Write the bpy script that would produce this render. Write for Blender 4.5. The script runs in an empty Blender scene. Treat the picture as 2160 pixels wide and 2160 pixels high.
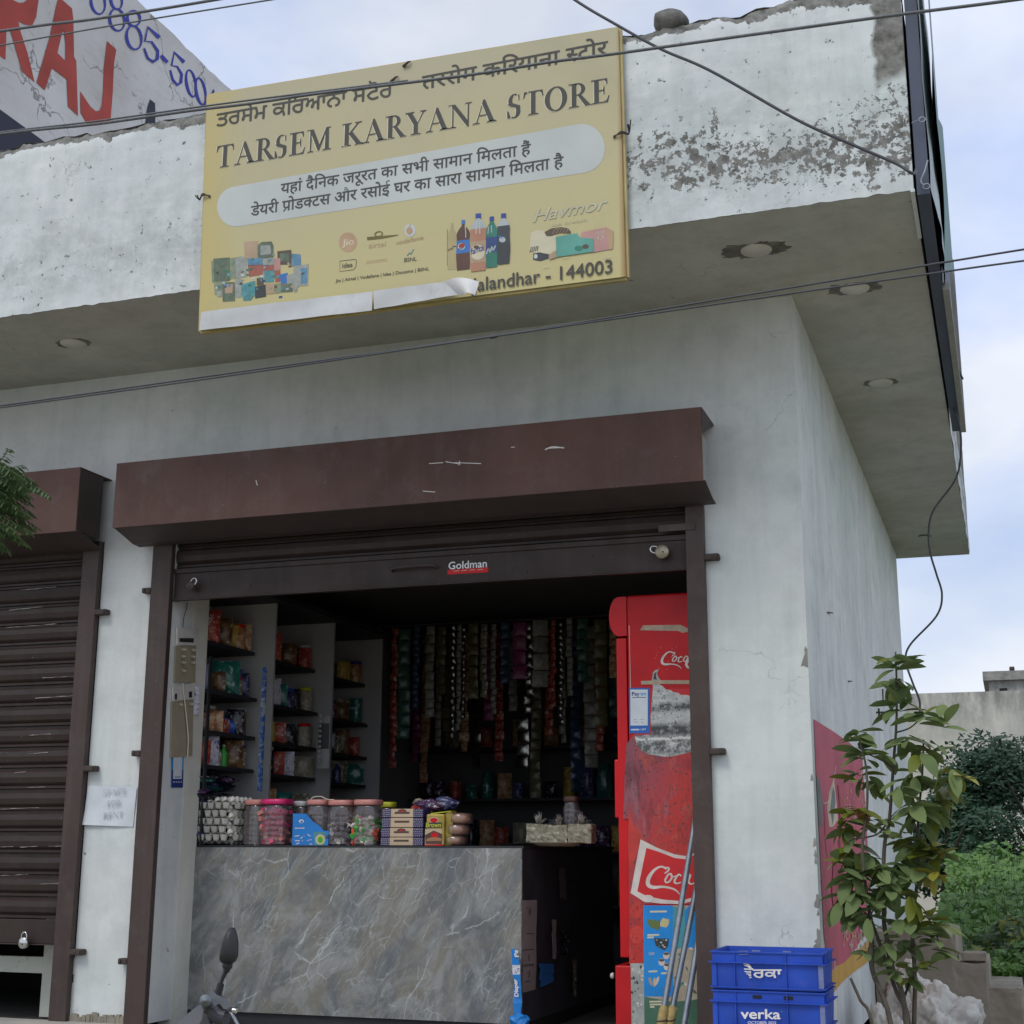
import bpy, bmesh, math, random
from mathutils import Vector, Matrix, noise as mnoise
from mathutils.geometry import tessellate_polygon
random.seed(7)
R = math.radians
SC = bpy.context.scene
COL = SC.collection

# ---------------------------------------------------------------- camera
cam_d = bpy.data.cameras.new('camera')
cam = bpy.data.objects.new('camera', cam_d); COL.objects.link(cam)
CAM = Vector((.89, -7.0, 1.177)); YAW, PITCH, ROLL, FPX = R(19.084), R(13.4), R(.213), 2994.163
FW = Vector((-math.sin(YAW)*math.cos(PITCH), math.cos(YAW)*math.cos(PITCH), math.sin(PITCH)))
RT0 = Vector((math.cos(YAW), math.sin(YAW), 0)); UP0 = RT0.cross(FW)
RT = RT0*math.cos(ROLL) + UP0*math.sin(ROLL); UPV = -RT0*math.sin(ROLL) + UP0*math.cos(ROLL)
m = Matrix((RT, UPV, -FW)).transposed().to_4x4(); m.translation = CAM
cam.matrix_world = m
cam_d.sensor_width = 36; cam_d.lens = 36*FPX/2160; cam_d.clip_start = .05; cam_d.clip_end = 2000
SC.camera = cam
def at(u, v, ax, val):
    """the point of the plane ax = val that the photograph shows at (u, v)"""
    d = FW + RT*((u-1080)/FPX) - UPV*((v-1080)/FPX); i = 'xyz'.index(ax)
    return CAM + d*((val-CAM[i])/d[i])

# ---------------------------------------------------------------- world and sun
W = bpy.data.worlds.new('World'); SC.world = W; W.use_nodes = True
nt = W.node_tree; nt.nodes.clear()
def wn(t, **k):
    n = nt.nodes.new(t)
    for a, b in k.items(): setattr(n, a, b)
    return n
SUN_EL, SUN_AZ = R(52), R(200)
sky = wn('ShaderNodeTexSky', sky_type='NISHITA'); sky.sun_disc = False
sky.sun_elevation = SUN_EL; sky.sun_rotation = SUN_AZ; sky.dust_density = 2.0; sky.air_density = 1.0
tc = wn('ShaderNodeTexCoord'); mp = wn('ShaderNodeMapping'); mp.inputs['Scale'].default_value = (1, 1, 1.9)
mp.inputs['Location'].default_value = (.35, .2, .15)
n1 = wn('ShaderNodeTexNoise'); n1.inputs['Scale'].default_value = 2.6; n1.inputs['Detail'].default_value = 7; n1.inputs['Roughness'].default_value = .5
n1.inputs['Distortion'].default_value = .25
rp = wn('ShaderNodeValToRGB'); rp.color_ramp.elements[0].position = .36; rp.color_ramp.elements[1].position = .56
rp.color_ramp.elements[0].color = (.7, .7, .7, 1); rp.color_ramp.elements[1].color = (1, 1, 1, 1)
n2 = wn('ShaderNodeTexNoise'); n2.inputs['Scale'].default_value = 3.4; n2.inputs['Detail'].default_value = 6
cc = wn('ShaderNodeValToRGB'); cc.color_ramp.elements[0].position = .38; cc.color_ramp.elements[1].position = .58
cc.color_ramp.elements[0].color = (4.7, 5.6, 7.8, 1); cc.color_ramp.elements[1].color = (7.1, 7.4, 8.1, 1)
mx = wn('ShaderNodeMixRGB'); bg = wn('ShaderNodeBackground'); bg.inputs[1].default_value = .1
wo = wn('ShaderNodeOutputWorld'); L = nt.links.new
L(tc.outputs['Generated'], mp.inputs[0]); L(mp.outputs[0], n1.inputs[0]); L(mp.outputs[0], n2.inputs[0])
L(n1.outputs['Fac'], rp.inputs[0]); L(n2.outputs['Fac'], cc.inputs[0])
L(rp.outputs[0], mx.inputs[0]); L(sky.outputs[0], mx.inputs[1]); L(cc.outputs[0], mx.inputs[2])
L(mx.outputs[0], bg.inputs[0]); L(bg.outputs[0], wo.inputs[0])
sd = bpy.data.lights.new('sun', 'SUN'); sd.energy = 1.0; sd.angle = R(20); sd.color = (1, .95, .86)
so = bpy.data.objects.new('sun', sd); COL.objects.link(so)
so.rotation_euler = (R(90)-SUN_EL, 0, R(180)-SUN_AZ)     # light travels from the sky's sun
VS = SC.view_settings; VS.view_transform = 'Standard'; VS.look = 'None'; VS.gamma = 1; VS.exposure = .36
VS.use_curve_mapping = False
SC.cycles.max_bounces = 6; SC.cycles.diffuse_bounces = 3; SC.cycles.transparent_max_bounces = 12

# ---------------------------------------------------------------- materials
MATS = {}
def nmat(name):
    m = bpy.data.materials.new(name); m.use_nodes = True
    t = m.node_tree; b = t.nodes['Principled BSDF']; MATS[name] = m
    return m, t, b
class G:
    """tiny node-graph builder"""
    def __init__(s, t): s.t = t; s.pos = None
    def n(s, ty, **k):
        n = s.t.nodes.new(ty)
        for a, b in k.items(): setattr(n, a, b)
        return n
    def l(s, a, b): s.t.links.new(a, b)
    def P(s):
        if not s.pos: s.pos = s.n('ShaderNodeNewGeometry').outputs['Position']
        return s.pos
    def noise(s, scale, detail=4, rough=.55, vs=None, off=None, dist=0):
        v = s.P()
        if vs or off:
            mp = s.n('ShaderNodeMapping')
            if vs: mp.inputs['Scale'].default_value = vs
            if off: mp.inputs['Location'].default_value = off
            s.l(v, mp.inputs[0]); v = mp.outputs[0]
        n = s.n('ShaderNodeTexNoise'); s.l(v, n.inputs['Vector'])
        n.inputs['Scale'].default_value = scale; n.inputs['Detail'].default_value = detail; n.inputs['Roughness'].default_value = rough
        n.inputs['Distortion'].default_value = dist
        return n.outputs['Fac']
    def mr(s, x, a, b, c=0, d=1):
        n = s.n('ShaderNodeMapRange'); s.l(x, n.inputs[0])
        for i, q in enumerate((a, b, c, d)): n.inputs[i+1].default_value = q
        return n.outputs[0]
    def math(s, op, a, b=0):
        n = s.n('ShaderNodeMath', operation=op)
        for i, q in enumerate((a, b)):
            if isinstance(q, (int, float)): n.inputs[i].default_value = q
            else: s.l(q, n.inputs[i])
        return n.outputs[0]
    def mix(s, f, a, b, mode='MIX'):
        n = s.n('ShaderNodeMixRGB', blend_type=mode)
        for i, q in enumerate((f, a, b)):
            if isinstance(q, (int, float)): n.inputs[i].default_value = q
            elif isinstance(q, tuple): n.inputs[i].default_value = (*q, 1)
            else: s.l(q, n.inputs[i])
        return n.outputs[0]
    def bump(s, b, h, strength, dist=.01):
        n = s.n('ShaderNodeBump'); n.inputs['Strength'].default_value = strength; n.inputs['Distance'].default_value = dist
        s.l(h, n.inputs['Height']); s.l(n.outputs[0], b.inputs['Normal'])
def M(name, col, rough=.7, var=.12, scale=9, metal=0, bump=0, spec=None, dirt=0):
    if name in MATS: return MATS[name]
    m, t, b = nmat(name); g = G(t)
    b.inputs['Roughness'].default_value = rough; b.inputs['Metallic'].default_value = metal
    if spec is not None: b.inputs['Specular IOR Level'].default_value = spec
    f = g.noise(scale, 5)
    lo = tuple(c*(1-var) for c in col); hi = tuple(min(1, c*(1+var)) for c in col)
    c = g.mix(g.mr(f, .3, .7), lo, hi)
    if dirt:
        c = g.mix(g.mr(g.noise(scale*2.3, 8, .7), .55, .75, 0, dirt), c, (.16, .14, .12))
    g.l(c, b.inputs['Base Color'])
    if bump: g.bump(b, g.noise(scale*6, 4), bump, .004)
    return m
def sepxyz(g):
    if not hasattr(g, 'xyz'):
        n = g.n('ShaderNodeSeparateXYZ'); g.l(g.P(), n.inputs[0]); g.xyz = n.outputs
    return g.xyz
def band(g, s, a, b, c, d):
    return g.math('MULTIPLY', g.mr(s, a, b), g.mr(s, c, d, 1, 0))
def parapet_peel(g):
    x, y, z = sepxyz(g)
    wob = g.math('MULTIPLY', g.math('SUBTRACT', g.noise(2.2, 3), .5), .5)
    zz = g.math('ADD', z, wob)
    right = g.mr(x, -1.3, -.2, .05, 1)
    bz = g.math('MULTIPLY', band(g, zz, 4.05, 4.2, 4.28, 4.5), right)
    fine = g.math('ADD', g.math('MULTIPLY', g.noise(19, 8, .7, dist=.35), .62), g.math('MULTIPLY', g.noise(47, 5, .7, dist=.3), .38))
    low = g.math('GREATER_THAN', g.math('ADD', fine, g.math('MULTIPLY', bz, .118)), .605)
    edge = g.math('MULTIPLY', g.mr(g.math('ADD', x, g.math('MULTIPLY', g.math('SUBTRACT', g.noise(6, 5), .5), .13)), .545, .565), g.mr(zz, 4.42, 4.5))
    top = g.mr(g.math('ADD', z, g.math('MULTIPLY', g.math('SUBTRACT', g.noise(4, 8, .65), .5), .26)), 4.945, 4.95)
    return g.math('MAXIMUM', g.math('MAXIMUM', low, edge), top)
def whitewash(name, a, b_, streak=.25, peel=None, peelcol=(.19, .19, .175), dark=(.3, .33, .33), low=None):
    m, t, b = nmat(name); g = G(t); b.inputs['Roughness'].default_value = .9; b.inputs['Specular IOR Level'].default_value = .2
    c = g.mix(g.mr(g.noise(1.1, 6, .6), .35, .68), a, b_)
    st = g.mr(g.noise(1, 7, .65, vs=(9, 9, .9)), .48, .78, 0, streak); c = g.mix(st, c, dark)
    st2 = g.mr(g.noise(3.3, 8, .72, off=(4, 1, 2)), .5, .85, 0, streak*1.6); c = g.mix(st2, c, dark)
    br = g.mr(g.noise(1, 4, .6, vs=(3, 3, 26), off=(1, 2, 3)), .5, .8, 0, .12); c = g.mix(br, c, tuple(min(1, q*1.15) for q in b_))
    sp = g.mr(g.noise(23, 3, .5), .74, .77, 0, .75); c = g.mix(sp, c, (.14, .14, .14))
    c = g.mix(g.mr(g.noise(.75, 3, .5, off=(11, 5, 7)), .42, .62, 0, .5), c, g.mix(1, c, (.90, .985, 1.0), 'MULTIPLY')); c = g.mix(g.mr(g.noise(.9, 4, .6, off=(2, 15, 3)), .45, .65, 0, .5), c, g.mix(1, c, (.93, .98, .92), 'MULTIPLY'))
    if peel is parapet_peel:
        sm = g.math('MULTIPLY', band(g, sepxyz(g)[2], 3.95, 4.15, 4.3, 4.75), g.mr(g.noise(5.5, 8, .75, off=(1, 9, 4)), .42, .62, 0, .55)); c = g.mix(sm, c, (.33, .345, .34))
        br_ = g.mr(g.noise(1, 5, .6, vs=(5, 5, 17), off=(7, 2, 9)), .5, .72, 0, .35); c = g.mix(br_, c, (.80, .82, .82))
    ck = g.n('ShaderNodeTexVoronoi', feature='DISTANCE_TO_EDGE'); ck.inputs['Scale'].default_value = 1.1
    wv = g.n('ShaderNodeVectorMath', operation='MULTIPLY_ADD'); nn = g.n('ShaderNodeTexNoise'); g.l(g.P(), nn.inputs[0]); nn.inputs['Scale'].default_value = 4; nn.inputs['Detail'].default_value = 8
    g.l(nn.outputs['Color'], wv.inputs[0]); wv.inputs[1].default_value = (.5, .5, .5); g.l(g.P(), wv.inputs[2]); g.l(wv.outputs[0], ck.inputs['Vector'])
    crk = g.math('MULTIPLY', g.mr(ck.outputs['Distance'], 0, .0035, 1, 0), g.mr(g.noise(1.3, 3, off=(5, 5, 5)), .54, .58)); c = g.mix(g.math('MULTIPLY', crk, .45), c, (.2, .2, .19))
    h = g.math('ADD', g.math('MULTIPLY', g.noise(14, 8, .6), .6), g.math('MULTIPLY', g.noise(3.2, 5, .6), 1.3))
    mo = g.mr(g.noise(4.2, 8, .7, off=(9, 2, 1)), .44, .6, 0, .22); c = g.mix(mo, c, tuple(q*.72 for q in a))
    if peel:
        k = peel(g); c = g.mix(k, c, g.mix(g.mr(g.noise(18, 7, .7), .35, .65), tuple(q*.55 for q in peelcol), tuple(q*1.5 for q in peelcol)))
        h = g.math('SUBTRACT', g.math('MULTIPLY', h, .35), g.math('MULTIPLY', k, 1.0))
    g.l(c, b.inputs['Base Color']); g.bump(b, h, .55, .012)
    return m
WALLA, WALLB = (.50, .545, .575), (.63, .67, .70)
whitewash('parapet_paint', (.60, .64, .645), (.76, .78, .775), .34, parapet_peel)
whitewash('wall_paint', (.56, .59, .58), (.68, .70, .69), .25)
def pillar_peel(g):
    x, y, z = sepxyz(g)
    e = g.mr(x, -.12, .0); lowz = g.mr(z, 1.2, .6, .2, 1)
    return g.math('GREATER_THAN', g.math('ADD', g.noise(9, 6, .6), g.math('MULTIPLY', g.math('MULTIPLY', e, lowz), .14)), .72)
whitewash('pillar_paint', (.64, .665, .655), (.77, .785, .765), .26, pillar_peel)
whitewash('side_paint', (.62, .65, .64), (.75, .77, .75), .42)
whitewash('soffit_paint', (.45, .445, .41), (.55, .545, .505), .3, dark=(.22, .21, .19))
whitewash('reveal_paint', (.66, .66, .58), (.74, .74, .66), .15)
M('concrete', (.26, .255, .235), .95, .3, 7, bump=.8)
M('rough_concrete', (.155, .15, .14), .95, .45, 14, bump=1)
M('stair_cement', (.27, .245, .195), .95, .22, 5, bump=.6, dirt=.3)
M('pale_cement', (.42, .40, .36), .95, .2, 4, bump=.5)
M('red_brick', (.20, .10, .07), .9, .3, 20, bump=.6)
def sheet(name, a, dust):
    m, t, b = nmat(name); g = G(t); b.inputs['Specular IOR Level'].default_value = .35
    c = g.mix(g.mr(g.noise(1.6, 5, .6), .35, .65), tuple(q*.82 for q in a), tuple(q*1.15 for q in a))
    c = g.mix(g.mr(g.noise(1, 7, .65, vs=(14, 14, 1.3)), .52, .8, 0, .35), c, dust)
    c = g.mix(g.mr(g.noise(7, 9, .75), .52, .75, 0, .45), c, dust); c = g.mix(g.mr(g.noise(90, 3, .5, off=(3, 1, 4)), .73, .76, 0, .8), c, (.30, .26, .23))
    c = g.mix(g.mr(g.noise(5, 8, .7, off=(7, 7, 1)), .62, .74, 0, .6), c, (.05, .028, .02))
    g.l(c, b.inputs['Base Color']); g.l(g.mr(g.noise(6, 6), .3, .7, .38, .62), b.inputs['Roughness'])
    g.bump(b, g.math('ADD', g.math('MULTIPLY', g.noise(1.7, 2, .4, vs=(1.6, 1, 1)), 3.5), g.math('MULTIPLY', g.noise(30, 4), .06)), .35, .02)
sheet('hood_brown', (.110, .055, .042), (.16, .12, .10)); sheet('shutter_brown', (.034, .022, .018), (.065, .05, .044)); sheet('guide_brown', (.066, .045, .039), (.13, .105, .095))
M('hood_dark', (.05, .035, .032), .6)
M('chip_white', (.75, .73, .7), .7)
M('chip_dull', (.34, .31, .29), .8, .3, 60)
M('bolt_rust', (.06, .045, .04), .8, .3, 40)
M('black_void', (.012, .012, .013), .8)
M('dark_board', (.02, .022, .026), .6, .2)
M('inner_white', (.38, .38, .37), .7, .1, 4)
M('ceiling_dark', (.10, .10, .10), .9)  # kept dark so the colour itself carries the shop's unlit depth
M('floor_tile', (.10, .10, .085), .7, .25, 5)  # dark base too, with the interior gloom put into the colour
M('steel', (.62, .62, .60), .22, .1, 30, metal=1)
M('galvanised', (.30, .33, .36), .38, .15, 22, metal=.75, dirt=.15)
M('brass_dull', (.34, .30, .22), .4, .2, 30, metal=.7)
M('tape_yellow', (.36, .27, .10), .7, .3, 30)
M('cable_black', (.055, .06, .07), .6)
M('cable_grey', (.11, .12, .13), .55, .25, 60)
M('sign_frame', (.48, .40, .17), .6, .2, 6)
M('sign_text', (.066, .066, .060), .7, .1)
M('sign_text_shadow', (.62, .58, .42), .8, .1)
M('sign_grey', (.52, .555, .54), .7, .08, 3)
M('white_strip', (.56, .58, .59), .6, .1, 4, dirt=.25)
M('faded_white', (.50, .49, .36), .8, .1)
M('faded_peach', (.47, .32, .20), .8, .1)
M('logo_green', (.16, .14, .05), .8)
M('white_paint', (.78, .78, .78), .6, .06)
M('paper', (.62, .67, .71), .8, .06, 12)
M('paper_fade', (.46, .47, .52), .8, .1)
M('fridge_red', (.56, .008, .012), .35, .1, 3, spec=.3)
M('fridge_side', (.50, .010, .014), .45, .14, 6, spec=.3)
M('coke_red', (.55, .010, .014), .4, .12, 9)
M('logo_white', (.62, .56, .52), .6, .15, 14)
M('tape_beige', (.42, .33, .24), .7, .2, 30)
M('ice_grey', (.36, .38, .36), .5, .25, 18)
M('ice_dark', (.035, .04, .04), .4, .4, 30)
M('cola_purple', (.14, .045, .075), .4, .3, 9)
M('cola_dark', (.055, .014, .02), .4, .35, 9)
M('cola_bright', (.52, .04, .03), .4, .25, 9)
M('sticker_blue', (.02, .12, .45), .5)
M('sticker_cyan', (.03, .30, .65), .5)
M('sticker_navy', (.015, .04, .20), .5)
M('poster_blue', (.005, .24, .66), .5, .12, 6)
M('poster_teal', (.06, .30, .36), .5, .2, 8)
M('poster_tan', (.40, .35, .26), .5, .2, 8)
M('poster_green', (.06, .16, .10), .5, .2, 10)
M('crate_blue', (.018, .075, .46), .55, .2, 6, spec=.4, dirt=.22)
M('crate_wear', (.17, .20, .38), .7, .25, 14)
M('banner_pink', (.46, .085, .13), .7, .22, 2.2, dirt=.08)
M('banner_pink_dark', (.36, .045, .08), .7, .2, 3)
M('banner_yellow', (.55, .32, .06), .7, .15, 3)
M('banner_cream', (.60, .50, .38), .7, .2, 9)
M('banner_greygreen', (.16, .19, .18), .8, .2)
M('raj_red', (.36, .055, .04), .8, .2, 2)
M('raj_blue', (.035, .045, .33), .8, .15, 3)
M('raj_navy', (.028, .032, .055), .8, .15, 1)
M('hoard_hazy_navy', (.06, .075, .12), .6, .2, 2)  # navy of the backing lightened so the colour itself carries the haze
M('hoard_flex', (.38, .45, .45), .5, .2, 3)
M('hoard_teal', (.06, .18, .15), .5, .3, 3)
M('frame_grey', (.28, .28, .26), .6)
M('egg_shell', (.72, .70, .64), .5, .05, 30)
M('egg_tray', (.52, .51, .46), .95, .15, 20, bump=.6)
M('rubber', (.02, .021, .024), .5, .15)
M('bike_grey', (.17, .18, .20), .35, .1, 6, metal=.2)
M('bike_plastic', (.045, .05, .06), .4)
M('sack_white', (.50, .50, .47), .8, .18, 12, bump=.5, dirt=.3)
M('sack_grey', (.20, .21, .22), .8, .2, 12)
M('soil', (.27, .23, .18), .95, .3, 8, bump=.8)
M('khaki_card', (.33, .29, .20), .8, .12, 8)
M('switch_white', (.62, .60, .55), .4)
M('tube_cream', (.62, .58, .48), .5)
def leaf_mat(name, a, b, rough=.45, tr=.25):
    m, t, bs = nmat(name); g = G(t)
    oi = g.n('ShaderNodeObjectInfo')
    c = g.mix(g.mr(g.noise(4, 3), .3, .7), a, b)
    c = g.mix(g.mr(oi.outputs['Random'], 0, 1, 0, .35), c, tuple(q*1.5 for q in b))
    g.l(c, bs.inputs['Base Color']); bs.inputs['Roughness'].default_value = rough
    tl = g.n('ShaderNodeBsdfTranslucent'); g.l(c, tl.inputs[0])
    ms = g.n('ShaderNodeMixShader'); ms.inputs[0].default_value = tr
    out = t.nodes['Material Output']; g.l(bs.outputs[0], ms.inputs[1]); g.l(tl.outputs[0], ms.inputs[2]); g.l(ms.outputs[0], out.inputs[0])
    return m
leaf_mat('leaf_green', (.10, .155, .055), (.18, .24, .085), .75)
leaf_mat('leaf_yellowgreen', (.11, .15, .02), (.17, .19, .025))
leaf_mat('leaf_yellow', (.22, .22, .03), (.28, .26, .04))
leaf_mat('leaf_orange', (.33, .16, .05), (.40, .22, .08))
leaf_mat('weed_green', (.065, .16, .035), (.14, .26, .055))
leaf_mat('tree_dark', (.015, .045, .024), (.035, .085, .04))
leaf_mat('neem_green', (.03, .075, .025), (.08, .125, .045))
M('bark', (.10, .085, .065), .9, .3, 20, bump=.6)
M('bark_dark', (.05, .042, .035), .9, .3, 20)
def ground_mat():
    m, t, b = nmat('ground_dirt'); g = G(t); b.inputs['Roughness'].default_value = 1
    c = g.mix(g.mr(g.noise(.8, 8, .65), .38, .62), (.36, .32, .26), (.20, .20, .12))
    g.l(c, b.inputs['Base Color']); g.bump(b, g.noise(6, 8), .8, .05)
ground_mat()
def marble_mat():
    m, t, b = nmat('marble'); g = G(t); b.inputs['Roughness'].default_value = .3; b.inputs['Specular IOR Level'].default_value = .4
    rot = g.n('ShaderNodeMapping'); rot.inputs['Rotation'].default_value = (0, R(-32), 0); g.l(g.P(), rot.inputs[0])
    base = rot.outputs[0]
    def nz(scale, vs, det=8, off=(0, 0, 0), dist=0, rough=.6):
        mp = g.n('ShaderNodeMapping'); mp.inputs['Scale'].default_value = vs; mp.inputs['Location'].default_value = off
        g.l(base, mp.inputs[0]); n = g.n('ShaderNodeTexNoise'); g.l(mp.outputs[0], n.inputs[0])
        n.inputs['Scale'].default_value = scale; n.inputs['Detail'].default_value = det; n.inputs['Distortion'].default_value = dist
        n.inputs['Roughness'].default_value = rough
        return n
    a = nz(2.3, (2.2, 1, .8), dist=.9).outputs['Fac']
    c = g.mix(g.mr(a, .40, .58), (.125, .142, .155), (.205, .195, .165))
    s = nz(3.2, (1.5, 1, .9), off=(3, 0, 1), dist=1.2, rough=.78).outputs['Fac']
    c = g.mix(g.mr(s, .44, .62, 0, .8), c, (.31, .325, .32))
    s = nz(2.6, (1.6, 1, .9), off=(7, 0, 5), dist=1.4, rough=.75).outputs['Fac']
    c = g.mix(g.mr(s, .50, .68, 0, .75), c, (.105, .115, .12))
    def vein(scale, w, vs, off, amt, brk):
        nonlocal c
        wrp = nz(2.5, (1, 1, 1), 5, off)
        add = g.n('ShaderNodeVectorMath', operation='MULTIPLY_ADD'); g.l(wrp.outputs['Color'], add.inputs[0]); add.inputs[1].default_value = (.16, .16, .16); g.l(base, add.inputs[2])
        mp = g.n('ShaderNodeMapping'); mp.inputs['Scale'].default_value = vs; mp.inputs['Location'].default_value = off; g.l(add.outputs[0], mp.inputs[0])
        v = g.n('ShaderNodeTexVoronoi', feature='DISTANCE_TO_EDGE'); v.inputs['Scale'].default_value = scale; g.l(mp.outputs[0], v.inputs['Vector'])
        k = g.mr(v.outputs['Distance'], 0, w, 1, 0)
        k = g.math('MULTIPLY', k, g.mr(nz(3.5, (1, 1, 1), 4, tuple(o+5 for o in off)).outputs['Fac'], brk, brk+.08))
        c = g.mix(g.math('MULTIPLY', k, amt), c, (.50, .54, .55))
    vein(2.4, .009, (1, 1, .7), (.3, .7, .2), .8, .50)
    vein(5.2, .014, (1.4, 1, .5), (2.3, 1.7, .9), .6, .52)
    vein(12, .035, (2.2, 1, .35), (5.3, .7, 3.2), .4, .46); vein(7.5, .02, (1.2, 1, .8), (1.3, 4.7, 6.2), .55, .55)
    g.l(c, b.inputs['Base Color'])
marble_mat()
def sign_mat():
    m, t, b = nmat('sign_yellow'); g = G(t); b.inputs['Roughness'].default_value = .55; b.inputs['Specular IOR Level'].default_value = .3
    x, y, z = sepxyz(g)
    f = g.math('ADD', g.mr(z, 3.75, 5.0, 1, 0), g.math('MULTIPLY', g.math('SUBTRACT', g.noise(1.3, 3), .5), .9))
    c = g.mix(f, (.46, .425, .285), (.56, .50, .245))
    e = g.math('ADD', g.mr(x, -2.6, -2.8), g.math('MULTIPLY', g.math('SUBTRACT', g.noise(4, 4), .5), .6))
    c = g.mix(g.math('MULTIPLY', g.mr(e, .2, 1), .5), c, (.55, .44, .14))
    c = g.mix(g.mr(g.noise(5, 8, .7), .55, .8, 0, .35), c, (.40, .36, .22))
    c = g.mix(g.mr(x, -.635, -.61), c, (.36, .22, .10))
    g.l(c, b.inputs['Base Color'])
sign_mat()
def raj_mat():
    m, t, b = nmat('raj_wall'); g = G(t); b.inputs['Roughness'].default_value = .9
    c = g.mix(g.mr(g.noise(.9, 6), .35, .65), (.50, .48, .46), (.62, .61, .61))
    br = g.mr(g.noise(1, 7, .7, vs=(2, 2.2, 9)), .56, .7, 0, .5); c = g.mix(br, c, (.30, .27, .25))
    cr = g.n('ShaderNodeTexVoronoi', feature='DISTANCE_TO_EDGE'); cr.inputs['Scale'].default_value = .9
    w = g.n('ShaderNodeVectorMath', operation='MULTIPLY_ADD'); nn = g.n('ShaderNodeTexNoise'); g.l(g.P(), nn.inputs[0]); nn.inputs['Scale'].default_value = 3; nn.inputs['Detail'].default_value = 8
    g.l(nn.outputs['Color'], w.inputs[0]); w.inputs[1].default_value = (.7, .7, .7); g.l(g.P(), w.inputs[2]); g.l(w.outputs[0], cr.inputs['Vector'])
    k = g.math('MULTIPLY', g.mr(cr.outputs['Distance'], 0, .012, 1, 0), g.mr(g.noise(1.5, 3), .5, .56)); c = g.mix(g.math('MULTIPLY', k, .85), c, (.10, .09, .08))
    g.l(c, b.inputs['Base Color']); g.bump(b, g.noise(5, 8), .5, .03)
raj_mat()
def far_mat():
    m, t, b = nmat('far_plaster'); g = G(t); b.inputs['Roughness'].default_value = .95
    x, y, z = sepxyz(g)
    c = g.mix(g.mr(g.noise(1.2, 8, .65), .35, .65), (.46, .46, .41), (.62, .61, .54))
    dk = g.math('MULTIPLY', g.mr(g.noise(1, 8, .75, vs=(3.5, 3.5, 1.1)), .38, .62), g.mr(z, 3.3, 4.5, 0, .8)); c = g.mix(dk, c, (.13, .145, .14))
    c = g.mix(g.mr(g.noise(4, 8, .8), .55, .7, 0, .4), c, (.22, .22, .20))
    g.l(c, b.inputs['Base Color'])
far_mat()
def clear_plastic():
    m, t, b = nmat('clear_plastic'); g = G(t)
    out = t.nodes['Material Output']; tr = g.n('ShaderNodeBsdfTransparent'); gl = g.n('ShaderNodeBsdfGlossy'); gl.inputs['Roughness'].default_value = .12
    df = g.n('ShaderNodeBsdfDiffuse'); df.inputs[0].default_value = (.6, .52, .52, 1); tr.inputs[0].default_value = (.95, .92, .92, 1)
    lw = g.n('ShaderNodeLayerWeight'); lw.inputs[0].default_value = .35
    a = g.n('ShaderNodeMixShader'); a.inputs[0].default_value = .10; g.l(tr.outputs[0], a.inputs[1]); g.l(df.outputs[0], a.inputs[2])
    c = g.n('ShaderNodeMixShader'); g.l(g.mr(lw.outputs['Fresnel'], 0, 1, .05, .7), c.inputs[0]); g.l(a.outputs[0], c.inputs[1]); g.l(gl.outputs[0], c.inputs[2]); g.l(c.outputs[0], out.inputs[0])
clear_plastic()
MATS['foil'] = M('foil', (.5, .5, .5), .25, .3, 30, metal=.9)

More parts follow.
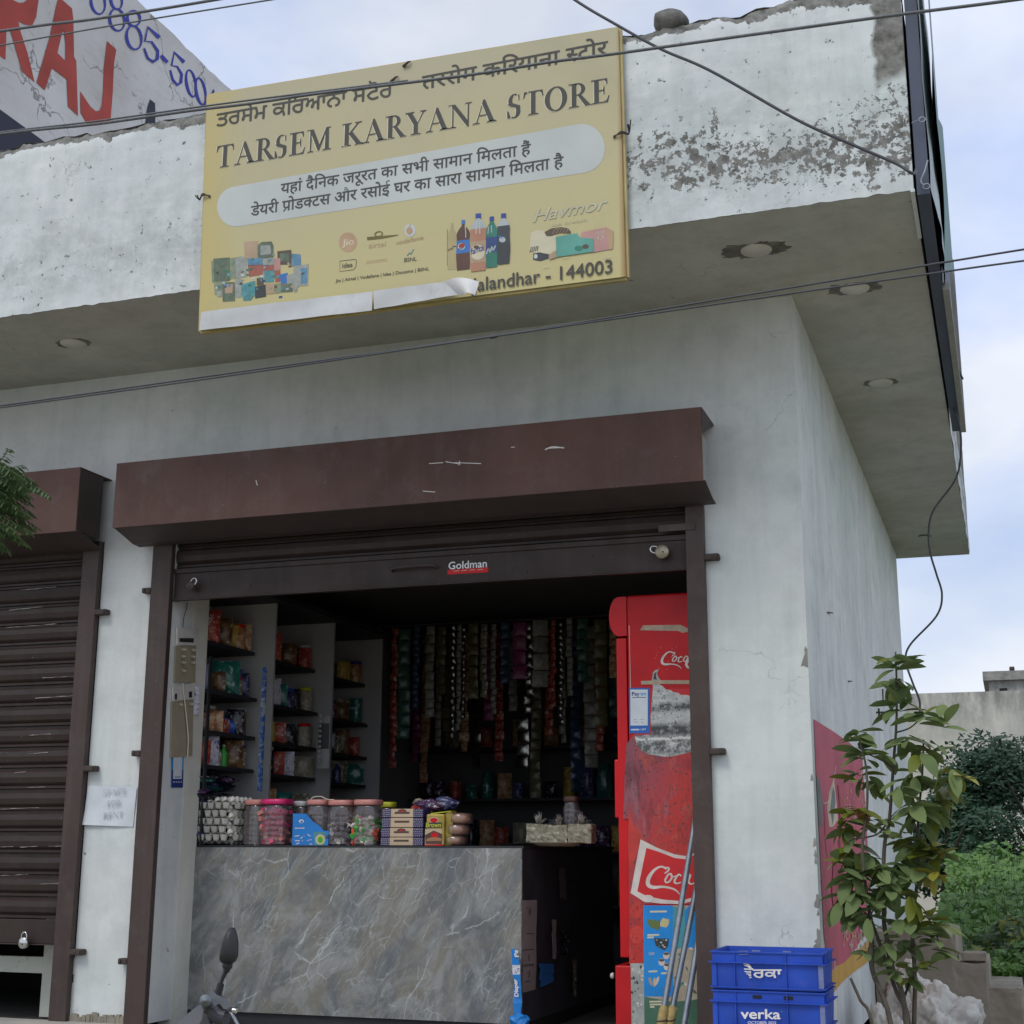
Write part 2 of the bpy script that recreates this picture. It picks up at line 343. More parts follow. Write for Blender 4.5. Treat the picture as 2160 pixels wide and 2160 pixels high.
# ---------------------------------------------------------------- object helpers
WL = {}
def wloc(o): return WL.get(o.name, Vector((0, 0, 0)))
def tag(o, label=None, cat=None, group=None, kind=None):
    if label: o['label'] = label
    if cat: o['category'] = cat
    if group: o['group'] = group
    if kind: o['kind'] = kind
    return o
def thing(name, label, cat, loc=(0, 0, 0), group=None):
    o = bpy.data.objects.new(name, None); COL.objects.link(o); o.location = loc; o.empty_display_size = .1
    WL[o.name] = Vector(loc); return tag(o, label, cat, group)
class MB:
    def __init__(s): s.v = []; s.f = []; s.mi = []; s.ms = []; s.sm = []
    def _m(s, mat):
        if mat is None: mat = 'chip_white'
        if mat not in s.ms: s.ms.append(mat)
        return s.ms.index(mat)
    def add(s, vs, fs, mat, smooth=False):
        b = len(s.v); s.v += [Vector(p) for p in vs]; i = s._m(mat)
        for f in fs: s.f.append([b+k for k in f]); s.mi.append(i); s.sm.append(smooth)
        return s
    def box(s, a, b, mat, bev=0):
        a = Vector(a); b = Vector(b)
        lo = Vector([min(a[i], b[i]) for i in range(3)]); hi = Vector([max(a[i], b[i]) for i in range(3)])
        if bev <= 0:
            vs = [(x, y, z) for x in (lo.x, hi.x) for y in (lo.y, hi.y) for z in (lo.z, hi.z)]
            return s.add(vs, [(0, 1, 3, 2), (4, 6, 7, 5), (0, 4, 5, 1), (2, 3, 7, 6), (0, 2, 6, 4), (1, 5, 7, 3)], mat)
        bm = bmesh.new(); bmesh.ops.create_cube(bm, size=1)
        for v in bm.verts: v.co = Vector([(lo[i]+hi[i])/2 + v.co[i]*(hi[i]-lo[i]) for i in range(3)])
        bmesh.ops.bevel(bm, geom=bm.edges[:], offset=bev, segments=2, affect='EDGES', profile=.5)
        s.frombm(bm, mat); return s
    def frombm(s, bm, mat, smooth=False):
        bm.verts.index_update(); s.add([v.co.copy() for v in bm.verts], [[v.index for v in f.verts] for f in bm.faces], mat, smooth); bm.free(); return s
    def tube(s, pts, r, mat, n=8, caps=True, smooth=True):
        pts = [Vector(p) for p in pts]; k = len(pts); rs = r if isinstance(r, (list, tuple)) else [r]*k
        vs = []; up = None
        for i, p in enumerate(pts):
            d = (pts[min(i+1, k-1)] - pts[max(i-1, 0)]).normalized()
            if up is None: up = d.orthogonal().normalized()
            up = (up - d*up.dot(d)); up = up.normalized() if up.length > 1e-6 else d.orthogonal().normalized()
            q = d.cross(up)
            for j in range(n):
                a = 2*math.pi*j/n; vs.append(p + (up*math.cos(a) + q*math.sin(a))*rs[i])
        fs = [(i*n+j, i*n+(j+1) % n, (i+1)*n+(j+1) % n, (i+1)*n+j) for i in range(k-1) for j in range(n)]
        s.add(vs, fs, mat, smooth)
        if caps: s.add([vs[j] for j in range(n)][::-1], [tuple(range(n))], mat); s.add(vs[-n:], [tuple(range(n))], mat)
        return s
    def lathe(s, c, prof, mat, n=16, p=2.0, sy=1.0, smooth=True):
        """prof = [(r, z)...]; p > 2 gives a rounded square"""
        vs = []
        for r, z in prof:
            for j in range(n):
                a = 2*math.pi*(j+.5)/n; ca, sa = math.cos(a), math.sin(a)
                q = (abs(ca)**p + abs(sa)**p)**(-1/p)
                vs.append(Vector(c) + Vector((r*ca*q, r*sa*q*sy, z)))
        fs = [(i*n+j, i*n+(j+1) % n, (i+1)*n+(j+1) % n, (i+1)*n+j) for i in range(len(prof)-1) for j in range(n)]
        if prof[0][0] > 1e-5: fs.append(tuple(range(n))[::-1])
        if prof[-1][0] > 1e-5: fs.append(tuple(range((len(prof)-1)*n, len(prof)*n)))
        return s.add(vs, fs, mat, smooth)
    def prism(s, pts2, plane, a, b, mat):
        """outline pts2 in the plane ('xz','yz','xy'), extruded from a to b along the third axis"""
        def mk(p, t): return {'xz': (p[0], t, p[1]), 'yz': (t, p[0], p[1]), 'xy': (p[0], p[1], t)}[plane]
        n = len(pts2); va = [mk(p, a) for p in pts2]; vb = [mk(p, b) for p in pts2]
        tri = tessellate_polygon([[Vector(p) for p in va]])
        fs = [tuple(t) for t in tri] + [tuple(n+k for k in t[::-1]) for t in tri] + [(i, (i+1) % n, n+(i+1) % n, n+i) for i in range(n)]
        return s.add(va+vb, fs, mat)
    def quadgrid(s, nu, nv, fn, mat, smooth=True):
        vs = [fn(i/nu, j/nv) for j in range(nv+1) for i in range(nu+1)]
        fs = [(j*(nu+1)+i, j*(nu+1)+i+1, (j+1)*(nu+1)+i+1, (j+1)*(nu+1)+i) for j in range(nv) for i in range(nu)]
        return s.add(vs, fs, mat, smooth)
    def build(s, name, parent=None, origin=None, **kw):
        me = bpy.data.meshes.new(name)
        if parent is not None: off = wloc(parent) if origin is None else Vector(origin)
        elif origin is not None: off = Vector(origin)
        else:
            xs = [v.x for v in s.v]; ys = [v.y for v in s.v]; zs = [v.z for v in s.v]
            off = Vector(((min(xs)+max(xs))/2, (min(ys)+max(ys))/2, min(zs)))
        me.from_pydata([v-off for v in s.v], [], s.f)
        for k in s.ms: me.materials.append(MATS[k])
        me.polygons.foreach_set('material_index', s.mi); me.polygons.foreach_set('use_smooth', s.sm)
        me.update()
        o = bpy.data.objects.new(name, me); COL.objects.link(o)
        if parent is not None:
            o.parent = parent; o.location = off - wloc(parent)
        else: o.location = off
        WL[o.name] = off
        tag(o, **kw); return o
def fixn(o):
    bm = bmesh.new(); bm.from_mesh(o.data); bmesh.ops.recalc_face_normals(bm, faces=bm.faces[:]); bm.to_mesh(o.data); bm.free(); return o
def dup(o, loc, label=None, rz=None, group=None):
    c = o.copy(); COL.objects.link(c); c.location = loc; WL[c.name] = Vector(loc)
    if rz is not None: c.rotation_euler.z = rz
    if label: c['label'] = label
    if group: c['group'] = group
    for ch in list(o.children):
        d = ch.copy(); COL.objects.link(d); d.parent = c
        for g2 in list(ch.children):
            e = g2.copy(); COL.objects.link(e); e.parent = d
    return c
def spl(pts, n=8):
    """Catmull-Rom through points"""
    P = [Vector(p) for p in pts]; out = []
    for i in range(len(P)-1):
        a, b, c, d = P[max(i-1, 0)], P[i], P[i+1], P[min(i+2, len(P)-1)]
        for k in range(n):
            t = k/n; out.append(.5*((2*b) + (c-a)*t + (2*a-5*b+4*c-d)*t*t + (3*b-a-3*c+d)*t**3))
    return out + [P[-1]]

# ---------------------------------------------------------------- lettering
_tc = {}
def tmesh(s, bold=0.0, res=3, shear=0):
    k = (s, bold, res, shear)
    if k in _tc: return _tc[k]
    cu = bpy.data.curves.new('t', 'FONT'); cu.body = s; cu.size = 1; cu.offset = bold; cu.resolution_u = res; cu.shear = shear
    ob = bpy.data.objects.new('t', cu); COL.objects.link(ob)
    dg = bpy.context.evaluated_depsgraph_get(); me = ob.evaluated_get(dg).to_mesh()
    vs = [v.co.copy() for v in me.vertices]; fs = [tuple(p.vertices) for p in me.polygons]
    ob.evaluated_get(dg).to_mesh_clear(); bpy.data.objects.remove(ob); bpy.data.curves.remove(cu)
    par = list(range(len(vs)))                      # each separate piece of a glyph a hair in front of the last
    def find(i):
        while par[i] != i: par[i] = par[par[i]]; i = par[i]
        return i
    for f in fs:
        for q in f[1:]: par[find(q)] = find(f[0])
    ids = {}
    for i, v in enumerate(vs):
        r = find(i); ids.setdefault(r, len(ids)); v.z = (ids[r] % 4)*.00012
    _tc[k] = (vs, fs); return _tc[k]
def xmax(s): return max(v.x for v in tmesh(s)[0])
def adv(s): return xmax(s+'न') - xmax('न')
def compose(segs, bold=0):
    """segs: (string, fraction of its advance to keep, join) -> joined glyph mesh; a cut segment is a half form"""
    V, F, x = [], [], 0.0
    for s, cut in segs:
        vs, fs = tmesh(s, bold); a = adv(s)
        if cut:
            bm = bmesh.new(); bv = [bm.verts.new(v) for v in vs]
            for f in fs:
                try: bm.faces.new([bv[i] for i in f])
                except ValueError: pass
            bmesh.ops.bisect_plane(bm, geom=bm.verts[:]+bm.edges[:]+bm.faces[:], plane_co=(a*cut, 0, 0), plane_no=(1, 0, 0), clear_outer=True)
            bm.verts.index_update(); vs = [v.co.copy() for v in bm.verts]; fs = [[v.index for v in f.verts] for f in bm.faces]; bm.free(); a *= cut
        b = len(V); V += [v + Vector((x, 0, 0)) for v in vs]; F += [[b+i for i in f] for f in fs]; x += a
    return V, F
def lay(mb, vf, A, B, h, refh, mat, n, off=.0008, up=Vector((0, 0, 1))):
    """set a flat glyph mesh on the plane through A, B; n = plane normal towards the viewer"""
    vs, fs = vf; A = Vector(A); B = Vector(B); d = B-A; n = Vector(n)
    x0 = min(v.x for v in vs); x1 = max(v.x for v in vs)
    mb.add([A + d*((v.x-x0)/(x1-x0)) + up*(v.y*h/refh) + n*(off+v.z) for v in vs], fs, mat)
def refh(ch, bold=0): return max(v.y for v in tmesh(ch, bold)[0])
def thick(vf, d):
    vs, fs = vf; V, F = [], []
    for k, (ox, oy) in enumerate(((0, 0), (d, 0), (-d, 0), (0, d), (0, -d))):
        b = len(V); V += [v+Vector((ox, oy, k*.0005*.1)) for v in vs]; F += [[b+i for i in f] for f in fs]
    return V, F
# serif capitals drawn by hand, cap height 1
def _sh(*ps): return [list(map(tuple, p)) for p in ps]
def arc(cx, cy, rx, ry, a0, a1, n=14): return [(cx+rx*math.cos(R(a0+(a1-a0)*i/n)), cy+ry*math.sin(R(a0+(a1-a0)*i/n))) for i in range(n+1)]
def ring(cx, cy, rx, ry, wx, wy, a0, a1, n=18):
    return arc(cx, cy, rx, ry, a0, a1, n) + arc(cx, cy, rx-wx, ry-wy, a1, a0, n)
def stem(x, w, x0, x1): # thick stem with slab serifs top and bottom
    return [[(x, .03), (x+w, .03), (x+w, .97), (x, .97)], [(x0, 0), (x1, 0), (x1, .035), (x+w, .07), (x, .07), (x0, .035)], [(x0, 1), (x0, .965), (x, .93), (x+w, .93), (x1, .965), (x1, 1)]]
GL = {
 'T': (.78, stem(.29, .17, .18, .57) + [[(.02, 1), (.73, 1), (.76, .74), (.72, .74), (.68, .88), (.60, .945), (.15, .945), (.07, .88), (.03, .74), (-.01, .74)]]),
 'A': (.86, [[(.38, 1), (.46, 1), (.82, .04), (.63, .04), (.345, .83)], [(.41, .97), (.36, .87), (.11, .04), (.16, .04)], [(.2, .31), (.62, .31), (.60, .365), (.22, .365)], [(-.02, 0), (.26, 0), (.26, .035), (.16, .07), (.10, .07), (-.02, .035)], [(.53, 0), (.91, 0), (.91, .035), (.82, .08), (.63, .08), (.53, .035)]]),
 'R': (.80, stem(.12, .17, 0, .39) + [ring(.33, .735, .29, .265, .15, .06, -95, 95), [(.2, 1), (.35, 1), (.35, .945), (.2, .945)], [(.2, .47), (.33, .47), (.33, .52), (.2, .52)], [(.33, .50), (.47, .50), (.80, .05), (.87, .035), (.87, 0), (.62, 0)]]),
 'S': (.60, [ring(.29, .73, .23, .285, .15, .055, 60, 235, 16), ring(.27, .27, .25, .285, .16, .055, -120, 60, 16), [(.02, .60), (.14, .49), (.40, .40), (.52, .38), (.50, .50), (.38, .55), (.18, .66)], [(.42, .93), (.475, .97), (.485, .72), (.455, .72)], [(.02, .02), (.12, 0), (.14, .08), (.06, .32), (.01, .32)]]),
 'E': (.72, stem(.12, .17, 0, .30) + [[(.2, 1), (.60, 1), (.61, .76), (.575, .76), (.53, .90), (.46, .945), (.2, .945)], [(.2, 0), (.62, 0), (.68, .28), (.645, .28), (.57, .10), (.48, .055), (.2, .055)], [(.25, .49), (.44, .49), (.47, .36), (.50, .36), (.50, .69), (.47, .69), (.44, .55), (.25, .55)]]),
 'M': (1.02, [[(.13, .03), (.18, .03), (.20, .95), (.13, .97)], [(.76, .03), (.93, .03), (.91, .97), (.78, .97)], [(.06, 1), (.27, 1), (.53, .30), (.47, .03), (.14, .90)], [(.47, .03), (.53, .03), (.85, .93), (.79, .97), (.50, .22)], [(.0, 1), (.2, 1), (.2, .96), (.0, .965)], [(.8, 1), (1.0, 1), (1.0, .965), (.8, .95)], [(.03, 0), (.28, 0), (.28, .035), (.18, .07), (.13, .07), (.03, .035)], [(.66, 0), (1.02, 0), (1.02, .035), (.93, .07), (.76, .07), (.66, .035)]]),
 'K': (.86, stem(.12, .17, 0, .39) + [[(.25, .50), (.62, .95), (.70, .95), (.31, .46)], [(.27, .55), (.42, .63), (.80, .07), (.60, .05)], [(.52, 1), (.82, 1), (.82, .965), (.72, .93), (.58, .93), (.52, .965)], [(.55, 0), (.93, 0), (.93, .035), (.82, .09), (.62, .08), (.55, .035)]]),
 'Y': (.80, [[(.32, .03), (.49, .03), (.49, .48), (.32, .44)], [(.20, 0), (.61, 0), (.61, .035), (.49, .07), (.32, .07), (.20, .035)], [(.05, .95), (.25, .95), (.49, .50), (.40, .36), (.33, .42)], [(.44, .42), (.49, .46), (.73, .95), (.67, .95)], [(-.03, 1), (.34, 1), (.34, .965), (.25, .92), (.05, .92), (-.03, .965)], [(.56, 1), (.82, 1), (.82, .965), (.74, .92), (.66, .92), (.56, .965)]]),
 'N': (.92, [[(.13, .03), (.18, .03), (.18, .9), (.13, .97)], [(.73, .0), (.785, -.02), (.785, .97), (.73, .97)], [(.06, 1), (.24, 1), (.785, .18), (.785, -.02), (.72, -.02), (.14, .88)], [(.62, 1), (.90, 1), (.90, .965), (.785, .93), (.73, .93), (.62, .965)], [(.02, 0), (.29, 0), (.29, .035), (.18, .07), (.13, .07), (.02, .035)], [(-.02, 1), (.2, 1), (.2, .96), (-.02, .965)]]),
 'O': (.86, [arc(.42, .5, .42, .52, 0, 360, 36)[:-1] + [(.84, .5)] + arc(.42, .5, .235, .46, 360, 0, 36)]),
 'P': (.68, stem(.12, .17, 0, .39) + [ring(.31, .72, .29, .28, .15, .06, -100, 95), [(.2, 1), (.33, 1), (.33, .945), (.2, .945)], [(.2, .44), (.32, .44), (.32, .49), (.2, .49)]]),
 'F': (.66, stem(.12, .17, 0, .39) + [[(.2, 1), (.60, 1), (.61, .76), (.575, .76), (.53, .90), (.46, .945), (.2, .945)], [(.25, .49), (.44, .49), (.47, .36), (.50, .36), (.50, .69), (.47, .69), (.44, .55), (.25, .55)]]),
 'C': (.80, [ring(.44, .5, .42, .52, .19, .07, 45, 315, 24), [(.66, .98), (.74, 1), (.75, .68), (.71, .68)]]),
 'G': (.86, [ring(.44, .5, .42, .52, .19, .07, 50, 330, 24), [(.62, .06), (.80, .1), (.80, .42), (.62, .42)], [(.52, .40), (.88, .40), (.88, .45), (.52, .45)], [(.66, .98), (.74, 1), (.75, .68), (.71, .68)]]),
 ' ': (.38, []),
}
def serif(s):
    V, F, x = [], [], 0.0; j = 0
    for ch in s:
        w, polys = GL[ch]
        for p in polys:
            tri = tessellate_polygon([[Vector((a, b, 0)) for a, b in p]])
            b = len(V); V += [Vector((x+a, c, (j % 4)*.00012)) for a, c in p]; F += [[b+i for i in t] for t in tri]; j += 1
        x += w + .03
    return V, F
class Decal:
    """flat print on the plane ax = val; outlines are taken from where the photograph shows them on that very plane.
    every layer sits .35 mm in front of the one before"""
    def __init__(s, ax, val, sign, step=.00035, base=.001):
        s.ax, s.val, s.sg, s.step, s.k, s.mb, s.base, s.used = ax, val, sign, step, 0, MB(), base, []
        s.n = Vector([sign if 'xyz'.index(ax) == i else 0 for i in range(3)])
    def layer(s, x0, y0, x1, y1):
        l = 0
        for a in s.used:
            if a[0] < x1 and a[2] > x0 and a[1] < y1 and a[3] > y0 and a[4] > l: l = a[4]
        s.k = l+1; s.used.append((x0, y0, x1, y1, l+1))
    def p(s, q, lift=0): return at(q[0], q[1], s.ax, s.val) + s.n*(s.base + s.step*s.k + lift)
    def poly(s, pts, mat, holes=()):
        s.layer(min(q[0] for q in pts), min(q[1] for q in pts), max(q[0] for q in pts), max(q[1] for q in pts)); loops = [[s.p(q) for q in pts]] + [[s.p(q) for q in h] for h in holes]
        tri = tessellate_polygon(loops); s.mb.add([v for l in loops for v in l], [tuple(t) for t in tri], mat); return s
    def rib(s, pts, w, mat, closed=False, smooth=True):
        w_ = max(w) if isinstance(w, (list, tuple)) else w; s.layer(min(q[0] for q in pts)-w_, min(q[1] for q in pts)-w_, max(q[0] for q in pts)+w_, max(q[1] for q in pts)+w_)
        P = [Vector((*p, 0)) for p in pts]
        ws = w if isinstance(w, (list, tuple)) else [w]*len(P)
        if closed: P = P + [P[0]]; ws = list(ws) + [ws[0]]
        if smooth and len(P) > 2:
            PP = spl(P, 5); WW = []
            for i in range(len(P)-1): WW += [ws[i]+(ws[i+1]-ws[i])*k/5 for k in range(5)]
            P, ws = PP, WW+[ws[-1]]
        V = []
        for i, q in enumerate(P):
            d = P[min(i+1, len(P)-1)]-P[max(i-1, 0)]
            if closed and i in (0, len(P)-1): d = P[1]-P[-2]
            d.normalize(); o = Vector((-d.y, d.x, 0))*ws[i]/2
            V += [s.p((q+o)), s.p((q-o))]
        s.mb.add(V, [(2*i, 2*i+1, 2*i+3, 2*i+2) for i in range(len(P)-1)], mat); return s
    def ell(s, c, rx, ry, mat, n=20, rot=0):
        cr, sr = math.cos(R(rot)), math.sin(R(rot))
        return s.poly([(c[0]+rx*math.cos(2*math.pi*i/n)*cr-ry*math.sin(2*math.pi*i/n)*sr, c[1]+rx*math.cos(2*math.pi*i/n)*sr+ry*math.sin(2*math.pi*i/n)*cr) for i in range(n)], mat)
    def oval(s, c, rx, ry, w, mat, rot=0, n=12):
        cr, sr = math.cos(R(rot)), math.sin(R(rot))
        return s.rib([(c[0]+rx*math.cos(2*math.pi*i/n)*cr-ry*math.sin(2*math.pi*i/n)*sr, c[1]+rx*math.cos(2*math.pi*i/n)*sr+ry*math.sin(2*math.pi*i/n)*cr) for i in range(n)], w, mat, closed=True)
    def text(s, vf, a, b, hpx, rh, mat, up=None):
        s.layer(min(a[0], b[0]), min(a[1], b[1])-hpx*1.4, max(a[0], b[0]), max(a[1], b[1])+hpx*.4); A = at(a[0], a[1], s.ax, s.val); B = at(b[0], b[1], s.ax, s.val)
        T = at(a[0], a[1]-hpx, s.ax, s.val); h = (T-A).length
        if up is None: up = Vector((0, 0, 1))
        lay(s.mb, vf, A, B, h, rh, mat, s.n, s.base + s.step*s.k, up); return s
    def txt(s, t, a, b, hpx, mat, bold=.0, ref='E', shear=0, up=None): return s.text(thick(tmesh(t, 0, 3, shear), bold*.5) if bold >= .02 else tmesh(t, bold, 3, shear), a, b, hpx, refh(ref), mat, up)
    def build(s, name, parent, **k): return s.mb.build(name, parent, **k)
def cr(pts, ox, oy, sc): return [(ox+x/sc, oy+y/sc) for x, y in pts]

# ================================================================ GROUND AND SETTING
ZS, ZT, PF, Q = 3.983, 5.0, -1.047, .679        # soffit, parapet top, parapet front, parapet side
gm = MB()
def gz(x, y):
    z = 0.0
    if y > 8: z += -.1
    return z + .05*mnoise.noise(Vector((x*.3, y*.3, 0)))
N = 60
def gp(a, b):
    x = -140 + 280*a; y = -60 + 260*b
    return Vector((x, y, -.02 if abs(x) > 20 else gz(x, y) if not (-8 < x < .8 and -4 < y < 8) else 0))
gm.quadgrid(N, N, gp, 'ground_dirt'); tag(gm.build('ground', origin=(0, 0, 0)), kind='structure')
ap = MB(); ap.box((-7, -1.6, -.02), (.02, -.001, .255), 'pale_cement'); tag(ap.build('pavement'), kind='structure')
il = MB(); il.box((-7, 0, 0), (0, 7.0, .22), 'floor_tile'); tag(il.build('floor'), kind='structure')

# ================================================================ SHOP BUILDING
B = thing('shop_building', 'single-storey whitewashed corner shop with deep projecting canopy and flaking parapet', 'building', (-3.5, 0, 0))
b = MB()
b.box((-7, 0, 2.95), (-.0, .23, ZS), 'pillar_paint'); b.build('front_wall', B)
b = MB(); b.box((-.55, 0, .2), (0, .23, 2.95), 'pillar_paint'); b.build('pillar', B)
b = MB(); b.box((-4.09, 0, .26), (-3.602, .23, 2.95), 'pillar_paint')
b.box((-3.68, .2305, .2), (-3.60, .40, 2.95), 'reveal_paint'); b.build('pillar', B)
b = MB(); b.box((-7, 0, .2), (-6.5, .23, 2.95), 'pillar_paint'); b.build('pillar', B)
# side wall: a sheet with a slightly uneven, hand-plastered front edge
b = MB(); b.box((-.2, .2305, .1), (0, 7.0, ZS), 'side_paint')
b.build('side_wall', B)
b = MB(); b.box((-7, 6.8, .1), (-.2, 7.0, ZS), 'wall_paint'); b.build('back_wall', B)
b = MB(); b.box((-7.0, .2305, .2), (-6.9, 6.8, ZS), 'wall_paint'); b.build('end_wall', B)
# canopy and roof slab
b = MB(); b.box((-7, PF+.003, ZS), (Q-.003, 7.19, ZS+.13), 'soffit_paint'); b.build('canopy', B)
# broken plaster at the pillar foot
b = MB()
for i in range(26):
    x = -4.08 + .36*i/25; h = .015+.03*random.random()
    b.box((x-.012, -.012-.01*random.random(), .255), (x+.012, .0, .262+h), 'stair_cement')
b.build('plaster_skirt', B)
# parapets: front and side, with a crumbling top
def rough_top(u, seed): return ZT + .035*mnoise.noise(Vector((u*2.2, seed, 0))) + .02*mnoise.noise(Vector((u*9, seed, 3))) + .012*mnoise.noise(Vector((u*31, seed, 5)))
b = MB(); nx, nz = 420, 24
def pfr(a, c):
    x = -7 + (Q+7)*a; top = rough_top(x, 1); z = ZS + (top-ZS)*c
    d = .004*mnoise.noise(Vector((x*4, 0, z*4))) + .003*mnoise.noise(Vector((x*15, 2, z*15)))
    if c > .965: d -= (c-.965)*.55 + .015*mnoise.noise(Vector((x*12, 7, z*20)))
    if c < .02: z += .006*mnoise.noise(Vector((x*20, 9, 0)))
    return Vector((x if a < 1 else Q, PF - .004 - d, z))
b.quadgrid(nx, nz, pfr, 'parapet_paint')
def ptop(a, c):
    x = -7 + (Q+7)*a; y = PF + .0 + .12*c + .01*(1-c)
    return Vector((x, y, rough_top(x, 1) + .02*mnoise.noise(Vector((x*10, y*20, 4)))))
b.quadgrid(200, 3, ptop, 'rough_concrete')
b.box((-7, PF+.03, ZS+.131), (Q-.01, PF+.125, ZT-.05), 'parapet_paint')
b.build('front_parapet', B)
b = MB()
def psd(a, c):
    y = PF-.004 + (7.19-PF)*a; top = rough_top(y, 8) if a > 0 else rough_top(Q, 1)
    z = ZS + (top-ZS)*c
    return Vector((Q + .006*mnoise.noise(Vector((3, y*3, z*4))), y, z))
b.quadgrid(160, 10, psd, 'parapet_paint')
b.box((Q-.12, PF+.127, ZS+.131), (Q-.012, 7.18, ZT-.05), 'parapet_paint'); b.build('side_parapet', B)
b = MB()                                                   # thin drip line left at the canopy corner
b.box((Q-.014, PF-.012, ZS-.012), (Q+.004, PF+.5, ZS+.002), 'parapet_paint'); b.build('drip_edge', B)
# recessed ceiling discs with broken plaster round them
for (x, y, k) in ((-.078, -.634, 1), (.32, .004, .7), (.315, 1.591, .35), (-3.984, -.579, .35)):
    b = MB(); b.lathe((x, y, ZS-.006), [(.073, 0), (.075, .004), (.075, .0055)], 'soffit_disc' if 0 else 'switch_white', 28)
    b.build('light_cover', B)
    b = MB(); P = []; n = 90
    for i in range(n):
        a = 2*math.pi*i/n
        ca, sa = math.cos(a), math.sin(a); r = .077 + k*(.075*abs(ca)**1.5*(1+.5*mnoise.noise(Vector((ca+x*5, sa, 1)))) + .03*max(0, mnoise.noise(Vector((ca*2.3+x, sa*2.3, 2)))+.3) + .030*mnoise.noise(Vector((ca*5, sa*5, x))) + .022*mnoise.noise(Vector((ca*13, sa*13, x))) + .012*mnoise.noise(Vector((ca*31, sa*31, x))))
        P.append((x+r*math.cos(a), y+r*math.sin(a)*.8))
    b.prism(P, 'xy', ZS-.0022, ZS+.0005, 'rough_concrete'); b.build('broken_plaster', B)
# interior shell
b = MB()
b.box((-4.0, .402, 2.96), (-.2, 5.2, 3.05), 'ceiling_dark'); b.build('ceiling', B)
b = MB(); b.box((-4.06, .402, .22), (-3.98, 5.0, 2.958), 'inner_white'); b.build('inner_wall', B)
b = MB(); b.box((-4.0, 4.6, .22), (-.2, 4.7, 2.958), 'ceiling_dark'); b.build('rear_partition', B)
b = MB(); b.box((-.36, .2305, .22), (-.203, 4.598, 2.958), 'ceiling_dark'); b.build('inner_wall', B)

# stone lump lying on the parapet
bm = bmesh.new(); bmesh.ops.create_icosphere(bm, subdivisions=3, radius=.082)
for v in bm.verts: v.co = v.co*(1+.28*mnoise.noise(v.co*14)); v.co.z *= .75; v.co.x *= 1.05
mb = MB(); mb.frombm(bm, 'rough_concrete', True)
p = at(1415, 32, 'y', PF+.03); mb.v = [v+Vector((p.x, PF+.05, ZT+.05)) for v in mb.v]
tag(mb.build('mortar_lump'), 'rounded lump of dried mortar sitting on the broken parapet top', 'rubble')

# ================================================================ ROLLING SHUTTERS
def hood(T, x0, x1, mat_lab):
    y, zt, zb = -.314, 3.322, 2.948
    b = MB(); b.box((x0, y, zb), (x1, y+.004, zt), 'hood_brown')
    b.box((x0, y+.0045, zb), (x1, y+.03, zb+.004), 'hood_dark')
    b.build('hood_front', T)
    b = MB(); b.box((x0, y+.0005, zt+.0005), (x1+.002, -.002, zt+.005), 'hood_brown'); b.build('hood_top', T)
    b = MB(); b.prism([(y+.006, zb-.002), (-.12, zb-.055), (-.05, zb-.06), (-.05, zb-.052), (-.12, zb-.046), (y+.006, zb+.004)], 'yz', x0+.01, x1+.01, 'hood_dark'); b.build('hood_lip', T)
    b = MB(); b.lathe((0, 0, 0), [(.001, 0), (.12, 0), (.12, x1-x0-.1), (.001, x1-x0-.1)], 'guide_brown', 24)
    b.v = [Vector((x0+.05+v.z, -.155+v.x, 3.15+v.y)) for v in b.v]; b.build('shutter_roll', T)
    return y
def slat_mesh(w, h):
    b = MB(); P = [(0, 0), (-.006, .003), (-.006, h*.12), (.004, h*.17), (-.012, h*.30), (-.018, h*.55), (-.012, h*.80), (.004, h*.90), (.004, h-.001), (.010, h-.001), (.010, 0)]
    b.prism([(p[0], p[1]) for p in P], 'yz', 0, w, 'shutter_brown'); return b
def guide(T, x0, x1, z0, z1):
    b = MB(); b.box((x0, -.045, z0), (x1, -.0015, z1), 'guide_brown', .004)
    b.build('guide', T)
def lug(T, x, z, s, w=.075):
    b = MB(); b.box((x, -.052, z-.016), (x+s*w, -.044 if 0 else -.003, z+.016), 'bolt_rust', .006)
    b.box((x+s*(w-.022), -.060, z-.009), (x+s*(w-.008), -.052, z+.009), 'bolt_rust'); b.build('wall_lug', T)
S1 = thing('rolling_shutter', 'brown rolling shutter half open above the shop counter, its hood scratched white', 'shutter', (-2.1, 0, .255))
hood(S1, -3.823, -.43, 0)
b = MB(); b.box((-.4295, -.31, 2.95), (-.4275, -.225, 3.18), 'frame_grey'); b.build('end_plate', S1)
b = MB(); b.prism([(-.31, 3.318), (-.002, 3.318), (-.31, 3.19)], 'yz', -.4295, -.4265, 'hood_dark'); b.build('end_plate', S1)
b = MB(); b.box((-3.82, -.31, 2.95), (-3.822, -.005, 3.32), 'hood_dark'); b.build('end_plate', S1)
guide(S1, -3.725, -3.597, .256, 2.946); guide(S1, -.582, -.488, .256, 2.93)
b = MB(); b.box((-.72, -.0515, 2.765), (-.53, -.046, 2.80), 'guide_brown'); b.build('guide_clip', S1)
WS = .122
for k in range(3):
    b = slat_mesh(3.005, WS); z = 2.757+.004 + k*WS
    b.v = [v+Vector((-3.594, .02, z)) for v in b.v]; b.build('slat', S1)
b = MB(); b.box((-3.594, -.002, 2.572), (-.586, .016, 2.755), 'shutter_brown', .004)
b.box((-3.594, -.012, 2.725), (-.586, -.0025, 2.753), 'shutter_brown', .002); b.box((-3.594, -.02, 2.566), (-.586, .02, 2.571), 'shutter_brown'); b.build('bottom_bar', S1)
p0 = at(828, 1205, 'y', -.002); p1 = at(922, 1198, 'y', -.002)
b = MB(); b.tube(spl([p0, p0+Vector((.03, -.028, .012)), p1+Vector((-.03, -.028, .012)), p1], 5), .008, 'hood_dark', 8)
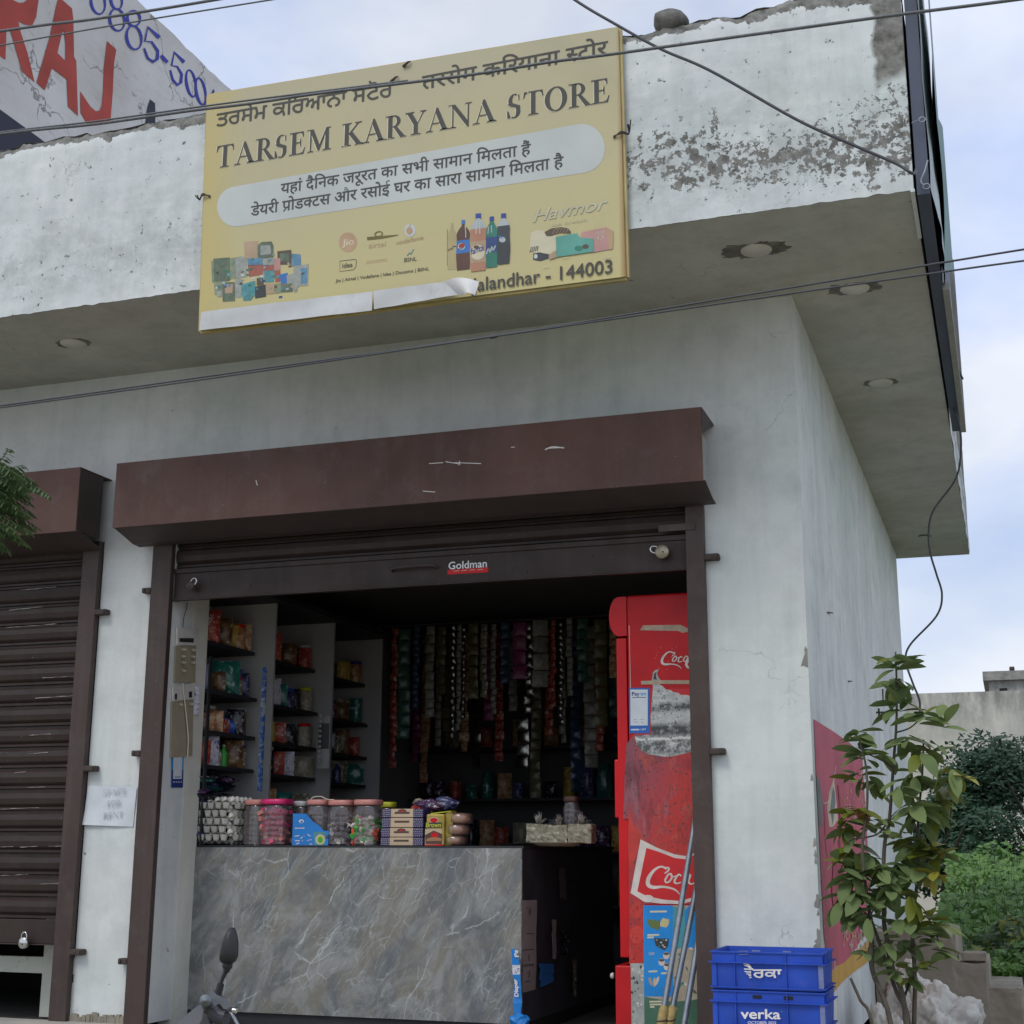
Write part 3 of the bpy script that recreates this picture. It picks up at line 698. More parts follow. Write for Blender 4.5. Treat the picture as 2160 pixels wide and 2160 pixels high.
b.build('handle', S1)
for u, v in ((985, 1165), (1073, 1157), (1112, 1207), (445, 1222), (528, 1235), (640, 1180), (1250, 1172)):
    p = at(u, v, 'y', -.0025); b = MB(); b.lathe((0, 0, 0), [(.005, 0), (.004, .004)], 'hood_dark', 8); b.v = [Vector((p.x+q.x, p.y-q.z-.0005, p.z+q.y)) for q in b.v]; b.build('rivet', S1)
D = Decal('y', -.0022, -1)
D.poly(cr([(835, 520), (1270, 490), (1272, 545), (835, 570)], 780, 1100, 5.084), 'fridge_red')
for k in range(4): D.poly(cr([(900+k*85, 528-k*5), (960+k*85, 523-k*5), (960+k*85, 532-k*5), (900+k*85, 537-k*5)], 780, 1100, 5.084), 'tape_beige')
D.txt('Goldman', cr([(845, 515)], 780, 1100, 5.084)[0], cr([(1258, 488)], 780, 1100, 5.084)[0], 15.5, 'white_paint', .03, 'G')
D.build('sticker', S1)
D = Decal('y', -.3142, -1)
for q in ([(905, 978), (935, 976)], [(940, 974), (972, 979)], [(960, 976), (1015, 978)], [(892, 1036), (918, 1038)], [(1152, 946), (1190, 944)], [(540, 1013), (543, 1024)], [(970, 972), (968, 982)], [(1078, 944), (1086, 943)]):
    D.rib(q, 1.5, 'chip_white', smooth=False)
D.rib([(1150, 949), (1165, 943), (1190, 945)], 2.4, 'chip_white'); D.build('scratch', S1)
for z in (2.63, 1.70, .58): lug(S1, -3.724, z, -1, .055)
for z in (2.62, 1.65): lug(S1, -.489, z, 1, .075)
S2 = thing('rolling_shutter', 'dark brown rolling shutter pulled down over the vacant shop, padlocked near the floor', 'shutter', (-5.4, 0, .255))
hood(S2, -6.6, -4.069, 0)
b = MB(); b.box((-4.0685, -.31, 2.95), (-4.0665, -.09, 3.318), 'hood_dark'); b.build('end_plate', S2)
guide(S2, -4.205, -4.093, .256, 2.946); guide(S2, -6.6, -6.49, .256, 2.946)
for k in range(19):
    b = slat_mesh(2.28, .1195); z = .79 + k*.1205
    if k == 0: proto = b; b.v = [v+Vector((-6.488, .02, z)) for v in b.v]; s0 = b.build('slat', S2)
    else:
        c = s0.copy(); COL.objects.link(c); c.location = s0.location; c.parent = S2; c.location.z += k*.1205
b = MB(); b.box((-6.488, -.002, .655), (-4.207, .016, .787), 'shutter_brown', .003); b.box((-6.488, -.014, .650), (-4.207, .02, .6545), 'guide_brown'); b.build('bottom_bar', S2)
D = Decal('y', -.0005, -1)
random.seed(3)
for k, (u0, u1, v0, v1) in enumerate([(42, 118, 1245, 1238), (153, 173, 1235, 1234), (20, 90, 1287, 1280), (130, 172, 1277, 1273), (12, 120, 1324, 1316), (80, 165, 1390, 1384), (90, 163, 1430, 1426), (0, 60, 1478, 1476), (75, 162, 1473, 1467), (78, 158, 1511, 1506), (60, 108, 1551, 1548), (128, 155, 1548, 1546), (58, 101, 1590, 1587), (105, 151, 1628, 1624), (30, 55, 1630, 1628), (58, 96, 1661, 1660), (0, 82, 1707, 1703), (0, 28, 1786, 1786), (42, 80, 1787, 1785), (102, 140, 1785, 1784), (0, 60, 1846, 1845), (85, 128, 1865, 1863)]):
    if k % 2 and k < 14: continue
    n = max(2, int((u1-u0)/9)); pts = [(u0+(u1-u0)*i/n, v0+(v1-v0)*i/n+random.uniform(-.5, .5)) for i in range(n+1)]
    D.rib(pts, [random.choice((.3, .5, .9, 1.3)) for _ in pts], 'chip_dull', smooth=False)
D.build('paint_chip', S2)
for z in (2.52, 1.62, .62): lug(S2, -4.092, z, 1, .078)
b = MB()                                                     # white frame of the shopfront behind the raised edge
for a, c in (((-4.52, .30, .23), (-4.41, .36, .95)), ((-6.4, .296, .47), (-4.24, .35, .56)), ((-4.40, .32, .23), (-4.22, .38, .42))): b.box(a, c, 'reveal_paint')
tag(b.build('shopfront_frame'), 'white painted frame glimpsed in the gap under the closed shutter', 'frame')
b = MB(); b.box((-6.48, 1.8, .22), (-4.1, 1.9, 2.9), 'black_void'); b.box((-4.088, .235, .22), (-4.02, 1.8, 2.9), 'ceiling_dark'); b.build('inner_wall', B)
# padlocks
def padlock(p, label, ang, r=.034, mat='steel', square=False):
    T = thing('padlock', label, 'padlock', p); p = Vector(p)
    b = MB(); n = 24
    b.lathe((0, 0, 0), [(r*.93, -.011), (r, -.008), (r, .008), (r*.93, .011)], mat, n)
    b.v = [p+Vector((v.x, -.03+v.z, v.y)) for v in b.v]
    if square:
        b.box(p+Vector((-.02, -.04, -.062)), p+Vector((.02, -.02, -.025)), 'brass_dull', .003)
    b.build('lock_body', T)
    b = MB(); b.tube([Vector((x, -.03, z))+p for x, z in [(-.017, r*.8)]+[(-.017*math.cos(a), r*1.25+.02*math.sin(a)) for a in [math.pi*i/8 for i in range(9)]]+[(.017, r*.8)]], .0045, 'steel', 8)
    b.build('shackle', T)
    b = MB(); b.box(p+Vector((-.003, -.0425, -.012)), p+Vector((.003, -.041, -.002)), 'black_void'); b.build('keyhole', T)
    T.rotation_euler.y = ang; return T
p = at(53, 1985, 'y', -.03); padlock((p.x, -.012, p.z-.01), 'round silver padlock hanging from the closed left shutter', 0, .031)
p = at(1398, 1165, 'y', -.03); padlock((p.x, -.012, p.z), 'dull round padlock hanging tilted at the right end of the open shutter bar', R(-70), .036, 'brass_dull')
p = at(405, 1237, 'y', -.03); padlock((p.x, -.012, p.z), 'dark padlock with shiny shackle at the left end of the open shutter bar', R(35), .025, 'bolt_rust')

# paper notice
N_ = thing('paper_notice', 'faded paper sheet reading SPACE FOR RENT pasted on the pillar between shutters', 'notice', (-3.92, 0, 1.4))
A_ = [at(u, v, 'y', -.002) for u, v in ((186, 1657), (290, 1660), (281, 1744), (177, 1740))]
b = MB()
def nq(s, t):
    a = A_[0].lerp(A_[1], s); c = A_[3].lerp(A_[2], s); q = a.lerp(c, t)
    q.y = -.004 - .012*max(0, t-.6)*(1-s)*3 - .004*abs(math.sin(s*7+t*3)); return q
b.quadgrid(14, 12, nq, 'paper'); b.build('sheet', N_)
D = Decal('y', -.016, -1)
D.text(serif('SPACE'), (217, 1678), (266, 1674), 12, 1, 'paper_fade'); D.text(serif('FOR'), (225, 1701), (256, 1698), 12, 1, 'paper_fade'); D.text(serif('RENT'), (217, 1727), (260, 1724), 12.5, 1, 'paper_fade')
D.build('lettering', N_)

# ================================================================ SHOP SIGN
SY = -1.10
SG = thing('signboard', 'large faded yellow grocery store signboard tied to the parapet front', 'signboard', (-1.73, SY, 3.72))
qd = [at(437, 200, 'y', SY), at(1304, 58, 'y', SY), at(1320, 583, 'y', SY), at(420, 697, 'y', SY)]
b = MB(); b.prism([(q.x, q.z) for q in qd], 'xz', SY, SY+.006, 'sign_yellow'); b.build('sign_sheet', SG)
b = MB()
for i in range(4):
    a, c = qd[i], qd[(i+1) % 4]; o = Vector((0, .0245, 0))
    b.tube([a+o, c+o], .017, 'sign_frame', 4, smooth=False)
b.build('sign_frame', SG)
D = Decal('y', SY, -1, .0003, .0006)
# white pill
PT = []
cL, cR_ = (497, 436), (1228, 313)
dx, dy = cR_[0]-cL[0], cR_[1]-cL[1]; ln = math.hypot(dx, dy); ux, uy = dx/ln, dy/ln
def pill(cl, crr, r1, r2):
    o = []
    for i in range(13): a = R(90+180*i/12); o.append((cl[0]+r1*(math.cos(a)*ux+math.sin(a)*uy), cl[1]+r1*(math.cos(a)*uy-math.sin(a)*ux)*1.08))
    for i in range(13): a = R(-90+180*i/12); o.append((crr[0]+r2*(math.cos(a)*ux+math.sin(a)*uy), crr[1]+r2*(math.cos(a)*uy-math.sin(a)*ux)*1.08))
    return o
D.poly(pill(cL, cR_, 39, 48), 'sign_grey')
D.text(serif('TARSEM KARYANA STORE'), (453, 357), (1284, 216), 47, 1, 'sign_text_shadow')
D.text(serif('TARSEM KARYANA STORE'), (455, 356), (1286, 215), 46.5, 1, 'sign_text')
gur = thick(tmesh('ਤਰਸੇਮ ਕਰਿਆਨਾ ਸਟੋਰ'.replace('ਰਿ', 'ਿਰ'), 0), .011)
D.text(gur, (456, 268), (829, 203), 27, refh('ਨ'), 'sign_text')
hin = compose([('तरसेम किरयाना ', None), ('स', .66), ('टोर', None)], .012)
D.text(hin, (890, 189), (1283, 115), 27, refh('न'), 'sign_text')
D.text(tmesh('यहां दैिनक जरूरत का सभी सामान िमलता हैं', .012), (592, 409), (1120, 325), 20, refh('न'), 'sign_text')
D.text(compose([('डेयरी ', None), ('पोड', None), ('क', .74), ('टस और रसोई घर का सारा सामान िमलता है', None)], .012), (529, 456), (1189, 352), 20, refh('न'), 'sign_text')
D.rib([(603, 441), (598, 446)], 2.2, 'sign_text', smooth=False)
# operator marks
D.ell((734, 511), 19, 20.5, 'faded_peach', 28); D.txt('Jio', (722, 519), (747, 515), 13, 'sign_text_shadow', .03)
D.poly([(774, 500), (840, 495), (840, 497), (806, 504), (775, 507)], 'logo_green'); D.oval((799, 494), 8, 5, 2.5, 'logo_green', -10)
D.txt('airtel', (778, 524), (814, 520), 11, 'faded_peach', 0)
D.ell((865, 486), 12, 13.5, 'sign_grey', 24); D.ell((864, 487), 7, 8, 'faded_peach', 16); D.rib([(866, 484), (864, 477), (868, 474)], 2, 'faded_peach')
D.txt('vodafone', (835, 517), (893, 505), 9, 'faded_peach', 0)
D.rib([(717, 551), (750, 547), (752, 550), (751, 563), (746, 569), (717, 573)], 1.3, 'sign_text', closed=True, smooth=False)
D.txt('idea', (722, 566), (744, 563), 10, 'sign_text', .02)
D.txt('DOCOMO', (773, 557), (817, 551), 6, 'faded_peach', 0)
D.rib([(859, 540), (864, 534), (867, 536), (873, 526)], 2, 'hoard_teal'); D.rib([(863, 530), (868, 525)], 2, 'sign_grey', smooth=False)
D.txt('BSNL', (853, 553), (879, 550), 8, 'sign_text', .02)
D.txt('Jio | Airtel | Vodafone | Idea | Docomo | BSNL', (708, 596), (905, 570), 6.5, 'sign_text', .012)
C5 = lambda p: cr(p, 850, 380, 3.864); C4 = lambda p: cr(p, 400, 380, 3.864)
def bottle(x0, x1, yt, yb, cap, caph, cols, neck=.36, cut=None):
    """cols: list of (fraction from, to, material) down the body"""
    w = x1-x0; cx = (x0+x1)/2; H = yb-yt
    def prof(t): # half width
        if t < .10: return w*neck*.5*.62
        if t < .30: k = (t-.10)/.20; return w*.5*(neck*.62+(1-neck*.62)*math.sin(k*math.pi/2))
        if t > .96: return w*.46
        return w*.5*(1-.05*math.sin((t-.3)*12))
    for a, c, m_ in cols:
        L_ = []; R_ = []
        for i in range(13):
            t = a+(c-a)*i/12; y = yt+H*t; L_.append((cx-prof(t), y+ (cx-prof(t)-cx)*-.12)); R_.append((cx+prof(t), y-prof(t)*.12))
        D.poly(C5(L_+R_[::-1]), m_)
    D.poly(C5([(cx-w*neck*.45, yt), (cx+w*neck*.45, yt-4), (cx+w*neck*.45, yt+caph), (cx-w*neck*.45, yt+caph+4)]), cap)
M('bt_amber', (.42, .36, .18), .6, .1); M('bt_cola', (.10, .045, .03), .5, .2); M('bt_blue', (.03, .16, .46), .5); M('bt_orange', (.42, .20, .12), .5, .15)
M('bt_pale', (.38, .44, .46), .5); M('bt_green', (.02, .17, .12), .5, .2); M('bt_navy', (.02, .06, .20), .5, .2); M('bt_dark', (.035, .045, .05), .5, .2); M('bt_cap', (.02, .05, .26), .5)
M('ic_pink', (.48, .26, .24), .6); M('ic_teal', (.10, .34, .28), .6); M('ic_brown', (.10, .075, .05), .6); M('ic_skin', (.42, .30, .20), .6)
bottle(362, 440, 352, 730, 'bt_amber', 30, [(.08, 1, 'bt_amber')], .3)
D.rib(C5([(365, 400), (362, 480), (362, 700)]), .8, 'ic_brown'); D.rib(C5([(368, 580), (385, 560), (400, 565), (412, 540), (440, 545)]), 2, 'ic_brown')
bottle(437, 548, 328, 732, 'bt_blue', 30, [(.06, .42, 'bt_cola'), (.40, .68, 'bt_blue'), (.66, 1, 'bt_cola')], .28)
D.ell(C5([(478, 542)])[0], 8, 7, 'sign_grey', 16, -20); D.ell(C5([(480, 535)])[0], 7, 4.5, 'raj_red', 14, -25); D.rib(C5([(455, 560), (480, 560), (505, 535)]), 1.4, 'bt_navy')
D.rib(C5([(507, 370), (512, 420), (512, 470)]), 1.6, 'sign_grey')
bottle(550, 680, 275, 742, 'bt_cap', 36, [(.06, .28, 'bt_pale'), (.26, .5, 'bt_orange'), (.48, .86, 'ic_skin'), (.85, 1, 'bt_orange')], .38)
D.ell(C5([(610, 590)])[0], 15, 16, 'sign_text_shadow', 20); D.ell(C5([(600, 548)])[0], 6, 4, 'ic_brown', 12)
D.txt('fanta', C5([(553, 612)])[0], C5([(662, 572)])[0], 13, 'bt_cap', .03)
D.rib(C5([(600, 350), (598, 440)]), 1.6, 'sign_grey'); D.rib(C5([(628, 350), (628, 440)]), 1.6, 'sign_grey')
bottle(678, 772, 300, 712, 'bt_cap', 34, [(.06, .42, 'bt_green'), (.40, .72, 'bt_navy'), (.70, 1, 'bt_green')], .4)
D.txt('mirinda'[:0]+'Duke', C5([(682, 605)])[0], C5([(758, 545)])[0], 9, 'bt_pale', .02) if 0 else D.rib(C5([(682, 605), (700, 560), (712, 590), (728, 545), (738, 575), (757, 535)]), 3, 'bt_pale')
D.rib(C5([(700, 380), (694, 440)]), 1.8, 'bt_pale'); D.rib(C5([(722, 370), (724, 430)]), 1.8, 'bt_pale')
bottle(770, 873, 275, 685, 'bt_cap', 36, [(.06, .26, 'bt_pale'), (.24, 1, 'bt_dark')], .42)
D.ell(C5([(812, 488)])[0], 7, 6, 'bt_pale', 12); D.rib(C5([(775, 460), (800, 465), (812, 480)]), 2, 'bt_blue')
D.txt('Havmor', C5([(1060, 345)])[0], C5([(1672, 235)])[0], 26, 'faded_white', .02, shear=.35)
D.txt('ice cream', C5([(1215, 380)])[0], C5([(1500, 335)])[0], 7, 'faded_white', 0)
D.poly(C5([(1040, 430), (1100, 405), (1250, 440), (1250, 630), (1180, 600), (1100, 600), (1030, 570)]), 'sign_text_shadow')
D.poly(C5([(1155, 425), (1210, 395), (1290, 385), (1340, 392), (1370, 420), (1365, 436), (1280, 430), (1210, 455), (1170, 455)]), 'ic_brown')
for k in range(5): D.rib(C5([(1220+k*28, 440), (1240+k*26, 405), (1265+k*22, 392)]), .9, 'ic_skin')
D.poly(C5([(1460, 425), (1660, 385), (1715, 420), (1712, 560), (1560, 590), (1400, 600)]), 'ic_pink')
D.poly(C5([(1248, 465), (1420, 435), (1440, 470), (1555, 480), (1560, 585), (1255, 630)]), 'ic_teal')
D.poly(C5([(1655, 385), (1716, 418), (1712, 560), (1680, 570)]), 'faded_peach')
D.ell(C5([(1435, 560)])[0], 9, 6, 'bt_green', 12); D.ell(C5([(1490, 545)])[0], 7, 5, 'ic_brown', 12)
D.txt('FREE', C5([(1568, 452)])[0], C5([(1650, 435)])[0], 7, 'faded_white', .01); D.txt('33', C5([(1572, 498)])[0], C5([(1640, 484)])[0], 9, 'faded_white', .02)
D.poly(C5([(1062, 600), (1110, 588), (1188, 605), (1188, 640), (1120, 662), (1062, 650)]), 'bt_dark'); D.ell(C5([(1083, 622)])[0], 4, 5, 'sign_grey', 10)
D.poly(C5([(1192, 610), (1250, 575), (1255, 630), (1195, 652)]), 'ic_skin')
for k in range(5): D.rib(C5([(1035+k*15, 590-k*3), (1048+k*14, 545-k*2)]), 1.6, 'bt_dark', smooth=False)
# product collage, lower left
random.seed(21)
CM = ['hoard_teal', 'ic_brown', 'sign_grey', 'bt_green', 'bt_pale', 'bt_dark', 'ic_skin', 'poster_teal', 'raj_red', 'bt_navy']
M('cl_sage', (.22, .26, .17), .6, .25, 30); M('cl_olive', (.11, .15, .10), .6, .3, 30); M('cl_teal', (.08, .26, .28), .6, .3, 30); M('cl_red', (.34, .11, .08), .6, .2, 30); M('cl_grey', (.30, .33, .30), .6, .2, 30); M('cl_blue', (.10, .24, .36), .6, .3, 30)
def pk(pts, m_): D.poly(C4(pts), m_)
pk([(175, 660), (240, 640), (240, 830), (185, 838)], 'cl_sage'); pk([(195, 640), (330, 630), (330, 820), (200, 840)], 'cl_olive'); pk([(330, 640), (400, 625), (400, 800), (330, 810)], 'cl_sage')
pk([(375, 640), (420, 618), (465, 640), (465, 790), (380, 800)], 'cl_grey'); pk([(445, 505), (560, 495), (560, 640), (450, 640)], 'ic_skin'); pk([(555, 530), (590, 505), (670, 500), (685, 540), (682, 630), (555, 640)], 'cl_olive'); pk([(580, 535), (660, 530), (665, 605), (580, 612)], 'cl_grey')
pk([(715, 580), (830, 568), (832, 690), (718, 690)], 'ic_brown'); pk([(735, 600), (810, 592), (812, 660), (737, 665)], 'cl_olive'); pk([(475, 690), (595, 670), (600, 770), (485, 790)], 'cl_red'); pk([(590, 690), (690, 690), (690, 740), (590, 745)], 'cl_red'); pk([(595, 640), (690, 632), (690, 690), (600, 695)], 'cl_grey')
pk([(690, 640), (740, 635), (740, 730), (690, 735)], 'ic_pink'); pk([(830, 600), (905, 605), (910, 700), (840, 705)], 'cl_blue'); pk([(850, 700), (970, 685), (965, 860), (890, 865), (870, 900), (840, 900)], 'cl_grey'); pk([(905, 720), (960, 715), (958, 845), (910, 850)], 'cl_blue')
pk([(605, 740), (690, 735), (690, 830), (612, 835)], 'cl_teal'); pk([(690, 740), (740, 735), (740, 830), (700, 835)], 'cl_red'); pk([(735, 770), (800, 755), (800, 840), (745, 845)], 'bt_blue'); pk([(790, 780), (850, 760), (850, 880), (800, 890)], 'cl_grey')
pk([(200, 830), (270, 825), (270, 930), (205, 935)], 'cl_sage'); pk([(265, 835), (370, 830), (370, 985), (270, 990)], 'cl_olive'); pk([(285, 850), (355, 850), (350, 920), (290, 925)], 'ic_skin'); pk([(370, 810), (420, 800), (425, 955), (372, 960)], 'cl_grey')
pk([(420, 850), (535, 820), (540, 930), (500, 980), (440, 985), (425, 930)], 'cl_teal'); pk([(535, 870), (620, 850), (625, 950), (535, 965)], 'bt_dark'); pk([(548, 800), (600, 790), (605, 850), (548, 860)], 'ic_brown')
pk([(620, 845), (690, 840), (690, 925), (625, 930)], 'ic_skin'); pk([(690, 845), (745, 840), (748, 920), (695, 925)], 'cl_sage'); pk([(745, 850), (840, 840), (840, 910), (750, 915)], 'cl_olive'); pk([(225, 905), (262, 900), (262, 950), (228, 953)], 'cl_grey'); pk([(470, 640), (595, 635), (595, 690), (475, 695)], 'cl_blue')
for k in range(46):
    x = random.uniform(195, 930); y = random.uniform(650, 950) - (60 if 450 < x < 680 else 0)
    if x < 440 or x > 850: y = min(y, 900)
    pk([(x, y), (x+random.uniform(8, 34), y-4), (x+random.uniform(8, 30), y+random.uniform(6, 22)), (x-2, y+16)], random.choice(CM+['cl_grey', 'cl_sage', 'cl_blue', 'cl_teal']))
# town line
D.txt('Jalandhar - 144003', C5([(560, 912)])[0], C5([(1710, 757)])[0], 27, 'sign_text', .022)
for q in ([(1300, 640), (1345, 632)], [(1640, 640), (1700, 625)], [(1140, 715), (1200, 705)]): D.rib(C5(q), 1.2, 'sign_text_shadow', smooth=False)
D.build('sign_print', SG)
# white tape strips with a curled end
b = MB()
def strip(q, m_, y, curl=0):
    Pq = [at(u, v, 'y', y) for u, v in q]
    def f(s, t):
        r = Pq[0].lerp(Pq[1], s).lerp(Pq[3].lerp(Pq[2], s), t); r.y -= .002*math.sin(s*19)+.002*math.sin(s*5+t*4)+.001; return r
    b.quadgrid(26, 4, f, m_)
strip(C4([(97, 1075), (1490, 905), (1488, 1063), (80, 1224)]), 'white_strip', SY-.035)
strip(C4([(1502, 904), (2090, 825), (2240, 925), (1503, 1052)]), 'white_strip', SY-.036)
b.build('white_strip', SG)
b = MB(); K = [at(u, v, 'y', SY-.04) for u, v in C5([(345, 822), (560, 828), (640, 848), (612, 965), (500, 962)])]
def curl(s, t):
    a = K[0].lerp(K[4], s); c = K[2].lerp(K[3], s); r = a.lerp(c, t); r.y = SY-.042 - .05*math.sin(t*math.pi*.8) - .01*s; r.z += .006*math.sin(t*math.pi); return r
b.quadgrid(8, 10, curl, 'white_paint'); b.build('curled_strip', SG)
b = MB()
for (u, v) in ((430, 415), (1312, 285)):
    p = at(u, v, 'y', SY)
    s = -1 if u < 800 else 1
    for k in range(4):
        a = random.uniform(0, 6.28)
        b.tube(spl([p+Vector((-s*.04, -.004, -.004*k)), p+Vector((0, -.014, .004*k)), p+Vector((s*.03, .01, .01*math.sin(a))), p+Vector((s*(.02+.03*random.random()), -.02, (.11 if s > 0 else -.02)*random.random()+.01))], 5), .003, 'bolt_rust', 5)
b.build('tie_wire', SG)
b = MB()
for u, v in ((832, 168), (858, 136)):
    p = at(u, v, 'y', SY-.006); b.tube([p+Vector((-.02, 0, -.008)), p+Vector((.012, -.01, .006)), p+Vector((.02, 0, .014))], [.008, .006, .003], 'bolt_rust', 6)
b.build('nail', SG)

# side hoarding seen nearly edge-on
HB = thing('side_hoarding', 'worn advertising board with torn flex fixed along the side parapet, seen edge-on', 'hoarding', (Q+.05, .8, ZS))
b = MB(); b.box((Q+.012, PF+.01, ZS-.02), (Q+.066, 2.75, ZT+.25), 'hoard_hazy_navy'); b.build('backing', HB)
b = MB()
def flex(s, t):
    y = PF+.0 + 1.35*s; z = ZS-.0 + 1.25*t
    return Vector((Q+.07 + .025*math.sin(s*3.1)*(1-.4*t) + .012*mnoise.noise(Vector((y*4, z*3, 1))), y, z))
b.quadgrid(30, 20, flex, 'hoard_flex'); b.build('flex_sheet', HB)
b = MB()
def flex2(s, t):
    y = PF+.1 + 2.2*s; z = ZS+.35 + .95*t - .22*math.sin(s*4)
    return Vector((Q+.098 + .02*math.sin(s*6+1), y, z))
b.quadgrid(30, 8, flex2, 'hoard_teal'); b.build('torn_flex', HB)
b = MB(); b.box((Q+.067, .1, ZS-.03), (Q+.10, 2.76, ZS+.01), 'frame_grey'); b.box((Q+.067, 2.72, ZS+.0105), (Q+.10, 2.76, ZT+.2), 'frame_grey'); b.build('frame', HB)
b = MB()
for u, v, r in ((1945, 252, 6.5), (1954, 393, 7)):
    p = at(u, v, 'y', PF-.03); rr = r/2994*6.2
    b.tube([p+Vector((rr*math.cos(a), 0, rr*.85*math.sin(a))) for a in [2*math.pi*i/14 for i in range(15)]], .0022, 'galvanised', 6)
p = at(1945, 252, 'y', PF-.03); b.tube([p+Vector((-.015, 0, 0)), p+Vector((-.045, .01, -.004))], .002, 'galvanised', 5)
q = [at(u, v, 'y', PF-.03) for u, v in ((1957, 338), (1950, 362), (1943, 378), (1944, 386), (1950, 391))]; b.tube(spl(q, 4), .004, 'galvanised', 6)
b.build('wire_ring', HB)

# cables
def cable(pts, r, label, mat='cable_grey', name='overhead_cable', n=6):
    pts = [Vector(p) for p in pts]
    q = spl(pts, 8)
    if name == 'overhead_cable':            # carry the span on past the frame to poles out of sight
        q.insert(0, q[0]+(q[0]-q[1]).normalized()*14)
        if 'service' not in label and 'lying' not in label: q.append(q[-1]+(q[-1]-q[-2]).normalized()*14)
    b = MB(); b.tube(q, r*.88, mat, n); return tag(b.build(name), label, 'cable')
def px(l, y): return [at(u, v, 'y', y) for u, v in l]
cable(px([(-700, 175), (0, 66), (200, 40), (440, 2), (900, -80)], -3.0), .0065, 'thick twisted black cable crossing the top left corner over the painted wall')
cable(px([(-700, 225), (0, 96), (260, 50), (600, -5), (1000, -70)], -3.1), .0035, 'thin black wire just below the thick cable at the top left')
cable(px([(-500, 350), (0, 283), (200, 262), (400, 234), (524, 219), (659, 199), (814, 180), (1005, 156), (1160, 131), (1300, 113), (1522, 82), (1879, 33), (2160, -3), (2700, -80)], -2.6), .0066, 'twisted grey cable running across the signboard and parapet to the top right')
cable(px([(-300, 318), (0, 279), (200, 256), (430, 224), (640, 197), (860, 170)], -2.58), .0045, 'thin black line lying against the twisted cable left of the signboard')
cable(px([(1100, -85), (1210, -2), (1300, 52), (1395, 104), (1500, 150), (1680, 252), (1800, 306), (1890, 345), (1925, 366)], -1.35)+[Vector((Q+.02, PF-.03, 4.07))], .0075, 'black service cable slanting down across the parapet to the side corner', 'cable_black')
cable(px([(-500, 920), (0, 856), (500, 785), (1040, 709), (1550, 626), (2000, 552), (2160, 526), (2700, 440)], -2.2), .0042, 'upper of the two thin wires crossing in front of the wall above the shutter', 'cable_black')
cable(px([(-500, 925), (0, 860), (500, 790), (1040, 710), (1550, 636), (2000, 572), (2160, 550), (2700, 478)], -2.22), .004, 'lower of the two thin wires crossing in front of the wall above the shutter', 'cable_black')
b = MB(); p = at(1044, 709, 'y', -2.21); b.tube([p+Vector((-.02, 0, -.004)), p, p+Vector((.02, 0, .003))], [.006, .009, .006], 'cable_black', 8); tag(b.build('cable_joint'), 'small taped joint halfway along the two thin wires', 'cable joint')
cable([Vector((Q+.11, 2.2, 4.15))]+[at(u, v, 'y', 2.2) for u, v in ((2003, 742), (2014, 772), (2008, 810), (2009, 850), (2024, 900), (2027, 950), (2016, 1010), (1970, 1075), (1959, 1120), (1962, 1165), (1975, 1210), (1987, 1255), (1975, 1300), (1920, 1360), (1911, 1395), (1925, 1440), (1940, 1480), (1938, 1520))], .0075, 'black cable hanging in loose loops from the side parapet down behind the plant', 'cable_black', 'hanging_cable')
cable([at(1938, 1131, 'z', ZS-.01), at(1950, 1129, 'z', ZS-.012), at(1964, 1131, 'z', ZS-.01)], .006, 'short bent wire stub sticking out under the side canopy', 'cable_black', 'wire_stub')

# painted side wall of the next building
RX = -7.0
RB = thing('painted_building', 'taller neighbouring building with RAJ hand-painted in red on its whitewashed side wall', 'building', (RX-4, 6, 0))
t0 = at(290, 0, 'x', RX); ZR = t0.z
b = MB(); b.box((RX-8, -.5, 0), (RX-.003, 16, 5.0), 'raj_wall')
def rw(s, t):
    y = -.5+16.5*s; z = 4.9+(ZR-4.9)*t
    if t == 1: z += .025*mnoise.noise(Vector((y*2.5, 0, 0)))+.015*mnoise.noise(Vector((y*9, 2, 0)))
    return Vector((RX, y, z))
b.quadgrid(140, 8, rw, 'raj_wall', False)
b.box((RX-8, -.5, 5.001), (RX-.02, 16, ZR-.06), 'raj_wall'); b.build('side_wall', RB)
D = Decal('x', RX, 1, .0012, .004)
C1 = lambda p: cr(p, 0, 0, 3.578)
D.poly(C1([(-70, 380), (-90, -60), (95, -30), (95, 0), (140, 22), (175, 20), (200, 0), (210, -60), (300, -60), (288, 0), (270, 130), (238, 195), (180, 185), (135, 160), (155, 250), (205, 400), (258, 620), (165, 540), (115, 370), (80, 250), (55, 205), (45, 240), (38, 450), (0, 425)]), 'raj_red')
D.poly(C1([(440, -20), (455, -10), (540, 65), (550, 150), (555, 430), (572, 460), (585, 875), (510, 805), (500, 600), (388, 515), (335, 682), (272, 625), (340, 390), (375, 270), (390, 190), (425, 30)]), 'raj_red', [C1([(477, 225), (462, 260), (430, 400), (490, 460), (491, 330)])])
D.poly(C1([(805, 310), (875, 375), (858, 480), (848, 700), (830, 925), (655, 935), (605, 850), (603, 690), (640, 745), (680, 805), (720, 840), (748, 835), (765, 800), (775, 690), (782, 500)]), 'raj_red')
D.poly(C1([(1130, 750), (1168, 780), (1170, 930), (1095, 930), (1102, 850), (1112, 800)]), 'raj_navy')
D.poly(C1([(-700, 350), (0, 830), (275, 1030), (420, 1140), (420, 1500), (-700, 1500)]), 'raj_navy')
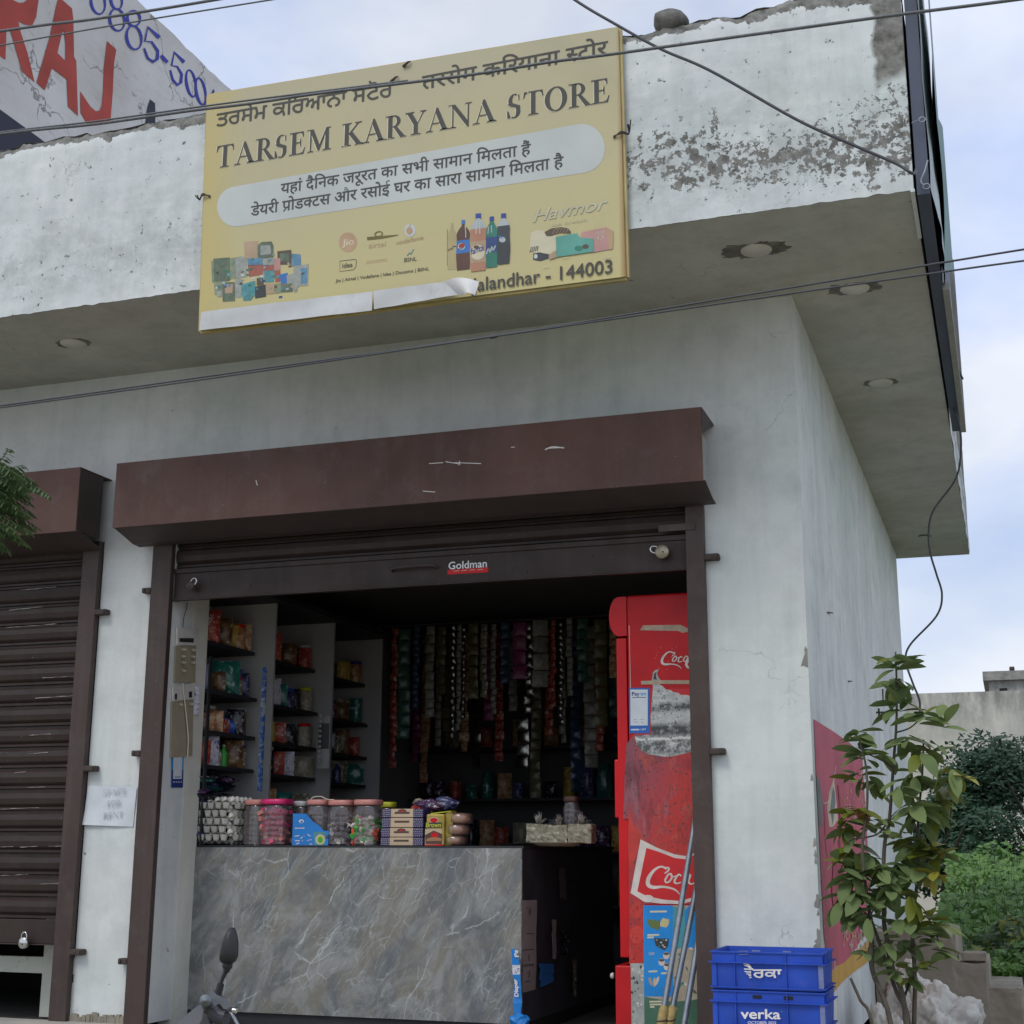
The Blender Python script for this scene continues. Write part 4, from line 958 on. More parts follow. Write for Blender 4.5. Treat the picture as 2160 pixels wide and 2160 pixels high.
for c, rx, ry in (((737, 18), 52, 90), ((875, 0), 42, 72), ((880, 150), 55, 84), ((1005, 140), 48, 58), ((1007, 285), 55, 90), ((1440, 630), 34, 102), ((1512, 690), 34, 102)):
    cc_ = C1([c])[0]; D.oval(cc_, rx/3.578, ry/3.578, [5.5, 4, 3, 3.5, 4.5, 6, 6.5, 5, 3.5, 3, 4, 5.5], 'raj_blue', rot=-10)
for k in ([(1198, 285), (1110, 205), (1088, 312), (1140, 318), (1186, 385), (1182, 445), (1150, 468), (1110, 440), (1082, 365)], [(1387, 470), (1312, 395), (1292, 495), (1335, 503), (1368, 560), (1362, 622), (1335, 643), (1300, 600), (1282, 530)]):
    D.rib(C1(k), [8, 5, 4, 4, 6, 6.5, 6, 5, 4], 'raj_blue', smooth=False)
D.rib(C1([(1210, 420), (1258, 472)]), 7, 'raj_blue', smooth=False); D.rib(C1([(1545, 800), (1612, 680), (1600, 770)]), 4, 'raj_blue', smooth=False); D.rib(C1([(1660, 735), (1690, 750)]), 5, 'raj_blue', smooth=False)
D.build('wall_lettering', RB)
# ================================================================ COUNTER
ORD = ['first', 'second', 'third', 'fourth', 'fifth', 'sixth', 'seventh', 'eighth', 'ninth', 'tenth', 'eleventh', 'twelfth', 'thirteenth', 'fourteenth', 'fifteenth', 'sixteenth', 'seventeenth', 'eighteenth', 'nineteenth', 'twentieth']
CY0, CZ1 = .393, 1.187
CT = thing('shop_counter', 'shop counter faced with grey veined marble laminate, dark board on its side', 'counter', (-2.6, .8, .22))
b = MB(); b.box((-3.668, CY0, .294), (-1.606, CY0+.018, CZ1), 'marble'); b.build('front_panel', CT)
b = MB(); b.box((-3.66, CY0+.019, .225), (-1.62, .90, CZ1-.004), 'dark_board'); b.box((-2.15, .901, .225), (-1.62, 2.25, CZ1-.004), 'dark_board'); b.build('cabinet', CT)
b = MB(); b.box((-3.66, CY0+.012, CZ1-.0035), (-1.60, .92, CZ1+.012), 'dark_board'); b.box((-2.17, .921, CZ1-.0035), (-1.60, 2.27, CZ1+.012), 'dark_board'); b.build('counter_top', CT)
M('side_board', (.045, .05, .058), .35, .3, 6)
b = MB(); b.box((-1.619, CY0+.0185, .294), (-1.606, 2.25, CZ1-.004), 'side_board'); b.build('side_panel', CT)
b = MB(); b.box((-3.655, CY0+.03, .222), (-1.64, CY0+.05, .2935), 'black_void'); b.build('kick_board', CT)
TOP = CZ1+.0125
def X(u, y=.46): return at(u, 1750, 'y', y).x
def Z(v, u=800, y=.46): return at(u, v, 'y', y).z
# papers and wrappers stuck on the counter's dark side
C8 = lambda p: cr(p, 1050, 1780, 5.085)
b = MB(); q = [at(u, v, 'x', -1.604) for u, v in C8([(245, 607), (415, 600), (405, 1560), (262, 1600)])]
b.quadgrid(3, 14, lambda s, t: q[0].lerp(q[1], s).lerp(q[3].lerp(q[2], s), t)+Vector((.002+.002*math.sin(t*11), 0, 0)), 'frame_grey'); PS = tag(b.build('price_list'), 'long grey paper price strip hanging on the dark side of the counter', 'paper')
D = Decal('x', -1.6, 1, .0003, .001)
for l in ([(300, 690), (345, 680), (330, 760)], [(350, 700), (345, 770)], [(300, 960), (395, 965)], [(265, 1140), (385, 1130)], [(265, 1300), (390, 1290)], [(270, 1315), (385, 1305)], [(310, 1390), (345, 1360), (330, 1430)], [(290, 1480), (350, 1470)], [(330, 1190), (335, 1260)]): D.rib(C8(l), 1.3, 'sign_text', smooth=False)
D.build('scribble', PS, origin=None, kind='stuff')
def pouch(c, w, h, t, mat, name='packet', rz=0, parent=None, label=None, cat='packet', group=None, lean=0, crimp=None):
    """pillow-shaped bag standing on c"""
    b = MB(); nu, nv = 6, 8; Rm = Matrix.Rotation(rz, 3, 'Z'); sd_ = random.random()*50
    def f(sg):
        def g(s, q):
            e = (math.sin(math.pi*min(1, max(0, s)))*math.sin(math.pi*q))**.45 if 0 < s < 1 and 0 < q < 1 else 0
            y = sg*t/2*e + .006*mnoise.noise(Vector((s*5+sd_, q*6, sg)))*e
            x = (s-.5)*w*(1-.06*e) + .004*mnoise.noise(Vector((q*5, sd_, 2)))
            return Vector(c) + Rm @ Vector((x, y + lean*q*h, q*h))
        return g
    b.quadgrid(nu, nv, f(-1), mat); b.quadgrid(nu, nv, lambda s, q: f(1)(1-s, q), mat)
    o = b.build(name, parent)
    if label: tag(o, label, cat, group)
    return o
def pmat(name, a, bb, rough=.35, scale=22, thr=.52, a3=None):
    m, t, b = nmat(name); g = G(t); b.inputs['Roughness'].default_value = rough
    c = g.mix(g.mr(g.noise(scale, 5, .6), thr-.03, thr+.03), a, bb)
    if a3: c = g.mix(g.mr(g.noise(scale*1.7, 4, .6, off=(3, 1, 5)), .58, .62), c, a3)
    g.l(c, b.inputs['Base Color']); g.bump(b, g.noise(scale*1.5, 4), .5, .006)
pmat('pk_red', (.30, .03, .025), (.45, .10, .05), a3=(.5, .45, .4)); pmat('pk_green', (.02, .13, .10), (.03, .20, .16), .2, 12, .55, (.25, .4, .36)); pmat('pk_blue', (.02, .09, .40), (.03, .15, .50), .3, 8)
pmat('pk_navy', (.03, .035, .10), (.06, .07, .18), .25, 26, .5, (.35, .35, .42)); pmat('pk_orange', (.40, .20, .09), (.55, .38, .22), .35, 26, .5, (.30, .06, .03)); pmat('pk_brown', (.09, .04, .02), (.16, .09, .04), .3, 20, .5, (.3, .25, .15))
pmat('pk_bluewhite', (.03, .12, .38), (.35, .40, .48), .3, 30, .58, (.25, .3, .2)); pmat('pk_yellow', (.45, .30, .04), (.55, .42, .10), .35, 16, .5, (.4, .06, .04)); pmat('pk_white', (.50, .50, .56), (.60, .60, .66), .4, 30, .5, (.10, .10, .35)); pmat('pk_purple', (.05, .02, .06), (.12, .06, .14), .2, 20, .5, (.5, .47, .55))
pmat('pk_lilac', (.38, .38, .60), (.45, .45, .66), .4, 6, .5, (.12, .10, .30)); pmat('pk_dark', (.012, .013, .02), (.03, .035, .045), .18, 26, .55, (.28, .28, .30)); pmat('pk_clear', (.16, .15, .10), (.28, .26, .18), .15, 26, .5, (.6, .6, .55))
pmat('pk_bread', (.36, .18, .09), (.45, .25, .14), .3, 8); pmat('pk_rusk', (.27, .25, .17), (.36, .33, .24), .35, 26, .5, (.5, .48, .42)); pmat('pk_pinkbox', (.50, .03, .13), (.55, .06, .20), .3, 5)
pmat('pk_spotpurple', (.045, .035, .11), (.055, .045, .13), .4, 30, .5); M('cream_card', (.55, .42, .28), .5, .1, 9); M('brown_card', (.09, .05, .04), .5); M('lid_peach', (.55, .23, .20), .45, .06); M('lid_pink', (.60, .02, .15), .4, .06); M('lid_yellow', (.50, .50, .03), .4); M('lid_clear', (.42, .42, .42), .3)
M('carton_blue', (.01, .20, .60), .4, .08, 8); M('candy_green', (.05, .42, .06), .4); M('candy_red', (.60, .09, .04), .4); M('candy_white', (.6, .58, .55), .4); M('candy_dark', (.07, .06, .07), .3, .4, 60); M('gold_bag', (.38, .28, .05), .3, .3, 14, metal=.2); M('print_black', (.03, .03, .035), .5)

# shelving racks along the left wall
ZSH = [2.402, 2.106, 1.865, 1.662]
def bx(c, w, d, h, mat): b = MB(); b.box((c[0]-w/2, c[1]-d/2, c[2]), (c[0]+w/2, c[1]+d/2, c[2]+h), mat, .002); return b
def bottle3(c, r, h, mat, cap='lid_clear'):
    b = MB(); b.lathe(c, [(r*.9, 0), (r, .01), (r, h*.6), (r*.85, h*.7), (r*.35, h*.86), (r*.35, h*.92)], mat, 12); b.lathe((c[0], c[1], c[2]+h*.92), [(r*.42, 0), (r*.42, h*.08)], cap, 12); return b
RACKS = [(.41, 1.05, 'nearest'), (1.09, 1.90, 'middle'), (1.94, 2.72, 'farthest')]
ST = {
 0: [[('pouch', 'pk_red', .13, .20, 'dull red snack bag'), ('pouch', 'pk_brown', .12, .17, 'brown snack bag'), ('pouch', 'pk_yellow', .12, .16, 'yellow snack bag with red stripe')],
     [('roll', 'pk_lilac', .032, .16, 'upright lilac paper roll'), ('pouch', 'pk_brown', .11, .13, 'brown biscuit pouch'), ('pouch', 'pk_green', .20, .21, 'big shiny green bag'), ('pouch', 'pk_navy', .14, .17, 'dark blue bag')],
     [('pouch', 'pk_orange', .11, .11, 'orange and white pouch'), ('pouch', 'pk_orange', .11, .13, 'taller orange and white pouch'), ('box', 'pk_red', .09, .09, 'dark red box'), ('pouch', 'pk_blue', .17, .11, 'slumped bright blue bag')],
     [('pouch', 'pk_red', .12, .15, 'red masala pouch'), ('pouch', 'pk_white', .12, .18, 'white and blue detergent pouch'), ('bottle', 'pk_clear', .026, .13, 'clear bottle of yellowish oil'), ('bottle', 'candy_green', .026, .14, 'bottle with green label'), ('pouch', 'pk_yellow', .09, .12, 'small yellow pouch')]],
 1: [[('jar', 'pk_dark', .07, .16, 'dark tin with pale side'), ('pouch', 'pk_brown', .15, .14, 'dim brown bag')],
     [('pouch', 'pk_brown', .15, .14, 'dim olive-brown bag'), ('pouch', 'pk_green', .16, .15, 'dim green bag'), ('pouch', 'pk_dark', .15, .14, 'black shiny bag')],
     [('pouch', 'pk_clear', .10, .15, 'clear bag with glints'), ('pouch', 'pk_red', .15, .14, 'dim red bag'), ('box', 'pk_dark', .1, .12, 'black box')],
     [('pouch', 'pk_orange', .14, .15, 'dim orange bag'), ('pouch', 'pk_red', .14, .15, 'dim dark red bag'), ('jar', 'pk_dark', .06, .12, 'dark round tin')]],
 2: [[('pouch', 'pk_dark', .15, .15, 'black bag')], [('pouch', 'pk_yellow', .14, .12, 'dim yellow bag'), ('pouch', 'pk_brown', .14, .13, 'dim brown bag')],
     [('pouch', 'pk_navy', .13, .14, 'dim navy bag'), ('bottle', 'pk_clear', .03, .13, 'small clear bottle')], [('jar', 'pk_dark', .05, .12, 'dark tin'), ('bottle', 'pk_navy', .03, .15, 'dark blue bottle')]]}
random.seed(5)
for r, (y0, y1, rn) in enumerate(RACKS):
    T = thing('shelf_rack', f'{rn} wall rack with white partition and dark shelves along the left wall', 'shelf rack', (-3.8, y0, .22))
    b = MB(); b.box((-3.978, y1, .222), (-3.5, y1+.018, 2.72), 'inner_white'); b.build('partition', T)
    b = MB(); b.box((-3.978, y0, 2.7205), (-3.42, y1+.018, 2.75), 'dark_board'); b.build('top_board', T)
    for k, z in enumerate(ZSH):
        z -= .012*r
        b = MB(); b.box((-3.977, y0+.002, z-.022), (-3.585-.03*(k == 0), y1-.045, z), 'dark_board'); b.build('shelf', T)
        its = ST[r][k]; n = len(its); yy = y0+.09
        step = (y1-y0-.2)/max(1, n)
        for i, (kd, mt, w, h, ph) in enumerate(its):
            c = (-3.665+random.uniform(-.02, .01), yy+step*i+.02, z+.0005)
            lab = f'{ph} on the {ORD[k]} shelf of the {rn} rack'
            if kd == 'pouch': o = pouch(c, w, h, w*.45, mt, rz=R(random.uniform(10, 40)), label=lab)
            elif kd == 'box': o = tag(bx(c, w, w*.7, h, mt).build('packet_box'), lab, 'box')
            elif kd == 'bottle': o = tag(bottle3(c, w, h, mt).build('bottle'), lab, 'bottle')
            elif kd == 'roll':
                b = MB(); b.lathe(c, [(w, 0), (w, h)], mt, 14); o = tag(b.build('paper_roll'), lab, 'roll')
            else:
                b = MB(); b.lathe(c, [(w*.96, 0), (w, .008), (w, h*.9), (w*.9, h)], mt, 18); o = tag(b.build('tin'), lab, 'tin')
# fuller shelves: a second row behind and items towards the rear
random.seed(77)
KN = {'pk_red': 'dull red', 'pk_green': 'green', 'pk_navy': 'navy', 'pk_orange': 'orange', 'pk_brown': 'brown', 'pk_yellow': 'yellow', 'pk_purple': 'purple', 'pk_dark': 'black', 'pk_clear': 'clear', 'pk_rusk': 'tan', 'pk_white': 'white and blue'}
for r, (y0, y1, rn) in enumerate(RACKS):
    for k, z in enumerate(ZSH+[1.40]):
        z -= .012*r
        if r == 0 and k == 4: nn_ = 0
        else: nn_ = 6
        if k == 4 and r > 0:
            b = MB(); b.box((-3.977, y0+.002, z-.022), (-3.585, y1-.045, z), 'dark_board'); tag(b.build('low_shelf'), f'lowest dark shelf of the {rn} rack just above the counter jars', 'shelf')
        for i in range(nn_):
            mt = random.choice(list(KN)); kd = random.choice(('packet', 'packet', 'packet', 'jar')); h = random.uniform(.12, .19); yy = y0+.10+(y1-y0-.2)*i/max(1, nn_-1)
            c = (-3.80 + (.13 if (r > 0 and i % 2) or (r == 0 and i > 3) else 0)+random.uniform(-.01, .02), yy, z+.0005)
            lab = f'{KN[mt]} {kd}, {ORD[i]} from the front, back row, {ORD[k]} shelf, {rn} rack'
            if kd == 'packet': pouch(c, random.uniform(.10, .14), h, .05, mt, rz=R(random.uniform(5, 45)), label=lab)
            else: b = MB(); b.lathe(c, [(.045, 0), (.05, .01), (.05, h*.8), (.042, h*.84)], mt, 14); b.lathe((c[0], c[1], c[2]+h*.84), [(.046, 0), (.046, .02)], random.choice(('fridge_red', 'lid_yellow', 'bt_cap', 'lid_clear')), 14); tag(b.build('jar'), lab, 'jar')
# heap of flat dark packets under the lowest shelf of the nearest rack
b = MB(); b.box((-3.977, .412, 1.20), (-3.60, 1.0, 1.215), 'dark_board'); tag(b.build('low_shelf'), 'low dark board under the heap of flat packets beside the egg trays', 'shelf')
pmx = ['pk_dark', 'pk_navy', 'pk_purple', 'pk_dark', 'pk_green', 'pk_navy']
nm = {'pk_dark': 'black', 'pk_navy': 'navy', 'pk_purple': 'purple', 'pk_green': 'dark green'}
for k in range(11):
    for j in range(3):
        o = pouch((0, 0, 0), .17, .15, .045, pmx[(k+2*j) % 6])
        o.rotation_euler = (R(90+random.uniform(-14, 14)), R(random.uniform(-10, 10)), R(random.uniform(-25, 45)))
        o.location = (-3.70+random.uniform(-.02, .05), .50+.16*j+random.uniform(-.02, .02), 1.245+.035*k)
        tag(o, f'flat {nm[pmx[(k+2*j) % 6]]} packet, {ORD[k]} from the bottom of the {["front", "middle", "rear"][j]} pile', 'packet', 'flat packets piled below the nearest rack')
# strips of packets hanging on the partition edges, button strip, calendar
for (u, v0, v1, mt, lab) in ((553, 1405, 1670, 'pk_bluewhite', 'strip of small blue and white sachets down the first partition edge'), (415, 1445, 1508, 'pk_white', 'short strip of white sachets hanging beside the switch boards')):
    Xp = -3.49 if u > 500 else -3.59
    a = at(u, v0, 'x', Xp); c = at(u, v1, 'x', Xp); y = (a.y+c.y)/2; n = 9 if u > 500 else 6
    T = thing('sachet_strip', lab, 'sachet strip', (Xp, y, a.z)); hh = (a.z-c.z)/n
    p0 = pouch((Xp, y, a.z-hh), .035, hh*.96, .012, mt, 'sachet', parent=T, rz=R(55))
    for k in range(1, n): q = p0.copy(); COL.objects.link(q); q.parent = T; q.location = p0.location - Vector((0, 0, hh*k))
p = at(676, 1510, 'x', -3.46); T = thing('button_strip', 'vertical string of small pale round packs hanging by the middle rack', 'string of packs', p)
for k in range(10):
    b = MB(); b.lathe((0, 0, 0), [(.004, -.008), (.011, -.004), (.011, .004), (.004, .008)], 'lid_clear', 12); b.v = [Vector((p.x+q.x, p.y-q.z, p.z-.034*k+q.y)) for q in b.v]; b.build('button', T)
a = at(683, 1510, 'x', -3.46); c = at(712, 1625, 'x', -3.46)
b = MB(); b.box((-3.50, a.y, c.z), (-3.41, a.y+.006, a.z), 'inner_white'); b.box((-3.495, a.y-.002, c.z+.13), (-3.415, a.y-.0005, a.z-.05), 'ceiling_dark'); tag(b.build('wall_calendar'), 'pale hanging calendar with a dark upper half beside the string of packs', 'calendar')

# hanging sachet strips at the back
b = MB(); b.tube([(-3.9, 3.0, 2.86), (-1.2, 3.0, 2.86)], .008, 'bolt_rust', 6); tag(b.build('hanging_rail'), 'thin dark rail across the back of the shop holding sachet strips', 'rail')
C47 = lambda x, y: (700+x/3.116, 1250+y/3.116)
M('sa_grey', (.26, .26, .22), .35, .3, 40); M('sa_olive', (.12, .11, .05), .35, .3, 40); M('sa_mag', (.24, .04, .14), .35, .3, 40); M('sa_green', (.05, .13, .10), .3, .3, 40); M('sa_blue', (.03, .06, .12), .3, .3, 40); M('sa_foil', (.36, .36, .33), .28, .4, 60, metal=1)
SA = [(300, 1130, 60, 'sa_green', 'dark green'), (415, 1150, 50, 'pk_red', 'red'), (480, 960, 80, 'sa_green', 'grey-green wide'), (560, 760, 40, 'sa_blue', 'dark blue'), (650, 820, 60, 'sa_grey', 'grey'), (725, 670, 65, 'sa_olive', 'olive'), (797, 960, 32, 'sa_foil', 'silver foil'), (838, 905, 34, 'sa_grey', 'thin grey'), (868, 830, 28, 'sa_foil', 'narrow silver foil'), (930, 700, 70, 'sa_olive', 'wide olive'), (1000, 690, 50, 'pk_clear', 'clear'), (1065, 800, 36, 'sa_grey', 'pale grey'), (1140, 600, 60, 'sa_blue', 'blue'), (1235, 570, 90, 'sa_mag', 'magenta'), (1297, 800, 56, 'sa_foil', 'broad silver foil'), (1370, 620, 100, 'sa_grey', 'broad grey'), (1455, 750, 34, 'pk_red', 'thin red'), (1502, 870, 36, 'sa_foil', 'long silver foil'), (1560, 680, 40, 'sa_grey', 'thin pale'), (1650, 590, 70, 'sa_green', 'green'), (1765, 880, 80, 'sa_olive', 'broad olive'), (1845, 560, 50, 'pk_orange', 'orange')]
for i, (x, yb, w, mt, cn) in enumerate(SA):
    yy = 3.0+.05*(i % 3)-.04; u, v0 = C47(x, 225); _, v1 = C47(x, yb); a = at(u, v0, 'y', yy); c = at(u, v1, 'y', yy)
    W_ = w/3.116/2994*10.7; hs = max(.05, W_*1.05); n = max(3, round((2.85-c.z)/hs)); hs = (2.85-c.z)/n
    T = thing('sachet_strip', f'{cn} sachet strip, {ORD[i] if i < 20 else ["twenty-first", "twenty-second"][i-20]} from the left on the dark rail at the back', 'sachet strip', (a.x, yy, 2.85), 'sachet strips hanging at the back')
    p0 = pouch((a.x, yy, 2.85-hs), W_, hs*.94, .022, mt, 'sachet', parent=T, rz=R(random.uniform(-15, 25)))
    for k in range(1, n): q = p0.copy(); COL.objects.link(q); q.parent = T; q.location = p0.location - Vector((random.uniform(-.006, .006), random.uniform(-.008, .008), hs*k)); q.rotation_euler = (random.uniform(-.12, .12), random.uniform(-.06, .06), random.uniform(-.3, .3))

random.seed(55)
b = MB(); b.tube([(-3.9, 3.7, 2.9), (-.9, 3.7, 2.9)], .008, 'bolt_rust', 6); tag(b.build('hanging_rail'), 'second thin rail deeper in the dark shop holding more strips', 'rail')
for i in range(26):
    x = -3.75+i*.105+random.uniform(-.02, .02); W_ = random.choice((.05, .065, .08, .10)); mt = random.choice(('sa_grey', 'sa_olive', 'sa_green', 'sa_blue', 'sa_mag', 'sa_grey', 'pk_red', 'pk_orange', 'sa_foil', 'pk_clear')); n = random.randint(8, 16); hs = W_*1.0 if W_ > .06 else .07
    T = thing('sachet_strip', f'dim sachet strip {ORD[i] if i < 20 else ["twenty-first", "twenty-second", "twenty-third", "twenty-fourth", "twenty-fifth", "twenty-sixth"][i-20]} from the left on the deeper rail', 'sachet strip', (x, 3.7, 2.9), 'sachet strips on the deeper rail')
    p0 = pouch((x, 3.7, 2.9-hs), W_, hs*.94, .018, mt, 'sachet', parent=T, rz=R(random.uniform(-25, 30)))
    for k in range(1, n): q = p0.copy(); COL.objects.link(q); q.parent = T; q.location = p0.location - Vector((random.uniform(-.006, .006), random.uniform(-.01, .01), hs*k)); q.rotation_euler.z = random.uniform(-.4, .4)
for k in range(4):
    z = .75+.42*k; T = thing('rear_shelf', f'{ORD[k]} shelf from the floor along the dark rear wall, stocked with tins', 'shelf', (-2.4, 4.4, z)); b = MB(); b.box((-3.9, 4.2, z-.02), (-.6, 4.59, z), 'dark_board'); b.build('board', T)
    for i in range(22):
        x = -3.8+i*.143+random.uniform(-.02, .02); h = random.uniform(.12, .28); mt = random.choice(list(KN))
        if k > 2 and i % 2: continue
        c = (x, 4.3, z+.0005); lab = f'{KN[mt]} pack, {ORD[i] if i < 20 else ORD[i-20]+" past twenty"} from the left on the {ORD[k]} rear shelf'
        if random.random() < .6: pouch(c, .12, h, .06, mt, rz=R(random.uniform(-20, 30)), label=lab)
        else: b = MB(); b.lathe(c, [(.045, 0), (.05, .01), (.05, h*.8), (.042, h*.84), (.046, h*.85), (.046, h*.95)], mt, 12); tag(b.build('tin'), lab, 'tin')
# ---------------- things on the counter
# egg trays
def tray_mesh():
    b = MB(); W_, D_ = .30, .26
    def f(s, t):
        x = s*W_; y = t*D_; k = 6; l = 5
        z = .015*(math.cos(2*math.pi*(s*k))*.5+math.cos(2*math.pi*(t*l))*.5) + .010
        if s < .02 or s > .98 or t < .02 or t > .98:
            z = .012 + .005*math.cos(2*math.pi*(s*k if t in (0, 1) else t*l)) + .003*math.sin(x*33); x += .007*(-1 if s < .02 else 1 if s > .98 else 0); y += .008*(-1 if t < .02 else 1 if t > .98 else 0)
        return Vector((x, y, max(z, -.006)))
    b.quadgrid(36, 30, f, 'egg_tray'); return b
x0 = X(397); tm = tray_mesh(); tm.v = [v+Vector((0, 0, 0)) for v in tm.v]
tr0 = tm.build('egg_tray', origin=(0, 0, 0)); PITCH_T = .0455
em = MB(); em.lathe((0, 0, 0), [(.001, -.025), (.011, -.021), (.0175, -.010), (.019, .002), (.0165, .013), (.010, .022), (.001, .027)], 'egg_shell', 12); eg0 = em.build('egg', origin=(0, 0, 0)); first = True; ef = True; CUPS = []
for k in range(6):
    loc = (x0+(.012 if k % 2 else -.006)+random.uniform(-.005, .005), .430+random.uniform(-.006, .006), TOP+.009+PITCH_T*k); o = tr0 if first else tr0.copy()
    if not first: COL.objects.link(o)
    first = False; o.location = loc; WL[o.name] = Vector(loc)
    tag(o, f'grey paper-pulp egg tray, {["lowest", "second from the bottom", "third from the bottom", "fourth from the bottom", "second from the top", "topmost"][k]} of the stack on the counter', 'egg tray', 'egg trays stacked on the counter')
    if k > 0:
        for i in range(6):
            for j in range(5):
                if j and i < 5: continue
                b = MB(); b.lathe((loc[0]+.30*(i+.0)/6+.002+(.046 if i == 5 and j else 0), loc[1]-.004+.26*(j+.0)/5, loc[2]-.030), [(.012, 0), (.017, .006), (.022, .028), (.024, .036)], 'egg_tray', 8, smooth=False); CUPS.append(b)
        bb = MB()
        for b in CUPS: bb.add(b.v, b.f, 'egg_tray')
        bb.build('cup_row', tag(o), kind=None, origin=loc); CUPS.clear()
    for i in range(6):
        for j in range(5):
            if k < 5 and not (j == 0 or (i == 5 and j < 4)): continue
            if k == 5 and (j == 0 and i < 2): continue
            if k == 0 and j == 0: continue
            e = eg0 if ef else eg0.copy()
            if not ef: COL.objects.link(e)
            ef = False; e.location = (loc[0]+.30*(i+.5)/6, loc[1]+.26*(j+.5)/5, loc[2]+.016+random.uniform(-.002, .002)); e.rotation_euler = (random.uniform(-.2, .2), random.uniform(-.2, .2), 0)
            tag(e, 'white egg sitting in the topmost egg tray' if k == 5 else 'pale egg showing between the stacked grey egg trays', 'egg', 'eggs in the topmost tray' if k == 5 else 'eggs in the stacked trays')
def jar(u0, u1, vt, lid, label, y=.50, fill=None, lidh=.03, band_=True):
    xa, xb = X(u0, y), X(u1, y); w = xb-xa; cx = (xa+xb)/2; h = Z(vt, (u0+u1)/2, y) - TOP; r = w/2*.98
    T = thing('plastic_jar', label, 'jar', (cx, y, TOP))
    b = MB(); pr = [(r*.93, .001), (r, .008)]; hb = h-lidh-.012; n = 6
    for i in range(n):
        z = .012+(hb-.04)*i/n; pr += [(r, z), (r*.97, z+(hb-.04)/n*.15), (r, z+(hb-.04)/n*.3)]
    pr += [(r, hb-.025), (r*.86, hb), (r*.84, hb+.012)]
    b.lathe((cx, y, TOP), pr, 'clear_plastic', 24, 4); b.build('jar_body', T)
    b = MB(); b.lathe((cx, y, TOP+h-lidh), [(r*.92, 0), (r*.96, .003), (r*.96, lidh-.004), (r*.88, lidh)], lid, 24, 4); b.build('lid', T)
    if fill:
        b = MB(); mats, fh = fill; z = .006
        for k in range(150):
            x = random.uniform(-1, 1)*r*.86; yy = random.uniform(-1, .5)*r*.86; z = .012+random.random()*(hb-.03)*fh; s = random.uniform(.009, .018)
            Rm = Matrix.Rotation(random.uniform(0, 6), 3, Vector((random.random(), random.random(), random.random()+.1)).normalized())
            vs = [Vector((cx+x, y+yy, TOP+z)) + Rm @ Vector((i*s*1.4, j*s*.7, l*s*.7)) for i in (-1, 1) for j in (-1, 1) for l in (-1, 1)]
            b.add(vs, [(0, 1, 3, 2), (4, 6, 7, 5), (0, 4, 5, 1), (2, 3, 7, 6), (0, 2, 6, 4), (1, 5, 7, 3)], random.choice(mats))
        b.build('contents', T, kind='stuff')
    return T
random.seed(11)
jar(519, 558, 1687, 'lid_peach', 'nearly empty clear jar with peach lid right beside the egg trays', .52)
jar(556, 612, 1686, 'lid_pink', 'jar of pink packets with a hot pink lid', .49, (['pk_pinkbox', 'pk_pinkbox', 'lid_peach'], 1))
jar(618, 650, 1690, 'lid_clear', 'small clear jar with clear lid standing behind the blue carton', .62)
jar(650, 694, 1687, 'lid_peach', 'clear jar with peach lid behind the blue carton, white cord on its lid', .52)
jar(696, 747, 1688, 'lid_peach', 'clear jar with peach lid full of dark and white sweets', .50, (['candy_dark', 'candy_dark', 'candy_white'], .55))
jar(750, 803, 1687, 'lid_peach', 'clear jar with peach lid full of red, green and white sweets', .50, (['candy_green', 'candy_red', 'candy_white', 'candy_white'], .75))
jar(800, 833, 1692, 'lid_yellow', 'jar with a flat yellow lid behind the cake boxes', .66)
b = MB(); pc = [at(u, v, 'y', .5) for u, v in ((655, 1688), (660, 1682), (676, 1680), (690, 1686), (705, 1687))]; b.tube(spl(pc, 4), .003, 'tube_cream', 6); tag(b.build('cord'), 'loop of white cord lying over the peach jar lids', 'cord')
# blue carton
xa, xb, xc = X(618, .43), X(660, .43), X(694, .43)
T = thing('sweet_carton', 'bright blue torn display carton with a lime picture in front of the jars', 'carton', (xa, .43, TOP))
b = MB(); b.prism([(xa, TOP), (xc, TOP), (xc, Z(1752, y=.43)), (X(684, .43), Z(1753, y=.43)), (X(672, .43), Z(1740, y=.43)), (xb, Z(1733, y=.43)), (X(646, .43), Z(1716, y=.43)), (xa, Z(1715, y=.43))], 'xz', .425, .43, 'carton_blue')
b.box((xa, .431, TOP), (xa+.004, .46, Z(1716, y=.43)), 'carton_blue'); b.build('carton', T)
D = Decal('y', .4248, -1, .0003, .0003); CB = lambda p: cr(p, 560, 1640, 4.2)
D.ell(CB([(318, 388)])[0], 5.5, 4, 'candy_white', 14); D.ell(CB([(320, 392)])[0], 3, 2.4, 'carton_blue', 10)
for l in ([(262, 450), (345, 448)], [(262, 520), (300, 515)], [(310, 540), (345, 520)], [(262, 560), (330, 560)], [(270, 590), (300, 580)], [(365, 500), (400, 520)], [(370, 560), (410, 550)], [(380, 590), (415, 590)]): D.rib(CB(l), 2.2, 'pk_white', smooth=False)
D.poly(CB([(425, 480), (540, 485), (530, 600), (435, 600)]), 'cl_teal'); D.ell(CB([(485, 550)])[0], 10, 11, 'candy_white', 18); D.ell(CB([(487, 550)])[0], 7.5, 8.5, 'lid_yellow', 18); D.ell(CB([(487, 553)])[0], 5, 6, 'candy_green', 14)
D.build('print', T)
